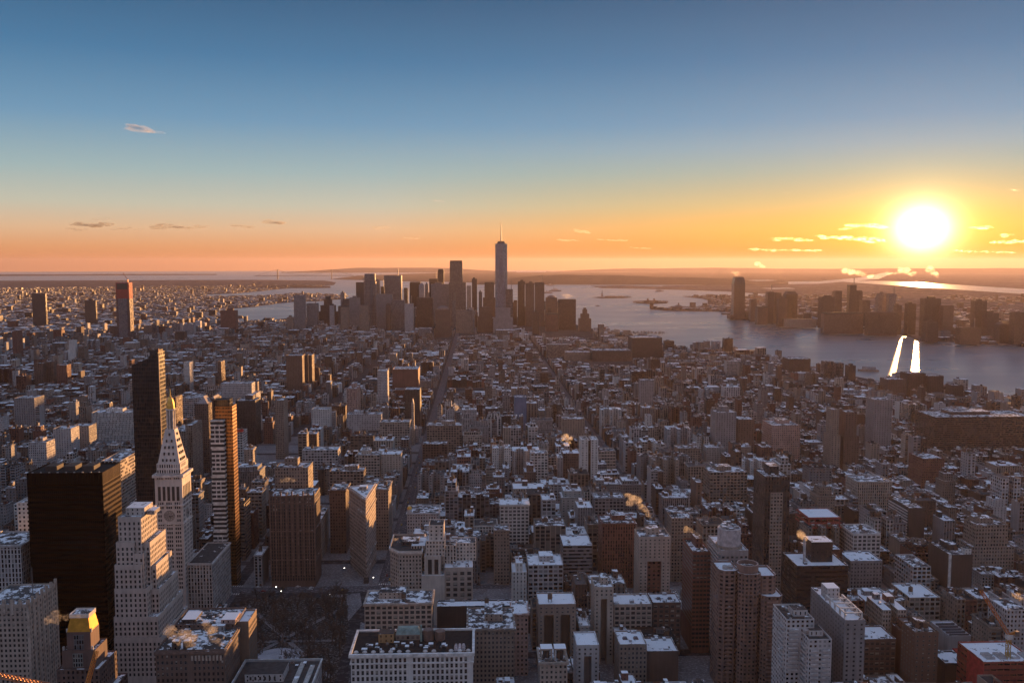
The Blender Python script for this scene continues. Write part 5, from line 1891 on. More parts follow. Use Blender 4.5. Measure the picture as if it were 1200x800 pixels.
def white_hotel():
    H = 60.0
    xa, y0, _ = at_height(411, 768, H)
    xb = at_distance(554, 768, y0)[0]
    w, d, cx = xb - xa, 40, (xa + xb) / 2
    t = Thing('hotel_building', 'bright white hotel front with rows of paired dark windows and heavy cornice', 'building', cx, y0)
    col = (0.72, 0.69, 0.67)
    t.block(-w / 2, w / 2, 0, d, 0, H, col, 'n', par=1.2, snow=0.18, wins=[WINS['n'], WINS['p'], WINS['p'], WINS['p']], rc=(0.03, 0.028, 0.028))
    base = rect(-w / 2, w / 2, 0, d)
    t.put('cornice', cornice_band(base, H - 1.0, 2.2, 1.3, col))
    t.put('string_course', cornice_band(base, H - 6.2, 0.9, 0.8, col))
    n = 24
    t.windows([((-w / 2, 0), (w / 2, 0), 20, H - 1.4, w / 26, 4.3, 1.7, 2.9, lambda s, j: False if int(s * 26) % 13 not in (12,) else True)])
    for i in range(14):
        if i in (7, 10):
            continue
        x = -w * 0.46 + i * w * 0.071
        mb = MB()
        mb.cyl(x, 2.6, 0.5, H, H + 1.2, (M_, (0.3, 0.3, 0.3)), k=8)
        for k in range(3):
            a0, a1 = math.pi / 2 * k / 3, math.pi / 2 * (k + 1) / 3
            mb.frustum(ring(x, 2.6, 1.7 * math.cos(a0) + .02, 10), H + 1.2 + 1.2 * math.sin(a0), ring(x, 2.6, 1.7 * math.cos(a1) + .02, 10), H + 1.2 + 1.2 * math.sin(a1), (P_, (0.5, 0.47, 0.46)))
        t.put('parasol_vent', mb)
    for k in range(9):
        x, y = w * 0.36 + (k % 3) * 2.6, 6 + (k // 3) * 2.8
        mb = MB()
        mb.cyl(x, y, 1.5, H, H + 2.2, (P_, (0.5, 0.42, 0.42)), r1=0.8, k=8)
        t.put('roof_fan', mb)
    # the old roof houses at the back
    t.put('gable_house', bulkhead(-w * 0.30, -w * 0.17, d * 0.5, d * 0.75, H + .01, 6.5, (0.42, 0.25, 0.12), 0.4))
    mb = MB()
    mb.frustum(rect(-w * 0.16, w * 0.05, d * 0.6, d * 0.85), H + 4, rect(-w * 0.14, w * 0.03, d * 0.68, d * 0.77), H + 8, (P_, (0.2, 0.27, 0.25)))
    mb.box(-w * 0.16, w * 0.05, d * 0.6, d * 0.85, H, H + 3.99, (F_, (*COLS['T'], 0.2), (0.5, 0.5, 1, 0)))
    t.put('copper_roof_house', mb)
    for k in range(2):
        t.put('brown_drum', _cyl(w * (0.12 + 0.1 * k), d * 0.62, 3.6, H, H + 7.5 - k, (0.17, 0.11, 0.09)))
    t.put('green_chimney', _cyl(w * 0.06, d * 0.55, 0.7, H, H + 12, (0.25, 0.32, 0.28)))
    for _ in range(24):
        t.put('roof_vent', vent(t.rng.uniform(-w * 0.42, w * 0.32), t.rng.uniform(7, d * 0.45), H, t.rng))


def setback_block():
    """the corner block whose white tower steps up over a blank flank wall"""
    y0 = 790.0
    X = lambda px, py, Y=y0: at_distance(px, py, Y)[0]
    Z = lambda px, py, Y=y0: at_distance(px, py, Y)[2]
    ox = X(505, 675)
    t = Thing('office_building', 'white corner block stepping up to a columned tower over a blank flank wall', 'building', ox, y0)
    col, tan = (0.58, 0.5, 0.44), (0.44, 0.365, 0.315)
    a, b = X(494, 675) - ox, X(521, 675) - ox
    t.block(a, b, 0, 40, 0, Z(505, 675), col, 'n', 'wall', 'roof', 0.8, 0.6)
    ta, tb = X(497, 651) - ox, X(516, 651) - ox
    z1, z2, z3 = Z(505, 675) + 0.004, Z(505, 652, y0 + 3), Z(505, 618, y0 + 3)
    t.block(ta, tb, 3, 34, z1, z2, col, 'n', 'tower_wall', 'tower_roof', 0.8, 0.6)
    for s in (0.22, 0.62):
        t.put('tall_bay', _box(ta + (tb - ta) * s, ta + (tb - ta) * (s + 0.24), 2.85, 3.0, z1 + 1, z2 - 2.5, COLS['K']))
    for k in range(6):
        yy = 6 + k * 4.6
        t.put('tall_bay', _box(ta - 0.15, ta, yy, yy + 2.4, z1 + 1, z2 - 2.5, COLS['K']))
    t.block(ta + 1.5, tb + 4, 5, 32, z2 + 0.004, (z2 + z3) / 2, col, 'p', 'upper_wall', 'upper_roof', 0.8, 0.6)
    t.block(ta + 4, tb + 3, 8, 28, (z2 + z3) / 2 + 0.004, z3, col, 's', 'upper_wall', 'upper_roof', 0.8, 0.4)
    t.block(tb + 0.02, tb + 14, 14, 32, z1, z2 + 6, shade(col, 0.95), 'v', 'shoulder_wall', 'shoulder_roof', 0.8)
    ma, mb_ = X(482, 640, y0 + 16) - ox, ta - 0.02
    t.block(ma, mb_, 16, 44, 0, Z(488, 640, y0 + 16), col, 'v', 'shoulder_wall', 'shoulder_roof', 0.8, 0.6)
    # right wing with rows of windows
    ra, rb = b + 0.03, X(554, 666) - ox
    zr = Z(538, 666)
    t.block(ra, rb, 1, 34, 0, zr, tan, 'n', 'wing_wall', 'wing_roof', 1.0, 0.65, wins=[WINS['n'], WINS['p'], WINS['p'], WINS['p']])
    t.windows([((ra, 1), (rb, 1), 10, zr - 2, (rb - ra) / 4, 5.0, 3.8, 3.0, None)])
    t.block(ra + 4, rb + 3, 22, 40, zr, zr + 16, shade(col, 1.05), 'p', 'upper_wall', 'upper_roof', 0.8)
    # left wing with the cut corner and its mansard
    la, lb = X(458, 650, y0 + 22) - ox, a - 0.03
    zl = Z(470, 640, y0 + 22)
    pts = [(la + 9, 4), (lb, 4), (lb, 56), (la, 56), (la, 16)]
    t.block(0, 0, 0, 0, 0, zl, tan, 'p', 'wing_wall', 'wing_roof', 1.6, 0.35, pts=pts)
    t.put('cornice', cornice_band(pts, zl - 1, 2.0, 1.0, col))
    t.put('penthouse', bulkhead(la + 10, lb - 4, 24, 40, zl + 0.01, 4, COLS['D'], 0.5))
    for _ in range(10):
        t.put('roof_vent', vent(t.rng.uniform(ra + 1, rb - 1), t.rng.uniform(3, 18), zr, t.rng))


def wedge_building():
    H = 86.0
    px, py_, _ = at_height(428.5, 585, H)
    rx, ry, _ = at_height(440, 567, H)
    lx, ly, _ = at_height(409, 571, H)
    t = Thing('wedge_building', 'slender triangular building with rounded prow and sunlit right flank at the crossing', 'building', px, py_)
    P0, PR, PL = (0.0, 0.0), (rx - px, ry - py_), (lx - px, ly - py_)

    def cut(a, b, s):
        return (a[0] + (b[0] - a[0]) * s, a[1] + (b[1] - a[1]) * s)
    k = 3.0 / math.hypot(*PR)
    m = 3.0 / math.hypot(*PL)
    p1, p2 = cut(P0, PL, m), cut(P0, PR, k)
    tip = ((p1[0] + p2[0]) / 2 * 0.55, (p1[1] + p2[1]) / 2 * 0.45)
    pts = [p1, tip, p2, PR, PL]
    col = (0.40, 0.325, 0.285)
    a, b = shell(pts, 0, H, col, (2.0, 3.9, 0.5, 0.55), F_, parapet=1.4, snow=0.66)
    t.put('wall', a)
    t.put('roof', b)
    t.put('cornice', cornice_band(pts, H - 1.6, 2.0, 1.5, col))
    for z, o in ((H - 17, 0.9), (H * 0.24, 0.8), (H * 0.12, 0.6)):
        t.put('string_course', cornice_band(pts, z, 1.0, o, shade(col, 0.9)))
    c = ((PR[0] + PL[0]) / 2 * 0.7, (PR[1] + PL[1]) / 2 * 0.7)
    t.put('roof_house', bulkhead(c[0] - 4, c[0] + 4, c[1] - 3, c[1] + 6, H + 0.01, 4, shade(col, 0.8), 0.7))
    t.put('prow_shop', _box(-2.4, 2.4, -7, -1.0, 0, 4.5, COLS['D']))
    for _ in range(8):
        s, q = t.rng.uniform(0.3, 0.85), t.rng.uniform(0.3, 0.7)
        x, y = (PR[0] * q + PL[0] * (1 - q)) * s, (PR[1] * q + PL[1] * (1 - q)) * s
        t.put('roof_vent', vent(x, y, H, t.rng))


def spire_tower():
    Y = 4600.0
    x0, x1 = at_distance(580.3, 290, Y)[0], at_distance(594.3, 290, Y)[0]
    zr, zt = at_distance(587, 285.5, Y)[2] + 1.4, at_distance(587, 259.5, Y)[2] + 1.4
    w = x1 - x0
    t = Thing('skyscraper', 'tallest glass skyscraper with tapering triangular faces and a needle spire', 'tower', (x0 + x1) / 2, Y)
    r = w / 2
    B = rect(-r, r, -r, r)
    T = [(0, -r), (r, 0), (0, r), (-r, 0)]
    mb = MB()
    c = (0.22, 0.29, 0.37, 0.5)
    zb = 55
    mb.box(-r, r, -r, r, 0, zb, (G_, (0.2, 0.22, 0.25, 0.3), (0.9, 1.0, 1, 0)), bay=4, floor=9)
    t.put('base_wall', mb)
    mb = MB()
    for i in range(4):
        a, b = B[i], B[(i + 1) % 4]
        apex = T[i]
        nxt = T[(i + 1) % 4]
        mb.poly([(*a, zb), (*b, zb), (*apex, zr)], G_, c, (0.7, 0.7, 1.2, 0), (0, 0, 20, 0, 10, 95))
        mb.poly([(*b, zb), (*nxt, zr), (*apex, zr)], G_, c, (0.7, 0.7, 1.2, 0), (10, 0, 20, 95, 0, 95))
    mb.poly([(*p, zr) for p in T], M_, (0.08, 0.08, 0.09))
    t.put('glass_faces', mb)
    t.put('top_band', _cyl(0, 0, r * 0.66, zr + 0.5, zr + 8, (0.1, 0.1, 0.12), 24))
    mb = MB()
    mb.cyl(0, 0, r * 0.55, zr + 8.2, zr + 12, (M_, (0.2, 0.2, 0.2)), r1=r * 0.62, k=24)
    t.put('antenna_ring', mb)
    mb = MB()
    h = zt - zr
    n = 7
    for k in range(n):
        ra = 4.2 - 3.4 * k / n
        mb.cyl(0, 0, ra, zr + 8 + (h - 8) * k / n, zr + 8 + (h - 8) * (k + 1) / n, (M_, (0.3, 0.28, 0.27)), r1=ra * 0.8, k=8)
    t.put('spire', mb)


def red_topped_tower():
    Y = 3760.0
    x0, x1 = at_distance(135.3, 335, Y)[0], at_distance(151, 335, Y)[0]
    z = at_distance(143, 331, Y)[2] + 1
    zs = at_distance(143, 350, Y)[2]
    w, d = x1 - x0, 40
    t = Thing('apartment_tower', 'unfinished tall tower with red netting round its upper third, alone on the left', 'tower', (x0 + x1) / 2, Y)
    t.block(-w / 2, w / 2, 0, d, 0, zs, (0.13, 0.085, 0.085), 'p')
    t.block(-w * 0.34, w * 0.3, -1.2, -0.01, 0, zs + 2, (0.28, 0.26, 0.28), 'f', 'front_panel', 'panel_top', 0)
    t.block(-w / 2 + .5, w / 2 - .5, .5, d - .5, zs + 0.004, z, (0.36, 0.05, 0.045), (4, 4, 0.25, 0.3), 'netting', 'deck', 0)
    t.put('dark_crown', _box(-w * 0.42, w * 0.38, 0.3, 0.46, z - 28, z - 4, COLS['D']))
    mb = MB()
    mb.bar((w * 0.3, d / 2, z), (w * 0.3, d / 2, z + 12), 2.2, M_, (0.3, 0.1, 0.05))
    mb.bar((w * 0.3, d / 2, z + 10), (-w * 0.05, d / 2, z + 40), 1.6, M_, (0.3, 0.1, 0.05))
    t.put('crane_arm', mb)


def drum_tower():
    H = 96.0
    xa, y0, _ = at_height(845, 646, H)
    xb = at_distance(877, 646, y0)[0]
    w, d, cx = xb - xa, 40, (xa + xb) / 2
    t = Thing('apartment_tower', 'pale apartment tower crowned by a large smooth water drum', 'tower', cx, y0)
    col = (0.36, 0.31, 0.3)
    t.block(-w / 2, w / 2, 0, d, 0, H, col, 'n', wins=[WINS['n'], WINS['h'], WINS['h'], WINS['n']], snow=0.6)
    t.windows([((-w / 2, 0), (w / 2, 0), 30, H - 3, 3.6, 3.3, 2.0, 1.7, None)], 80)
    n = int((H - 10) / 3.2)
    for k in range(n):
        z = H - 2 - k * 3.2
        t.put('balcony', _box(-w / 2 - 1.5, -w / 2 - 0.01, 1, d - 2, z - 1.1, z, shade(col, 1.25)))
    r = (at_distance(868, 630, y0 + 12)[0] - at_distance(841, 630, y0 + 12)[0]) / 2
    zt = at_distance(855, 617, y0 + 14)[2]
    dx = at_distance(854.5, 630, y0 + 12)[0] - cx
    t.put('drum_collar', _cyl(dx, r + 3, r * 1.12, H, H + 2.5, COLS['T'], 24))
    drum = t.put('water_drum', _cyl(dx, r + 3, r * 0.98, H + 2.5, zt, (0.48, 0.42, 0.42), 28))
    for i in range(12):
        a0 = 2 * math.pi * i / 12
        t.put('roof_vent', vent(dx + r * 0.6 * math.cos(a0), r + 3 + r * 0.6 * math.sin(a0), zt, t.rng), drum)


def round_crown_tower():
    """reddish tower of canted bays round a central drum"""
    H = 92.0
    xm, y0, _ = at_height(880, 672, H)
    X = lambda px, py=672: at_distance(px, py, y0)[0] - xm
    t = Thing('apartment_tower', 'reddish brick tower of angled bays with an open round crown', 'tower', xm, y0)
    col = (0.235, 0.15, 0.125)
    for lab, a, b, ya, h in (('left_bay', 845, 868, 3, H), ('centre_bay', 866, 892, -3, H - 1), ('right_bay', 889, 912, 2, H - 4), ('low_bay', 891, 916, -7, H - 17)):
        x0, x1 = X(a), X(b)
        c = (x1 - x0) * 0.22
        pts = [(x0 + c, ya), (x1 - c, ya), (x1, ya + c), (x1, ya + 24), (x0, ya + 24), (x0, ya + c)]
        wl, rf = shell(pts, 0, h, col, (3.4, 3.2, 0.52, 0.5), F_, parapet=1.6, snow=0.62)
        t.put('bay_wall', wl)
        t.put('bay_roof', rf)
    x0, x1 = X(889), X(914)
    for k in range(20):
        z = H - 20 - k * 3.2
        t.put('balcony', _box(x0 + 5, x0 + 13, -8.4, -7.02, z, z + 1.1, shade(col, 1.5)))
    for k in range(24):
        z = H - 4 - k * 3.2
        t.put('balcony', _box(X(853), X(860), 1.7, 2.98, z - 1.1, z, shade(col, 1.3)))
    r = (X(892) - X(867)) / 2
    cx = X(879.5)
    zt = at_distance(880, 659, y0 + 8)[2]
    crown = MB()
    K = 24
    for (a, b) in zip(ring(cx, 8, 1, K), ring(cx, 8, 1, K)[1:] + ring(cx, 8, 1, K)[:1]):
        pa = lambda q, s, z: (cx + (q[0] - cx) * s, 8 + (q[1] - 8) * s, z)
        crown.poly([pa(a, r, H), pa(b, r, H), pa(b, r, zt), pa(a, r, zt)], F_, (*shade(col, 1.15), 0.3))
        crown.poly([pa(a, r, zt), pa(b, r, zt), pa(b, r - 1, zt), pa(a, r - 1, zt)], P_, (0.42, 0.3, 0.26))
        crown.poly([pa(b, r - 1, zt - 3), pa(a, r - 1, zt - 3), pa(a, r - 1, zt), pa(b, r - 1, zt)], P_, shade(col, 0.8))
    crown.poly([(cx + (q[0] - cx) * (r - 1), 8 + (q[1] - 8) * (r - 1), zt - 3) for q in ring(cx, 8, 1, K)], R_, (0.08, 0.07, 0.07, 0.5))
    t.put('round_crown', crown)
    t.put('roof_fan', _cyl(X(855), 12, 2.2, H, H + 2.4, (0.4, 0.36, 0.34)))
    t.put('roof_fan', _cyl(X(861), 12, 2.2, H, H + 2.4, (0.4, 0.36, 0.34)))


def balcony_tower():
    H = 80.0
    xm, y0, _ = at_height(935, 740, H)
    X = lambda px, py=740: at_distance(px, py, y0)[0] - xm
    t = Thing('apartment_tower', 'white apartment tower with stacked balconies on every side', 'tower', xm, y0)
    col = (0.55, 0.52, 0.52)
    blocks = ((X(925), X(958), 6, 34, H + 5), (X(944), X(971), -6, 18, H - 4))
    for x0, x1, ya, yb, h in blocks:
        t.block(x0, x1, ya, yb, 0, h, col, (3.2, 3.1, 0.5, 0.5), 'wall', 'roof', 1.3, 0.3)
        n = int(h / 3.1)
        for k in range(n - 10, n):
            z = k * 3.1 - 2
            t.put('balcony', _box(x0 + 1.5, x0 + (x1 - x0) * 0.42, ya - 1.6, ya - 0.01, z, z + 1.1, shade(col, 1.05)))
            t.put('balcony', _box(x0 + (x1 - x0) * 0.58, x1 - 1.5, ya - 1.6, ya - 0.01, z, z + 1.1, shade(col, 1.05)))
            t.put('balcony', _box(x0 - 1.5, x0 - 0.01, ya + 3, ya + 12, z, z + 1.1, shade(col, 1.05)))
    t.put('roof_house', bulkhead(X(938), X(955), 14, 24, H + 5.02, 4.5, col, 0.4))
    t.put('roof_house', bulkhead(X(950), X(966), 2, 12, H - 3.98, 4, col, 0.4))
    for _ in range(10):
        t.put('roof_vent', vent(t.rng.uniform(X(930), X(955)), t.rng.uniform(8, 32), H + 5, t.rng))


def netted_block():
    H = 64.0
    xa, y0, _ = at_height(947, 604, H)
    xb = at_distance(986, 604, y0)[0]
    w, d, cx = xb - xa, 36, (xa + xb) / 2
    t = Thing('office_building', 'unfinished block with red netted open top floors', 'building', cx, y0)
    t.block(-w / 2 + 1, w / 2 - 1, 1, d - 1, 0, H - 14, COLS['N'], 'w')
    red = (0.36, 0.08, 0.065)
    for k in range(3):
        z = H - 14 + k * 5
        t.put('floor_slab', _box(-w / 2, w / 2, 0, d, z + 0.05, z + 1.0, red if k else COLS['R']))
        if k < 2:
            for i in range(6):
                x = -w * 0.46 + i * w * 0.184
                t.put('column', _box(x - 0.5, x + 0.5, 0.4, 1.4, z + 1.0, z + 5.04, red))
            t.put('core', _box(-w * 0.3, w * 0.3, d * 0.3, d * 0.7, z + 1.0, z + 5.04, COLS['D']))
            t.put('netting', _box(-w / 2 - 0.3, w / 2 + 0.3, -0.3, -0.1, z + 0.2, z + 2.0, red))
            t.put('netting', _box(-w / 2 - 0.3, -w / 2 - 0.1, 0, d, z + 0.2, z + 2.0, red))
    a, b = shell(rect(-w / 2 + 1, w / 2 - 1, 1, d - 1), H - 3.0, H - 2.6, red, WINS['n'], P_, parapet=0.6, snow=0.66)
    t.put('rim', a)
    t.put('deck', b)


def red_corner_block():
    H = 50.0
    xa, y0, _ = at_height(1153, 777, H)
    w, d = 38, 34
    t = Thing('office_building', 'corner block wrapped in bright red netting with snowy roof frames', 'building', xa + w / 2, y0)
    red = (0.42, 0.05, 0.045)
    t.block(-w / 2, w / 2, 0, d, 0, H, (0.3, 0.07, 0.05), (5, 3.8, 0.85, 0.3), 'netting', 'roof', 1.2, 0.6)
    t.put('side_netting', _box(-w / 2 - 0.5, -w / 2 - 0.02, -0.4, d * 0.6, 0, H + 0.2, red))
    for k in range(4):
        x = -w * 0.35 + k * 9
        t.put('roof_panel', _box(x, x + 6, 6, 15, H + 0.05, H + 1.4, COLS['L']))
    t.put('red_deck', _box(-w / 2 + 1, -w * 0.1, d + 0.5, d + 9, H - 9, H - 8, red))


def tapered_shore_tower():
    gx, gy, _ = at_height(866, 374.3, -1)
    x0, x1 = at_distance(859.3, 330, gy)[0], at_distance(872.6, 330, gy)[0]
    z = at_distance(866, 325.5, gy)[2] + drop(gx, gy)
    w = x1 - x0
    t = Thing('office_tower', 'tallest tower across the river, dark and slightly tapered with rounded top', 'tower', gx, gy)
    mb = MB()
    b, m, u = rect(-w / 2, w / 2, 0, w * 0.8), rect(-w / 2 + 1, w / 2 - 1, 1, w * 0.8 - 1), rect(-w / 2 + 6, w / 2 - 6, 4, w * 0.8 - 4)
    c = (G_, (0.07, 0.065, 0.075, 0.4), (0.8, 0.7, 1, 0))
    mb.frustum(b, 0, m, z * 0.86, c, False)
    mb.frustum(m, z * 0.86, u, z, c)
    t.put('wall', mb)
    t.put('roof_crown', _box(-w / 2 + 8, w / 2 - 8, 8, w * 0.8 - 8, z + 0.1, z + 5, COLS['D']))
    t.put('podium', _box(-w * 0.8, w * 1.1, -4, w, 0, 22, COLS['D'], (0.5, 0.5, 1, 0)))


for f_ in (black_slab, stepped_north_block, clock_tower, slant_tower, banded_tower, gold_mansard, cluttered_block, park_corner_block, white_hotel, setback_block, wedge_building, spire_tower, red_topped_tower,
           drum_tower, round_crown_tower, balcony_tower, netted_block, red_corner_block, tapered_shore_tower):
    f_()

# ------------------------------------------------------------------ roads, pavements, the park
PAVING = make_land('pavement_slabs', (0.14, 0.13, 0.135), (0.21, 0.2, 0.205), 0.05, 0.4)
ASPHALT = make_land('road_asphalt', (0.075, 0.07, 0.076), (0.11, 0.105, 0.115), 0.04, 0.3)


def flat(name, polys, z, mat, hh=0.0):
    mb = MB()
    for p in polys:
        if hh:
            mb.prism(p, 0.0, z, (0, (0.1, 0.1, 0.1)), (0, (0.1, 0.1, 0.1)))
        else:
            mb.poly([(a, b, z) for a, b in p])
    return kind(mb.build(name, [mat]), 'structure')


def strip(a, b, w):
    d = Vector((b[0] - a[0], b[1] - a[1])).normalized() * (w / 2)
    n = (-d.y, d.x)
    return [(a[0] - n[0], a[1] - n[1]), (b[0] - n[0], b[1] - n[1]), (b[0] + n[0], b[1] + n[1]), (a[0] + n[0], a[1] + n[1])][::-1] if False else [(a[0] + n[0], a[1] + n[1]), (a[0] - n[0], a[1] - n[1]), (b[0] - n[0], b[1] - n[1]), (b[0] + n[0], b[1] + n[1])]


slabs = []
for k in range(-9, 6):
    y0 = STREET0 - STREET * k + 6.5
    for (xa, wa), (xb, wb) in zip(AVENUES[6:15], AVENUES[7:16]):
        x0, x1 = xa + wa / 2 - 5, xb - wb / 2 + 5
        if x0 < -94 < x1 or (x0 > -260 and x1 < -90 and 640 < y0 < 880):
            continue
        if y0 < 700 and x1 > -94 and x0 < 230 and y0 > 560:
            slabs.append([(x0 + 26, y0), (x1, y0), (x1, y0 + STREET - 13), (x0 + 10, y0 + STREET - 13)])
            continue
        slabs.append([(x0, y0), (x1, y0), (x1, y0 + STREET - 13), (x0, y0 + STREET - 13)])
flat('pavement', slabs, 0.13, PAVING, 0.13)
flat('avenue_road', [strip((-94, 450), (-94, 4300), 17), strip((217, 450), (217, 3000), 18), strip((-246, 450), (-246, 880), 14), strip((491, 600), (491, 2500), 17)], 0.016, ASPHALT)
flat('diagonal_road', [strip((20, 560), (-100, 915), 15), strip((-112, 935), (-330, 1470), 15)], 0.020, ASPHALT)
flat('cross_street_road', [strip((-700, STREET0), (1100, STREET0), 19), strip((-700, 640), (600, 640), 11), strip((-700, STREET0 + 9 * STREET), (1100, STREET0 + 9 * STREET), 18)], 0.024, ASPHALT)
LINE = make_plain('road_paint', 0.7, 0, 0.3)
mb = MB()
for x in (-98, -90, 211, 217, 223):
    for k in range(70):
        y = 560 + k * 12
        mb.poly([(x - .12, y, .032), (x + .12, y, .032), (x + .12, y + 4, .032), (x - .12, y + 4, .032)], 0, (0.6, 0.6, 0.58))
for yy in (STREET0 - 11, STREET0 + 11):
    for x0 in (-94, 217, -246):
        for k in range(8):
            mb.poly([(x0 - 8 + k * 2.2, yy - 2, .033), (x0 - 7 + k * 2.2, yy - 2, .033), (x0 - 7 + k * 2.2, yy + 2, .033), (x0 - 8 + k * 2.2, yy + 2, .033)], 0, (0.6, 0.6, 0.58))
kind(mb.build('road_markings', [LINE]), 'structure')
flat('plaza_paving', [[(-108, 800), (-100, 700), (-84, 640), (-78, 640), (-98, 790)], [(-150, 868), (-120, 800), (-112, 840), (-118, 872)]], 0.05, PAVING)
flat('park_ground', [[(-226, 655), (-112, 655), (-116, 780), (-130, 862), (-226, 862)]], 0.06, PARK_GROUND)
SNOWLAWN = make_land('snowy_lawn', (0.42, 0.43, 0.47), (0.30, 0.30, 0.33), 0.09, 0.5)
flat('snow_lawn', [[(-168 + 18 * math.cos(t) * (1 + 0.12 * math.sin(3 * t)), 722 + 27 * math.sin(t) * (1 + 0.1 * math.cos(2 * t))) for t in (2 * math.pi * k / 28 for k in range(28))]], 0.07, SNOWLAWN)
flat('park_path', [strip((-226, 670), (-120, 850), 4), strip((-226, 850), (-118, 690), 4), strip((-205, 760), (-125, 760), 4)], 0.075, PAVING)

BARK, nt_, b_ = material('winter_bark', (0.085, 0.062, 0.05), 0.9)


def bare_tree_meshes(seed):
    """trunk and a crown of bare twigs, as two meshes"""
    r = random.Random(seed)
    trunk, crown = MB(), MB()

    def limb(mb, a, b, r0, r1, k=5):
        d = (b - a)
        s = d.cross(Vector((0.3, 0.9, 0.2))).normalized()
        t = d.cross(s).normalized()
        pa = [a + (s * math.cos(2 * math.pi * i / k) + t * math.sin(2 * math.pi * i / k)) * r0 for i in range(k)]
        pb = [b + (s * math.cos(2 * math.pi * i / k) + t * math.sin(2 * math.pi * i / k)) * r1 for i in range(k)]
        for i in range(k):
            j = (i + 1) % k
            mb.poly([tuple(pa[i]), tuple(pa[j]), tuple(pb[j]), tuple(pb[i])])

    def grow(a, d, L, rad_, lev):
        b = a + d * L
        limb(crown if lev else trunk, a, b, rad_, rad_ * 0.65, 5 if lev < 2 else 3)
        if lev >= 5:
            return
        for _ in range(3 if lev < 4 else 2):
            ax = Vector((r.gauss(0, 1), r.gauss(0, 1), r.gauss(0, 0.5)))
            nd = (d + ax * (0.5 if lev else 0.55)).normalized()
            nd = (nd + Vector((0, 0, 0.12))).normalized()
            grow(a + d * L * r.uniform(0.65, 1.0), nd, L * r.uniform(0.62, 0.85), max(0.07, rad_ * 0.58), lev + 1)
    grow(Vector((0, 0, 0)), Vector((0, 0, 1)), 4.6, 0.34, 0)
    return trunk.mesh('trunk', [BARK]), crown.mesh('crown', [BARK])


TREES = [bare_tree_meshes(s) for s in (1, 2, 3, 4)]


def plant(x, y, k, s, rot):
    t = empty('bare_tree', (x, y, 0.05))
    tag(t, 'leafless winter tree in the dark park below the ornate brown tower', 'tree', 'bare trees of the park')
    t.scale = (s, s, s)
    t.rotation_euler = (0, 0, rot)
    for name, me in zip(('trunk', 'crown'), TREES[k]):
        o = bpy.data.objects.new(name, me)
        COLL.objects.link(o)
        o.parent = t


rt = random.Random(21)
n_ = 0
while n_ < 150:
    x, y = rt.uniform(-224, -114), rt.uniform(658, 860)
    if ((x + 168) / 18) ** 2 + ((y - 722) / 27) ** 2 < 0.9 and rt.random() < 0.93:
        continue
    if x > -118 - (y - 760) * 0.12 and y > 760:
        continue
    plant(x, y, rt.randrange(4), rt.uniform(0.85, 1.5), rt.uniform(0, 6.28))
    n_ += 1


def lamp_material():
    m, nt, b = material('lit_lamp_glass', (0.9, 0.9, 0.85), 0.4)
    b.inputs['Emission Color'].default_value = (1, 0.93, 0.8, 1)
    b.inputs['Emission Strength'].default_value = 4.0
    return m


LAMP = lamp_material()
for i, (px, py, lab) in enumerate(((322, 687, 'lit street lamp beside the foot of the ornate brown tower'), (385, 696, 'brightest lit street lamp at the park corner near the wedge building'), (328, 692, 'smaller lit lamp just in front of the lamp by the ornate brown tower'), (436, 676, 'lit lamp at the prow of the wedge building'), (402, 665, 'lit lamp on the diagonal street left of the wedge building'))):
    x, y, _ = at_height(px, py, 8.0)
    t = empty('street_lamp', (x, y, 0))
    tag(t, lab, 'street lamp', 'lit street lamps')
    mb = MB()
    mb.cyl(0, 0, 0.12, 0, 8, (M_, (0.1, 0.1, 0.1)), k=6)
    mb.bar((0, 0, 7.9), (1.2, 0, 8.1), 0.12, M_, (0.1, 0.1, 0.1))
    mb.build('pole', MATS, t)
    mb = MB()
    mb.box(0.9, 1.7, -0.3, 0.3, 7.6, 8.0, (0, (1, 1, 1)), bottom=True)
    mb.build('lamp_head', [LAMP], t)


def car_mesh(col):
    mb = MB()
    L, W = 4.6, 1.85
    prof = [(-2.3, .35), (2.3, .35), (2.3, .8), (1.1, .95), (.55, 1.45), (-1.2, 1.48), (-1.9, .98), (-2.3, .9)]
    for s in (-1, 1):
        q = [(x, s * W / 2, z) for x, z in prof]
        mb.poly(q if s < 0 else q[::-1], P_, col)
    for (x0, z0), (x1, z1) in zip(prof, prof[1:] + prof[:1]):
        glass = z0 > 0.9 and z1 > 0.9 and abs(z0 - z1) > 0.3
        mb.poly([(x0, -W / 2, z0), (x0, W / 2, z0), (x1, W / 2, z1), (x1, -W / 2, z1)][::-1], G_ if glass else P_, (0.02, 0.02, 0.025) if glass else col)
    for x in (-1.45, 1.45):
        for s in (-1, 1):
            mb.box(x - .32, x + .32, s * W / 2 - .12, s * W / 2 + .12, 0.0, .64, (P_, (0.02, 0.02, 0.02)))
    return mb.mesh('city_car', MATS)


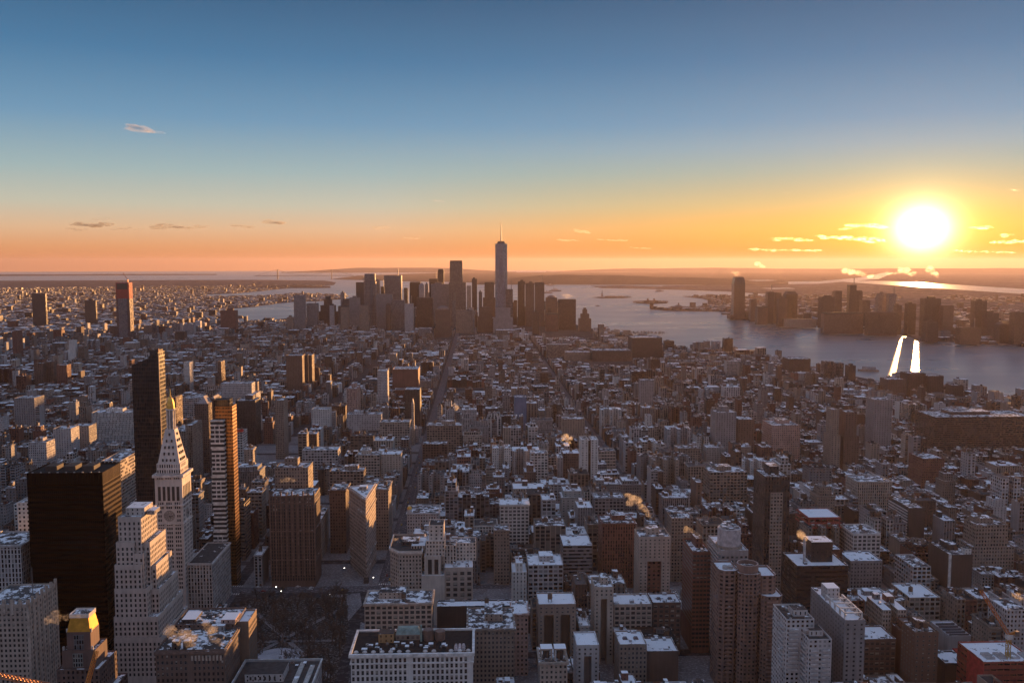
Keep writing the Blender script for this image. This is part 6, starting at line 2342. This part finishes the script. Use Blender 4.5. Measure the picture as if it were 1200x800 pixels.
CARS = [car_mesh(c) for c in ((0.55, 0.36, 0.03), (0.03, 0.03, 0.035), (0.5, 0.5, 0.5), (0.2, 0.2, 0.22), (0.6, 0.6, 0.6), (0.25, 0.03, 0.03))]
rc_ = random.Random(4)
for street, pts, n in (('the avenue', ((-94, 600), (-94, 1500)), 34), ('the broad cross street', ((-240, STREET0), (180, STREET0)), 16), ('the diagonal street', ((-112, 940), (-230, 1230)), 12), ('the diagonal street beside the park', ((0, 620), (-92, 890)), 16), ('the second avenue', ((217, 800), (217, 1600)), 24)):
    a, b = Vector(pts[0]), Vector(pts[1])
    d = (b - a).normalized()
    for _ in range(n):
        s, lane = rc_.random(), rc_.choice((-5.6, -2.2, 2.2, 5.6))
        p = a + (b - a) * s + Vector((-d.y, d.x)) * lane
        o = bpy.data.objects.new('city_car', rc_.choice(CARS))
        COLL.objects.link(o)
        o.location = (p.x, p.y, 0.03)
        o.rotation_euler = (0, 0, math.atan2(d.y, d.x))
        tag(o, 'tiny car among the traffic on ' + street, 'car', 'cars on ' + street)

# a long bus and a pale lorry at the park corner
for px, py, L, col, nm, lab in ((262, 695, 16, COLS['L'], 'city_bus', 'long pale bus standing in the dark street below the banded tower'), (240, 712, 9, COLS['L'], 'box_truck', 'small pale truck at the foot of the ribbed grey wing')):
    x, y, _ = at_height(px, py, 2)
    t = empty(nm, (x, y, 0.03))
    tag(t, lab, nm.split('_')[1])
    _box(-L / 2, L / 2, -1.25, 1.25, 0.45, 3.2, col).build('body', MATS, t)
    _box(-L / 2 + 0.4, L / 2 - 0.4, -1.3, 1.3, 1.6, 2.6, COLS['K']).build('window_band', MATS, t)
    for xx in (-L * 0.33, L * 0.33):
        for yy in (-1.1, 1.1):
            mb = MB()
            mb.box(xx - .5, xx + .5, yy - .2, yy + .2, 0, 1.0, (P_, (0.02, 0.02, 0.02)))
            mb.build('wheel', MATS, t)


# ------------------------------------------------------------------ cranes
def lattice(mb, a, b, w, n, col):
    a, b = Vector(a), Vector(b)
    d = (b - a).normalized()
    s = d.cross(Vector((0, 0, 1)))
    s = (s if s.length > 0.1 else Vector((1, 0, 0))).normalized() * w / 2
    t = d.cross(s).normalized() * w / 2
    cs = [s + t, s - t, -s - t, -s + t]
    for c in cs:
        mb.bar(tuple(a + c), tuple(b + c), w * 0.16, M_, col)
    for k in range(n):
        p, q = a + (b - a) * k / n, a + (b - a) * (k + 1) / n
        for i in range(4):
            mb.bar(tuple(p + cs[i]), tuple(q + cs[(i + 1) % 4]), w * 0.1, M_, col)


def crane():
    org = (0.5, 0.19, 0.04)
    xb, yb, _ = at_height(1181, 768, 52)
    mast_top = at_distance(1181, 748, yb)[2]
    tip = at_distance(1149, 691, yb)
    t = Thing('tower_crane', 'orange luffing crane with raised lattice boom above the red corner block', 'crane', xb, yb)
    mb = MB()
    lattice(mb, (0, 0, 0), (0, 0, mast_top), 2.2, 14, (0.55, 0.33, 0.05))
    t.put('mast', mb)
    t.put('cab', _box(-1.8, 1.8, -1.8, 1.8, mast_top, mast_top + 3.2, COLS['W']))
    mb = MB()
    lattice(mb, (0, 0, mast_top + 3), (tip[0] - xb, 0, tip[2]), 1.7, 16, org)
    t.put('boom', mb)
    mb = MB()
    mb.bar((0, 0, mast_top + 3), (5, 0, mast_top + 5), 1.4, M_, org)
    mb.box(4, 7, -1.2, 1.2, mast_top + 2, mast_top + 5.5, (M_, (0.2, 0.18, 0.17)))
    t.put('counterweight', mb)
    mb = MB()
    mb.bar((1.5, 0, mast_top + 9), (tip[0] - xb, 0, tip[2] + 1), 0.25, M_, (0.1, 0.1, 0.1))
    t.put('cable', mb)


crane()


def near_cranes():
    """two lattice booms of building sites close below the deck, at the lower left corner"""
    a = at_distance(101, 806, 500)
    b = at_distance(113, 762, 505)
    t = Thing('tower_crane', 'orange crane boom rising in front of the gilded mansard tower', 'crane', a[0], 500)
    mb = MB()
    lattice(mb, (0, 0, 0), (0, 0, a[2]), 2.0, 12, (0.5, 0.24, 0.05))
    t.put('mast', mb)
    mb = MB()
    lattice(mb, (0, 0, a[2]), (b[0] - a[0], 5, b[2]), 1.7, 12, (0.6, 0.26, 0.05))
    t.put('boom', mb)
    a = at_distance(-10, 786, 470)
    b = at_distance(72, 806, 475)
    t = Thing('tower_crane', 'long horizontal lattice jib of a rusty crane at the lower left corner', 'crane', a[0] - 6, 470)
    mb = MB()
    lattice(mb, (0, 0, 0), (0, 0, a[2]), 2.0, 12, (0.4, 0.18, 0.08))
    t.put('mast', mb)
    mb = MB()
    lattice(mb, (0, 0, a[2]), (b[0] - a[0] + 6, 5, b[2]), 2.0, 22, (0.42, 0.2, 0.1))
    t.put('jib', mb)


near_cranes()


# ------------------------------------------------------------------ the harbour
def statue():
    x, y, _ = at_height(705.5, 348.6, -1.5)
    t = Thing('statue', 'colossal robed statue with raised torch on a tall pedestal, alone on its islet', 'statue', x, y)
    h = at_distance(705.5, 339.2, y)[2] + drop(x, y)
    g = (0.12, 0.15, 0.13)
    s = h / 93.0
    mb = MB()
    star = []
    for i in range(22):
        r = (34 if i % 2 == 0 else 26) * s
        star.append((r * math.cos(2 * math.pi * i / 22), r * math.sin(2 * math.pi * i / 22)))
    mb.prism(star, -2, 12 * s, (P_, COLS['G']), (P_, COLS['G']))
    t.put('star_fort', mb)
    mb = MB()
    q = rect(-10 * s, 10 * s, -10 * s, 10 * s)
    mb.frustum(q, 12 * s, inset(q, 2.5 * s), 44 * s, (P_, COLS['T']))
    mb.box(-9 * s, 9 * s, -9 * s, 9 * s, 44 * s, 47 * s, (P_, COLS['T']), bottom=True)
    t.put('pedestal', mb)
    mb = MB()
    prof = [(5.2, 47), (4.9, 53), (4.3, 62), (3.9, 68), (4.0, 72), (3.2, 76), (1.5, 77.5), (1.3, 78.5), (1.9, 80), (1.9, 82), (1.0, 83.5)]
    for (r0, z0), (r1, z1) in zip(prof, prof[1:]):
        mb.cyl(0, 0, r0 * s, z0 * s, z1 * s, (P_, g), r1=r1 * s, k=14, cap=False)
    for (a, b, r) in (((2.6, 0, 75), (4.6, 0, 82), 1.3), ((4.6, 0, 82), (5.0, 0, 89), 1.0)):
        mb.bar(tuple(v * s for v in a), tuple(v * s for v in b), 2 * r * s, P_, g)
    mb.bar((-3 * s, -2 * s, 66 * s), (-3.6 * s, -3.4 * s, 71 * s), 2.2 * s, P_, g)
    t.put('figure', mb)
    mb = MB()
    mb.cyl(5.0 * s, 0, 0.8 * s, 89 * s, 91 * s, (M_, (0.7, 0.45, 0.12)), r1=1.2 * s, k=8)
    mb.cyl(5.0 * s, 0, 1.1 * s, 91 * s, 93.5 * s, (M_, (0.8, 0.5, 0.12)), r1=0.2 * s, k=8)
    t.put('torch', mb)
    mb = MB()
    for i in range(7):
        a = rad(-60 + 20 * i)
        mb.bar((0, 0, 82 * s), (3.0 * math.sin(a) * s, -1.2 * s, (82 + 3.0 * math.cos(a)) * s), 0.5 * s, P_, g)
    t.put('crown', mb)


statue()


def tree_mass(name, px0, px1, py, n, seed, label, hh=(9, 15), spread=60):
    """a far wood that reads as one dark mass: many twiggy clumps"""
    r = random.Random(seed)
    mb = MB()
    for _ in range(n):
        f = r.random()
        x, y, _z = at_height(px0 + (px1 - px0) * f, py, -1.5)
        y += r.uniform(-0.1, 1) * spread
        x += r.uniform(-10, 10)
        z = -1.5 - drop(x, y)
        h = r.uniform(*hh)
        w = h * r.uniform(0.35, 0.6)
        for _k in range(9):
            a, b, c = r.gauss(0, w * 0.45), r.gauss(0, w * 0.45), r.uniform(0.3, 1.0) * h
            s = r.uniform(0.8, 2.4)
            mb.poly([(x + a, y + b, z + c), (x + a + s, y + b + r.uniform(-s, s), z + c + r.uniform(-s, s)), (x + a + r.uniform(-s, s), y + b + s, z + c + s)], 0, (0.05, 0.04, 0.035))
        mb.bar((x, y, z), (x, y, z + h * 0.7), 0.6, 0, (0.05, 0.04, 0.035))
    o = mb.build(name, [BARK])
    o['label'] = label
    return kind(o, 'stuff')


tree_mass('ellis_island_trees', 746, 781, 354.8, 260, 5, 'bare trees fringing the low island in the harbour', (10, 17), 160)
tree_mass('statue_island_trees', 711, 739, 348.6, 170, 6, 'bare trees behind the statue on its islet', (10, 18), 90)
tree_mass('shore_park_trees', 694, 780, 392, 200, 7, 'bare trees along the island shore park', (9, 15), 80)
tree_mass('terminal_park_trees', 790, 855, 363.2, 300, 8, 'bare trees of the flat park on the far shore', (7, 12), 200)


def island_hall():
    x, y, _ = at_height(765, 355, -1.5)
    t = Thing('museum_building', 'long low island hall with four domed turrets among bare trees', 'building', x, y + 60)
    t.block(-55, 55, 0, 40, -1, 16, COLS['R'], 'w', par=0.6)
    for sx in (-26, 26):
        for yy in (2, 36):
            t.put('turret', _cyl(sx, yy, 5, 16, 30, COLS['R'], 8))
            mb = MB()
            mb.cyl(sx, yy, 5.4, 30, 37, (P_, (0.3, 0.34, 0.3)), r1=0.4, k=8)
            t.put('dome', mb)
    t.block(-150, -62, 0, 30, -1, 12, COLS['B'], 'p', 'wing_wall', 'wing_roof', 0.6)
    t.block(62, 140, 0, 30, -1, 12, COLS['B'], 'p', 'wing_wall', 'wing_roof', 0.6)


island_hall()


def rail_terminal():
    x, y, _ = at_height(797, 363, -1)
    t = Thing('terminal_building', 'old ferry terminal with stepped gable and clock turret on the far shore point', 'building', x, y + 20)
    t.block(-35, 35, 0, 60, 0, 17, COLS['R'], 'w')
    mb = MB()
    q = rect(-36, 36, -1, 61)
    mb.frustum(q, 18.1, rect(-4, 4, 8, 52), 32, (P_, (0.13, 0.1, 0.1)))
    t.put('hipped_roof', mb)
    t.put('clock_turret', _box(-4, 4, 24, 32, 31, 42, COLS['R']))
    mb = MB()
    mb.cyl(0, 28, 5.2, 42, 52, (P_, (0.2, 0.24, 0.22)), r1=0.3, k=8)
    t.put('turret_spire', mb)
    t.block(40, 260, 6, 70, 0, 9, COLS['N'], 'w', 'shed_wall', 'shed_roof', 0.4)


rail_terminal()


def bridge():
    g = (0.045, 0.045, 0.05)
    A = at_height(325.5, 327.4, SEA)
    B = at_height(388.7, 327.2, SEA)
    top = at_distance(357, 315.6, (A[1] + B[1]) / 2)[2] + drop((A[0] + B[0]) / 2, (A[1] + B[1]) / 2)
    t = Thing('suspension_bridge', 'long suspension bridge with two tall slender towers on the misty horizon', 'bridge', (A[0] + B[0]) / 2, (A[1] + B[1]) / 2)
    cx, cy_ = t.o.location.x, t.o.location.y
    a, b = Vector((A[0] - cx, A[1] - cy_, 0)), Vector((B[0] - cx, B[1] - cy_, 0))
    d = (b - a)
    n = Vector((-d.y, d.x, 0)).normalized() * 16
    deck = 72.0
    for p in (a, b):
        mb = MB()
        for s in (-1, 1):
            mb.bar(tuple(p + n * s), tuple(p + n * s + Vector((0, 0, top))), 17, P_, g)
        for z in (deck - 8, top - 12):
            mb.bar(tuple(p - n + Vector((0, 0, z))), tuple(p + n + Vector((0, 0, z))), 16, P_, g)
        t.put('tower', mb)
    mb = MB()
    e0, e1 = a - d * 0.42, b + d * 0.42
    mb.bar((e0.x, e0.y, deck), (e1.x, e1.y, deck), 11, P_, g)
    t.put('deck', mb)
    for s in (-1, 1):
        mb = MB()
        pts = []
        for k in range(-8, 29):
            f = k / 20
            p = a + d * f
            if f < 0:
                z = top + (deck - top) * (-f / 0.4)
            elif f > 1:
                z = top + (deck - top) * ((f - 1) / 0.4)
            else:
                z = deck + 10 + (top - deck - 10) * (2 * f - 1) ** 2
            pts.append(p + n * s + Vector((0, 0, z)))
        for p, q in zip(pts, pts[1:]):
            mb.bar(tuple(p), tuple(q), 3.6, P_, g)
        t.put('main_cable', mb)


bridge()


def boat(px, py, L, label, kind_='ferry_boat', col=(0.16, 0.15, 0.15)):
    x, y, _ = at_height(px, py, SEA)
    t = Thing(kind_, label, 'boat' if kind_ != 'cargo_ship' else 'ship', x, y, SEA - drop(x, y), rad(20))
    w = L * 0.2
    hull = [(-L / 2, -w / 2), (L * 0.3, -w / 2), (L / 2, 0), (L * 0.3, w / 2), (-L / 2, w / 2)]
    mb = MB()
    mb.prism(hull, -0.5, L * 0.09, (P_, col), (P_, shade(col, 1.3)))
    t.put('hull', mb)
    t.put('deck_house', _box(-L * 0.35, L * 0.2, -w * 0.36, w * 0.36, L * 0.09, L * 0.17, COLS['L'], (0.5, 0.5, 1, 0)))
    t.put('bridge_house', _box(-L * 0.1, L * 0.08, -w * 0.25, w * 0.25, L * 0.17, L * 0.23, COLS['L']))
    mb = MB()
    mb.cyl(-L * 0.15, 0, w * 0.09, L * 0.17, L * 0.3, (P_, COLS['N']), k=8)
    t.put('funnel', mb)


boat(700.5, 358.8, 42, 'small dark ferry crossing between the two islands and the shore')
boat(645, 334.8, 120, 'small ship far out in the bay right of the spire tower', 'cargo_ship')
boat(651, 341.3, 150, 'low long ship in the bay above the riverside towers', 'cargo_ship')
boat(642, 343.6, 110, 'second low ship in the bay, nearest to the riverside towers', 'cargo_ship')
boat(773, 341.6, 110, 'faint ship before the far low shore right of the statue', 'cargo_ship')
boat(722, 387.5, 40, 'pale ferry lying at the shore near the stepped riverside tower')
boat(753, 392.5, 50, 'ferry passing close along the near shore left of the warehouse')


def long_pier(px0, py0, px1, py1, w, label, arches=False):
    a, b = at_height(px0, py0, SEA), at_height(px1, py1, SEA)
    t = Thing('river_pier', label, 'pier', a[0], a[1], 0)
    d = Vector((b[0] - a[0], b[1] - a[1]))
    L = d.length
    t.o.rotation_euler = (0, 0, math.atan2(d.y, d.x))
    mb = MB()
    mb.box(0, L, -w / 2, w / 2, SEA - 1, 1.0, (P_, COLS['T']), (R_, (0.1, 0.09, 0.09, 0.5)))
    t.put('pier_deck', mb)
    if arches:
        n = int(L / 42)
        for k in range(n):
            mb = MB()
            x = k * 42 + 2
            mb.bar((x, 0, 1), (x, 0, 16), 1.6, M_, COLS['L'])
            mb.bar((x, 0, 16), (x + 40, 0, 16), 1.4, M_, COLS['L'])
            mb.bar((x + 40, 0, 1), (x + 40, 0, 16), 1.6, M_, COLS['L'])
            t.put('gantry', mb)
    else:
        t.put('pier_shed', _box(L * 0.2, L * 0.85, -w * 0.4, w * 0.4, 1, 9, COLS['L'], (0.5, 0.5, 1, 0)))


long_pier(870, 416, 946, 431.5, 60, 'broad shore pier carrying a row of thin gantries', True)
long_pier(1005, 434, 1030, 435, 22, 'short pier with shed right of the three shore towers')
long_pier(812, 409, 845, 409, 18, 'low pale pier left of the dark box tower')
long_pier(1108, 453.2, 1120, 452.4, 14, 'stub pier beside the blocks right of the glint')


# ------------------------------------------------------------------ steam and clouds
def vapour(name, density, aniso, albedo=0.97, torn=True):
    m = bpy.data.materials.new(name)
    m.use_nodes = True
    nt = m.node_tree
    nt.nodes.clear()
    out = nt.nodes.new('ShaderNodeOutputMaterial')
    v = nt.nodes.new('ShaderNodeVolumePrincipled')
    v.inputs['Color'].default_value = (albedo, albedo, albedo * 1.01, 1)
    v.inputs['Density'].default_value = density
    v.inputs['Anisotropy'].default_value = aniso
    if torn:   # torn edges: the vapour thins out in a fine noise
        tc = nt.nodes.new('ShaderNodeTexCoord')
        n = ramp(nt, noise(nt, tc.outputs['Object'], 4.0, 5.0, 0.75), [(0.44, 0.0), (0.74, 1.0)])
        nt.links.new(math_node(nt, 'MULTIPLY', n, density * 2.2), v.inputs['Density'])
    nt.links.new(v.outputs[0], out.inputs['Volume'])
    return m


STEAM = vapour('steam', 0.08, 0.45)
FAR_SMOKE = vapour('far_smoke', 0.007, 0.65)
CLOUD = vapour('bright_cloud', 0.0022, 0.72, 0.9)
GREY_CLOUD = vapour('grey_cloud', 0.009, 0.6, 0.4)


def puff(bm, c, r, sq, rng, stretch=None):
    import bmesh
    ret = bmesh.ops.create_icosphere(bm, subdivisions=2, radius=1.0)
    ph = Vector((rng.uniform(0, 9), rng.uniform(0, 9), rng.uniform(0, 9)))
    from mathutils import noise as mn
    for v in ret['verts']:
        n = 1 + 0.5 * mn.noise(v.co * 1.7 + ph) + 0.3 * mn.noise(v.co * 4.1 + ph)
        q = Vector((v.co.x * r * n, v.co.y * r * n, v.co.z * r * sq * n))
        if stretch is not None:
            q += stretch * (q.dot(stretch) * 1.6)
        v.co = Vector(c) + q


def vapour_thing(name, label, cat, start, end, r0, r1, n, mat, seed, sq=0.8, jit=0.6, group=None):
    import bmesh
    rng = random.Random(seed)
    bm = bmesh.new()
    a, b = Vector(start), Vector(end)
    unit = max((b - a).length, r1) / 4
    m_ = int(n * (1.6 if cat == 'cloud' else 2.6))
    for k in range(m_):
        f = k / max(1, m_ - 1)
        r = (r0 + (r1 - r0) * f) * (1.0 if cat == 'cloud' else 1.05) * (0.45 + 1.1 * rng.random() ** 1.8)
        c = (b - a) * f + Vector((rng.gauss(0, jit), rng.gauss(0, jit), rng.gauss(0, jit * 0.5))) * r
        puff(bm, c / unit, r / unit, sq, rng, (b - a).normalized() if cat == 'cloud' else None)
    me = bpy.data.meshes.new(name)
    bm.to_mesh(me)
    bm.free()
    for p in me.polygons:
        p.use_smooth = True
    me.materials.append(mat)
    o = bpy.data.objects.new(name, me)
    COLL.objects.link(o)
    o.location = a
    o.scale = (unit,) * 3
    return tag(o, label, cat, group)


STEAMS = [   # from px,py to px,py at distance Y, radii, puffs
    (97, 722, 58, 721, 545, 1.2, 2.6, 16, 'pinkish steam trailing left from the gilded mansard roof'),
    (229, 752, 208, 742, 560, 1.6, 3.4, 15, 'curling bright steam over the cluttered dark roof'),
    (255, 752, 238, 733, 575, 1.2, 2.4, 10, 'thin hook of steam beside the round cistern'),
    (28, 716, 8, 714, 600, 1.2, 2.2, 8, 'thin steam veil in front of the beige parapet tower'),
    (204, 474, 188, 462, 1560, 2.5, 5.5, 12, 'bright steam above and left of the gold cupola'),
    (764, 606, 739, 582, 915, 1.6, 3.2, 18, 'long golden steam streak behind the cream panel tower'),
    (944, 634, 937, 622, 712, 1.4, 2.8, 9, 'flame-like golden steam at the chimney of the dark bulky building'),
    (933, 724, 920, 714, 640, 1.2, 2.6, 9, 'golden steam leaving the roof of the balcony tower'),
    (984, 696, 966, 691, 625, 1.0, 2.0, 9, 'golden steam above the roof frames of the pergola slab'),
    (468, 643, 464, 632, 830, 1.4, 2.6, 8, 'round steam cloud over the left wing of the setback block'),
    (814, 622, 802, 621, 735, 1.0, 1.8, 6, 'small golden steam tuft at the red brick tower bulkhead'),
    (700, 607, 692, 604, 890, 1.2, 2.2, 6, 'golden steam tuft left of the arched red block'),
    (664, 522, 661, 510, 1270, 1.8, 3.2, 7, 'upright golden steam left of the white slot slab'),
    (345, 561, 330, 563, 885, 1.4, 2.4, 8, 'orange steam lying across the top of the ornate brown tower'),
    (620, 592, 612, 586, 960, 1.2, 2.0, 6, 'pale steam tuft behind the white gridded loft'),
    (535, 482, 532, 474, 1700, 2.4, 4.2, 7, 'golden steam right of the long avenue'),
    (1150, 482, 1143, 477, 1700, 2.6, 5.0, 7, 'golden steam over the long dark block'),
    (1198, 700, 1190, 699, 650, 1.0, 2.0, 6, 'golden steam at the right picture edge above the white tower'),
    (600, 722, 594, 718, 680, 1.0, 2.2, 8, 'pinkish steam over the brown cornice loft roof'),
    (1013, 322, 994, 318, 9000, 16, 34, 9, 'golden smoke plume low over the far shore, left one'),
    (1030, 325, 1015, 323, 9000, 10, 22, 6, 'small golden smoke wisp right of the left far plume'),
    (1050, 321, 1040, 319, 9500, 10, 20, 6, 'small golden smoke wisp left below the sun'),
    (1070, 322, 1056, 318, 9500, 14, 34, 9, 'bright smoke plume directly below the sun'),
    (1101, 325, 1087, 314, 9500, 14, 32, 11, 'tall bright smoke plume right below the sun'),
    (866, 322, 861, 320, 5050, 7, 12, 6, 'small bright steam on top of the tallest tower across the river'),
    (897, 313, 886, 309, 15000, 14, 30, 8, 'thin pale smoke wisp on the horizon right of that tower'),
    (674, 348, 661, 346, 4360, 5, 11, 8, 'white steam on the roof of the big bank tower')]
for i, (ax, ay, bx, by, Y, r0, r1, n, lab) in enumerate(STEAMS):
    vapour_thing('smoke_plume' if Y > 8000 else 'steam_plume', lab, 'smoke' if Y > 8000 else 'steam', at_distance(ax, ay, Y), at_distance(bx, by, Y), r0, r1, n, FAR_SMOKE if Y > 3000 else STEAM, 50 + i, 0.75, 0.8)

CLOUDS = [(160, 149, 167, 151, 3.6, 14, 'small pink cloud high above the others'), (170, 153, 190, 156, 2.0, 12, 'pink tail of the high cloud'),
          (86, 263, 128, 264, 2.4, 26, 'longest grey cloud of the low left row'), (112, 257, 130, 256, 0.9, 8, 'faint wisp above the longest grey cloud'), (78, 268, 100, 269, 1.2, 12, 'thin wisp below the longest grey cloud'),
          (137, 268, 150, 268, 1.5, 10, 'tiny grey cloud right of the longest one'), (156, 269, 164, 269, 0.9, 6, 'faint dot of cloud in the low left row'),
          (183, 265, 214, 266, 2.2, 22, 'flat grey cloud in the middle of the low row'), (222, 267, 244, 265, 2.0, 16, 'grey cloud with pink right end in the low row'),
          (272, 264, 297, 267, 1.5, 14, 'slanting thin cloud right of the low row'), (308, 260, 333, 261, 2.4, 18, 'right end cloud of the low row, dark with pale tip'),
          (437, 267, 450, 267, 1.4, 10, 'small tan cloud left above the mast tower'), (473, 279, 488, 279, 1.3, 10, 'small dark cloud above the far tip'), (512, 235, 519, 236, 0.8, 5, 'tiny pale cloud dot above the far tip'),
          (655, 281, 676, 282, 1.2, 12, 'thin cloud right of the spire'), (678, 270, 690, 273, 1.6, 10, 'hooked pale cloud right of the spire'), (700, 281, 735, 282, 1.1, 16, 'long thin streak cloud over the bay'), (738, 290, 760, 291, 0.9, 10, 'faint streak cloud over the harbour islands'),
          (905, 279, 950, 281, 1.6, 20, 'long golden streak cloud left of the sun'), (960, 277, 1035, 282, 2.2, 34, 'brightest streak cloud reaching into the sun from the left'), (1000, 264, 1035, 265, 2.2, 18, 'short bright cloud beside the sun, upper left'),
          (985, 268, 995, 268, 1.2, 6, 'tiny bright cloud left of the short one'), (1138, 267, 1162, 266, 2.0, 14, 'short bright cloud right of the sun'), (1160, 284, 1215, 282, 2.4, 26, 'golden cloud at the right picture edge'), (1172, 276, 1186, 275, 1.6, 8, 'small golden cloud above the edge cloud'),
          (880, 292, 960, 294, 1.4, 30, 'low orange streak under the left golden clouds'), (1120, 294, 1190, 296, 1.4, 26, 'low orange streak right below the sun'), (1183, 222, 1190, 223, 0.9, 5, 'tiny pale cloud high right of the sun'), (918, 226, 924, 226, 0.7, 4, 'tiny pale cloud dot high left of the sun')]
for i, (ax, ay, bx, by, r, n, lab) in enumerate(CLOUDS):
    Y = 42000
    q = Y / FPX
    vapour_thing('small_cloud', lab, 'cloud', at_distance(ax, ay, Y), at_distance(bx, by, Y), r * q * 0.9, r * q, n, GREY_CLOUD if 60 < ax < 780 and ay > 200 else CLOUD, 90 + i, 0.55, 0.7, 'small clouds')

# ------------------------------------------------------------------ what stands on a roof belongs to that roof
ROOF_PIECES = {'roof_vent', 'water_tank', 'bulkhead', 'penthouse', 'skylight', 'roof_plant', 'roof_light', 'roof_fan', 'chimney', 'pergola', 'roof_box', 'parasol_vent', 'roof_walkway', 'cistern_rim', 'tank_frame', 'roof_panel', 'brown_drum',
               'gable_house', 'copper_roof_house', 'green_chimney', 'roof_house', 'mast', 'sawtooth_roof'}
families = {}
for o in scene.objects:
    if o.parent is not None:
        families.setdefault(o.parent.name, []).append(o)
for fam in families.values():
    roofs = [o for o in fam if o.name.split('.')[0] == 'roof'] or [o for o in fam if o.name.split('.')[0].endswith('_roof')]
    spires = [o for o in fam if o.name.split('.')[0] == 'pyramid_roof']
    walls = [o for o in fam if o.name.split('.')[0] in ('wall', 'bay_wall')]
    for o in fam:
        n = o.name.split('.')[0]
        if n in ROOF_PIECES and roofs:
            o.parent = roofs[0]
        elif n == 'dormer' and spires:
            o.parent = spires[0]
        elif n in ('balcony', 'parapet_pier', 'flank_pier', 'loggia_arch', 'eaves_arch', 'string_course') and walls:
            o.parent = walls[0]

# ------------------------------------------------------------------ haze
def haze_box():
    mb = MB()
    r, z0, z1 = 70500.0, -360.0, 565.0
    mb.box(-r, r, -r, r, z0, z1, (0, (1, 1, 1), (0, 0, 1, 0)), bottom=True)
    m = bpy.data.materials.new('evening_haze')
    m.use_nodes = True
    nt = m.node_tree
    nt.nodes.clear()
    out = nt.nodes.new('ShaderNodeOutputMaterial')
    v = nt.nodes.new('ShaderNodeVolumePrincipled')
    v.inputs['Color'].default_value = (*HAZE_COLOR, 1)
    v.inputs['Density'].default_value = HAZE_DENSITY
    v.inputs['Anisotropy'].default_value = HAZE_ANISO
    nt.links.new(v.outputs[0], out.inputs['Volume'])
    me = bpy.data.meshes.new('haze')
    o = mb.build('haze', [m])
    return kind(o, 'stuff')


HAZE_COLOR, HAZE_DENSITY, HAZE_ANISO = (0.54, 0.46, 0.53), 1.35e-5, 0.45
haze_box()
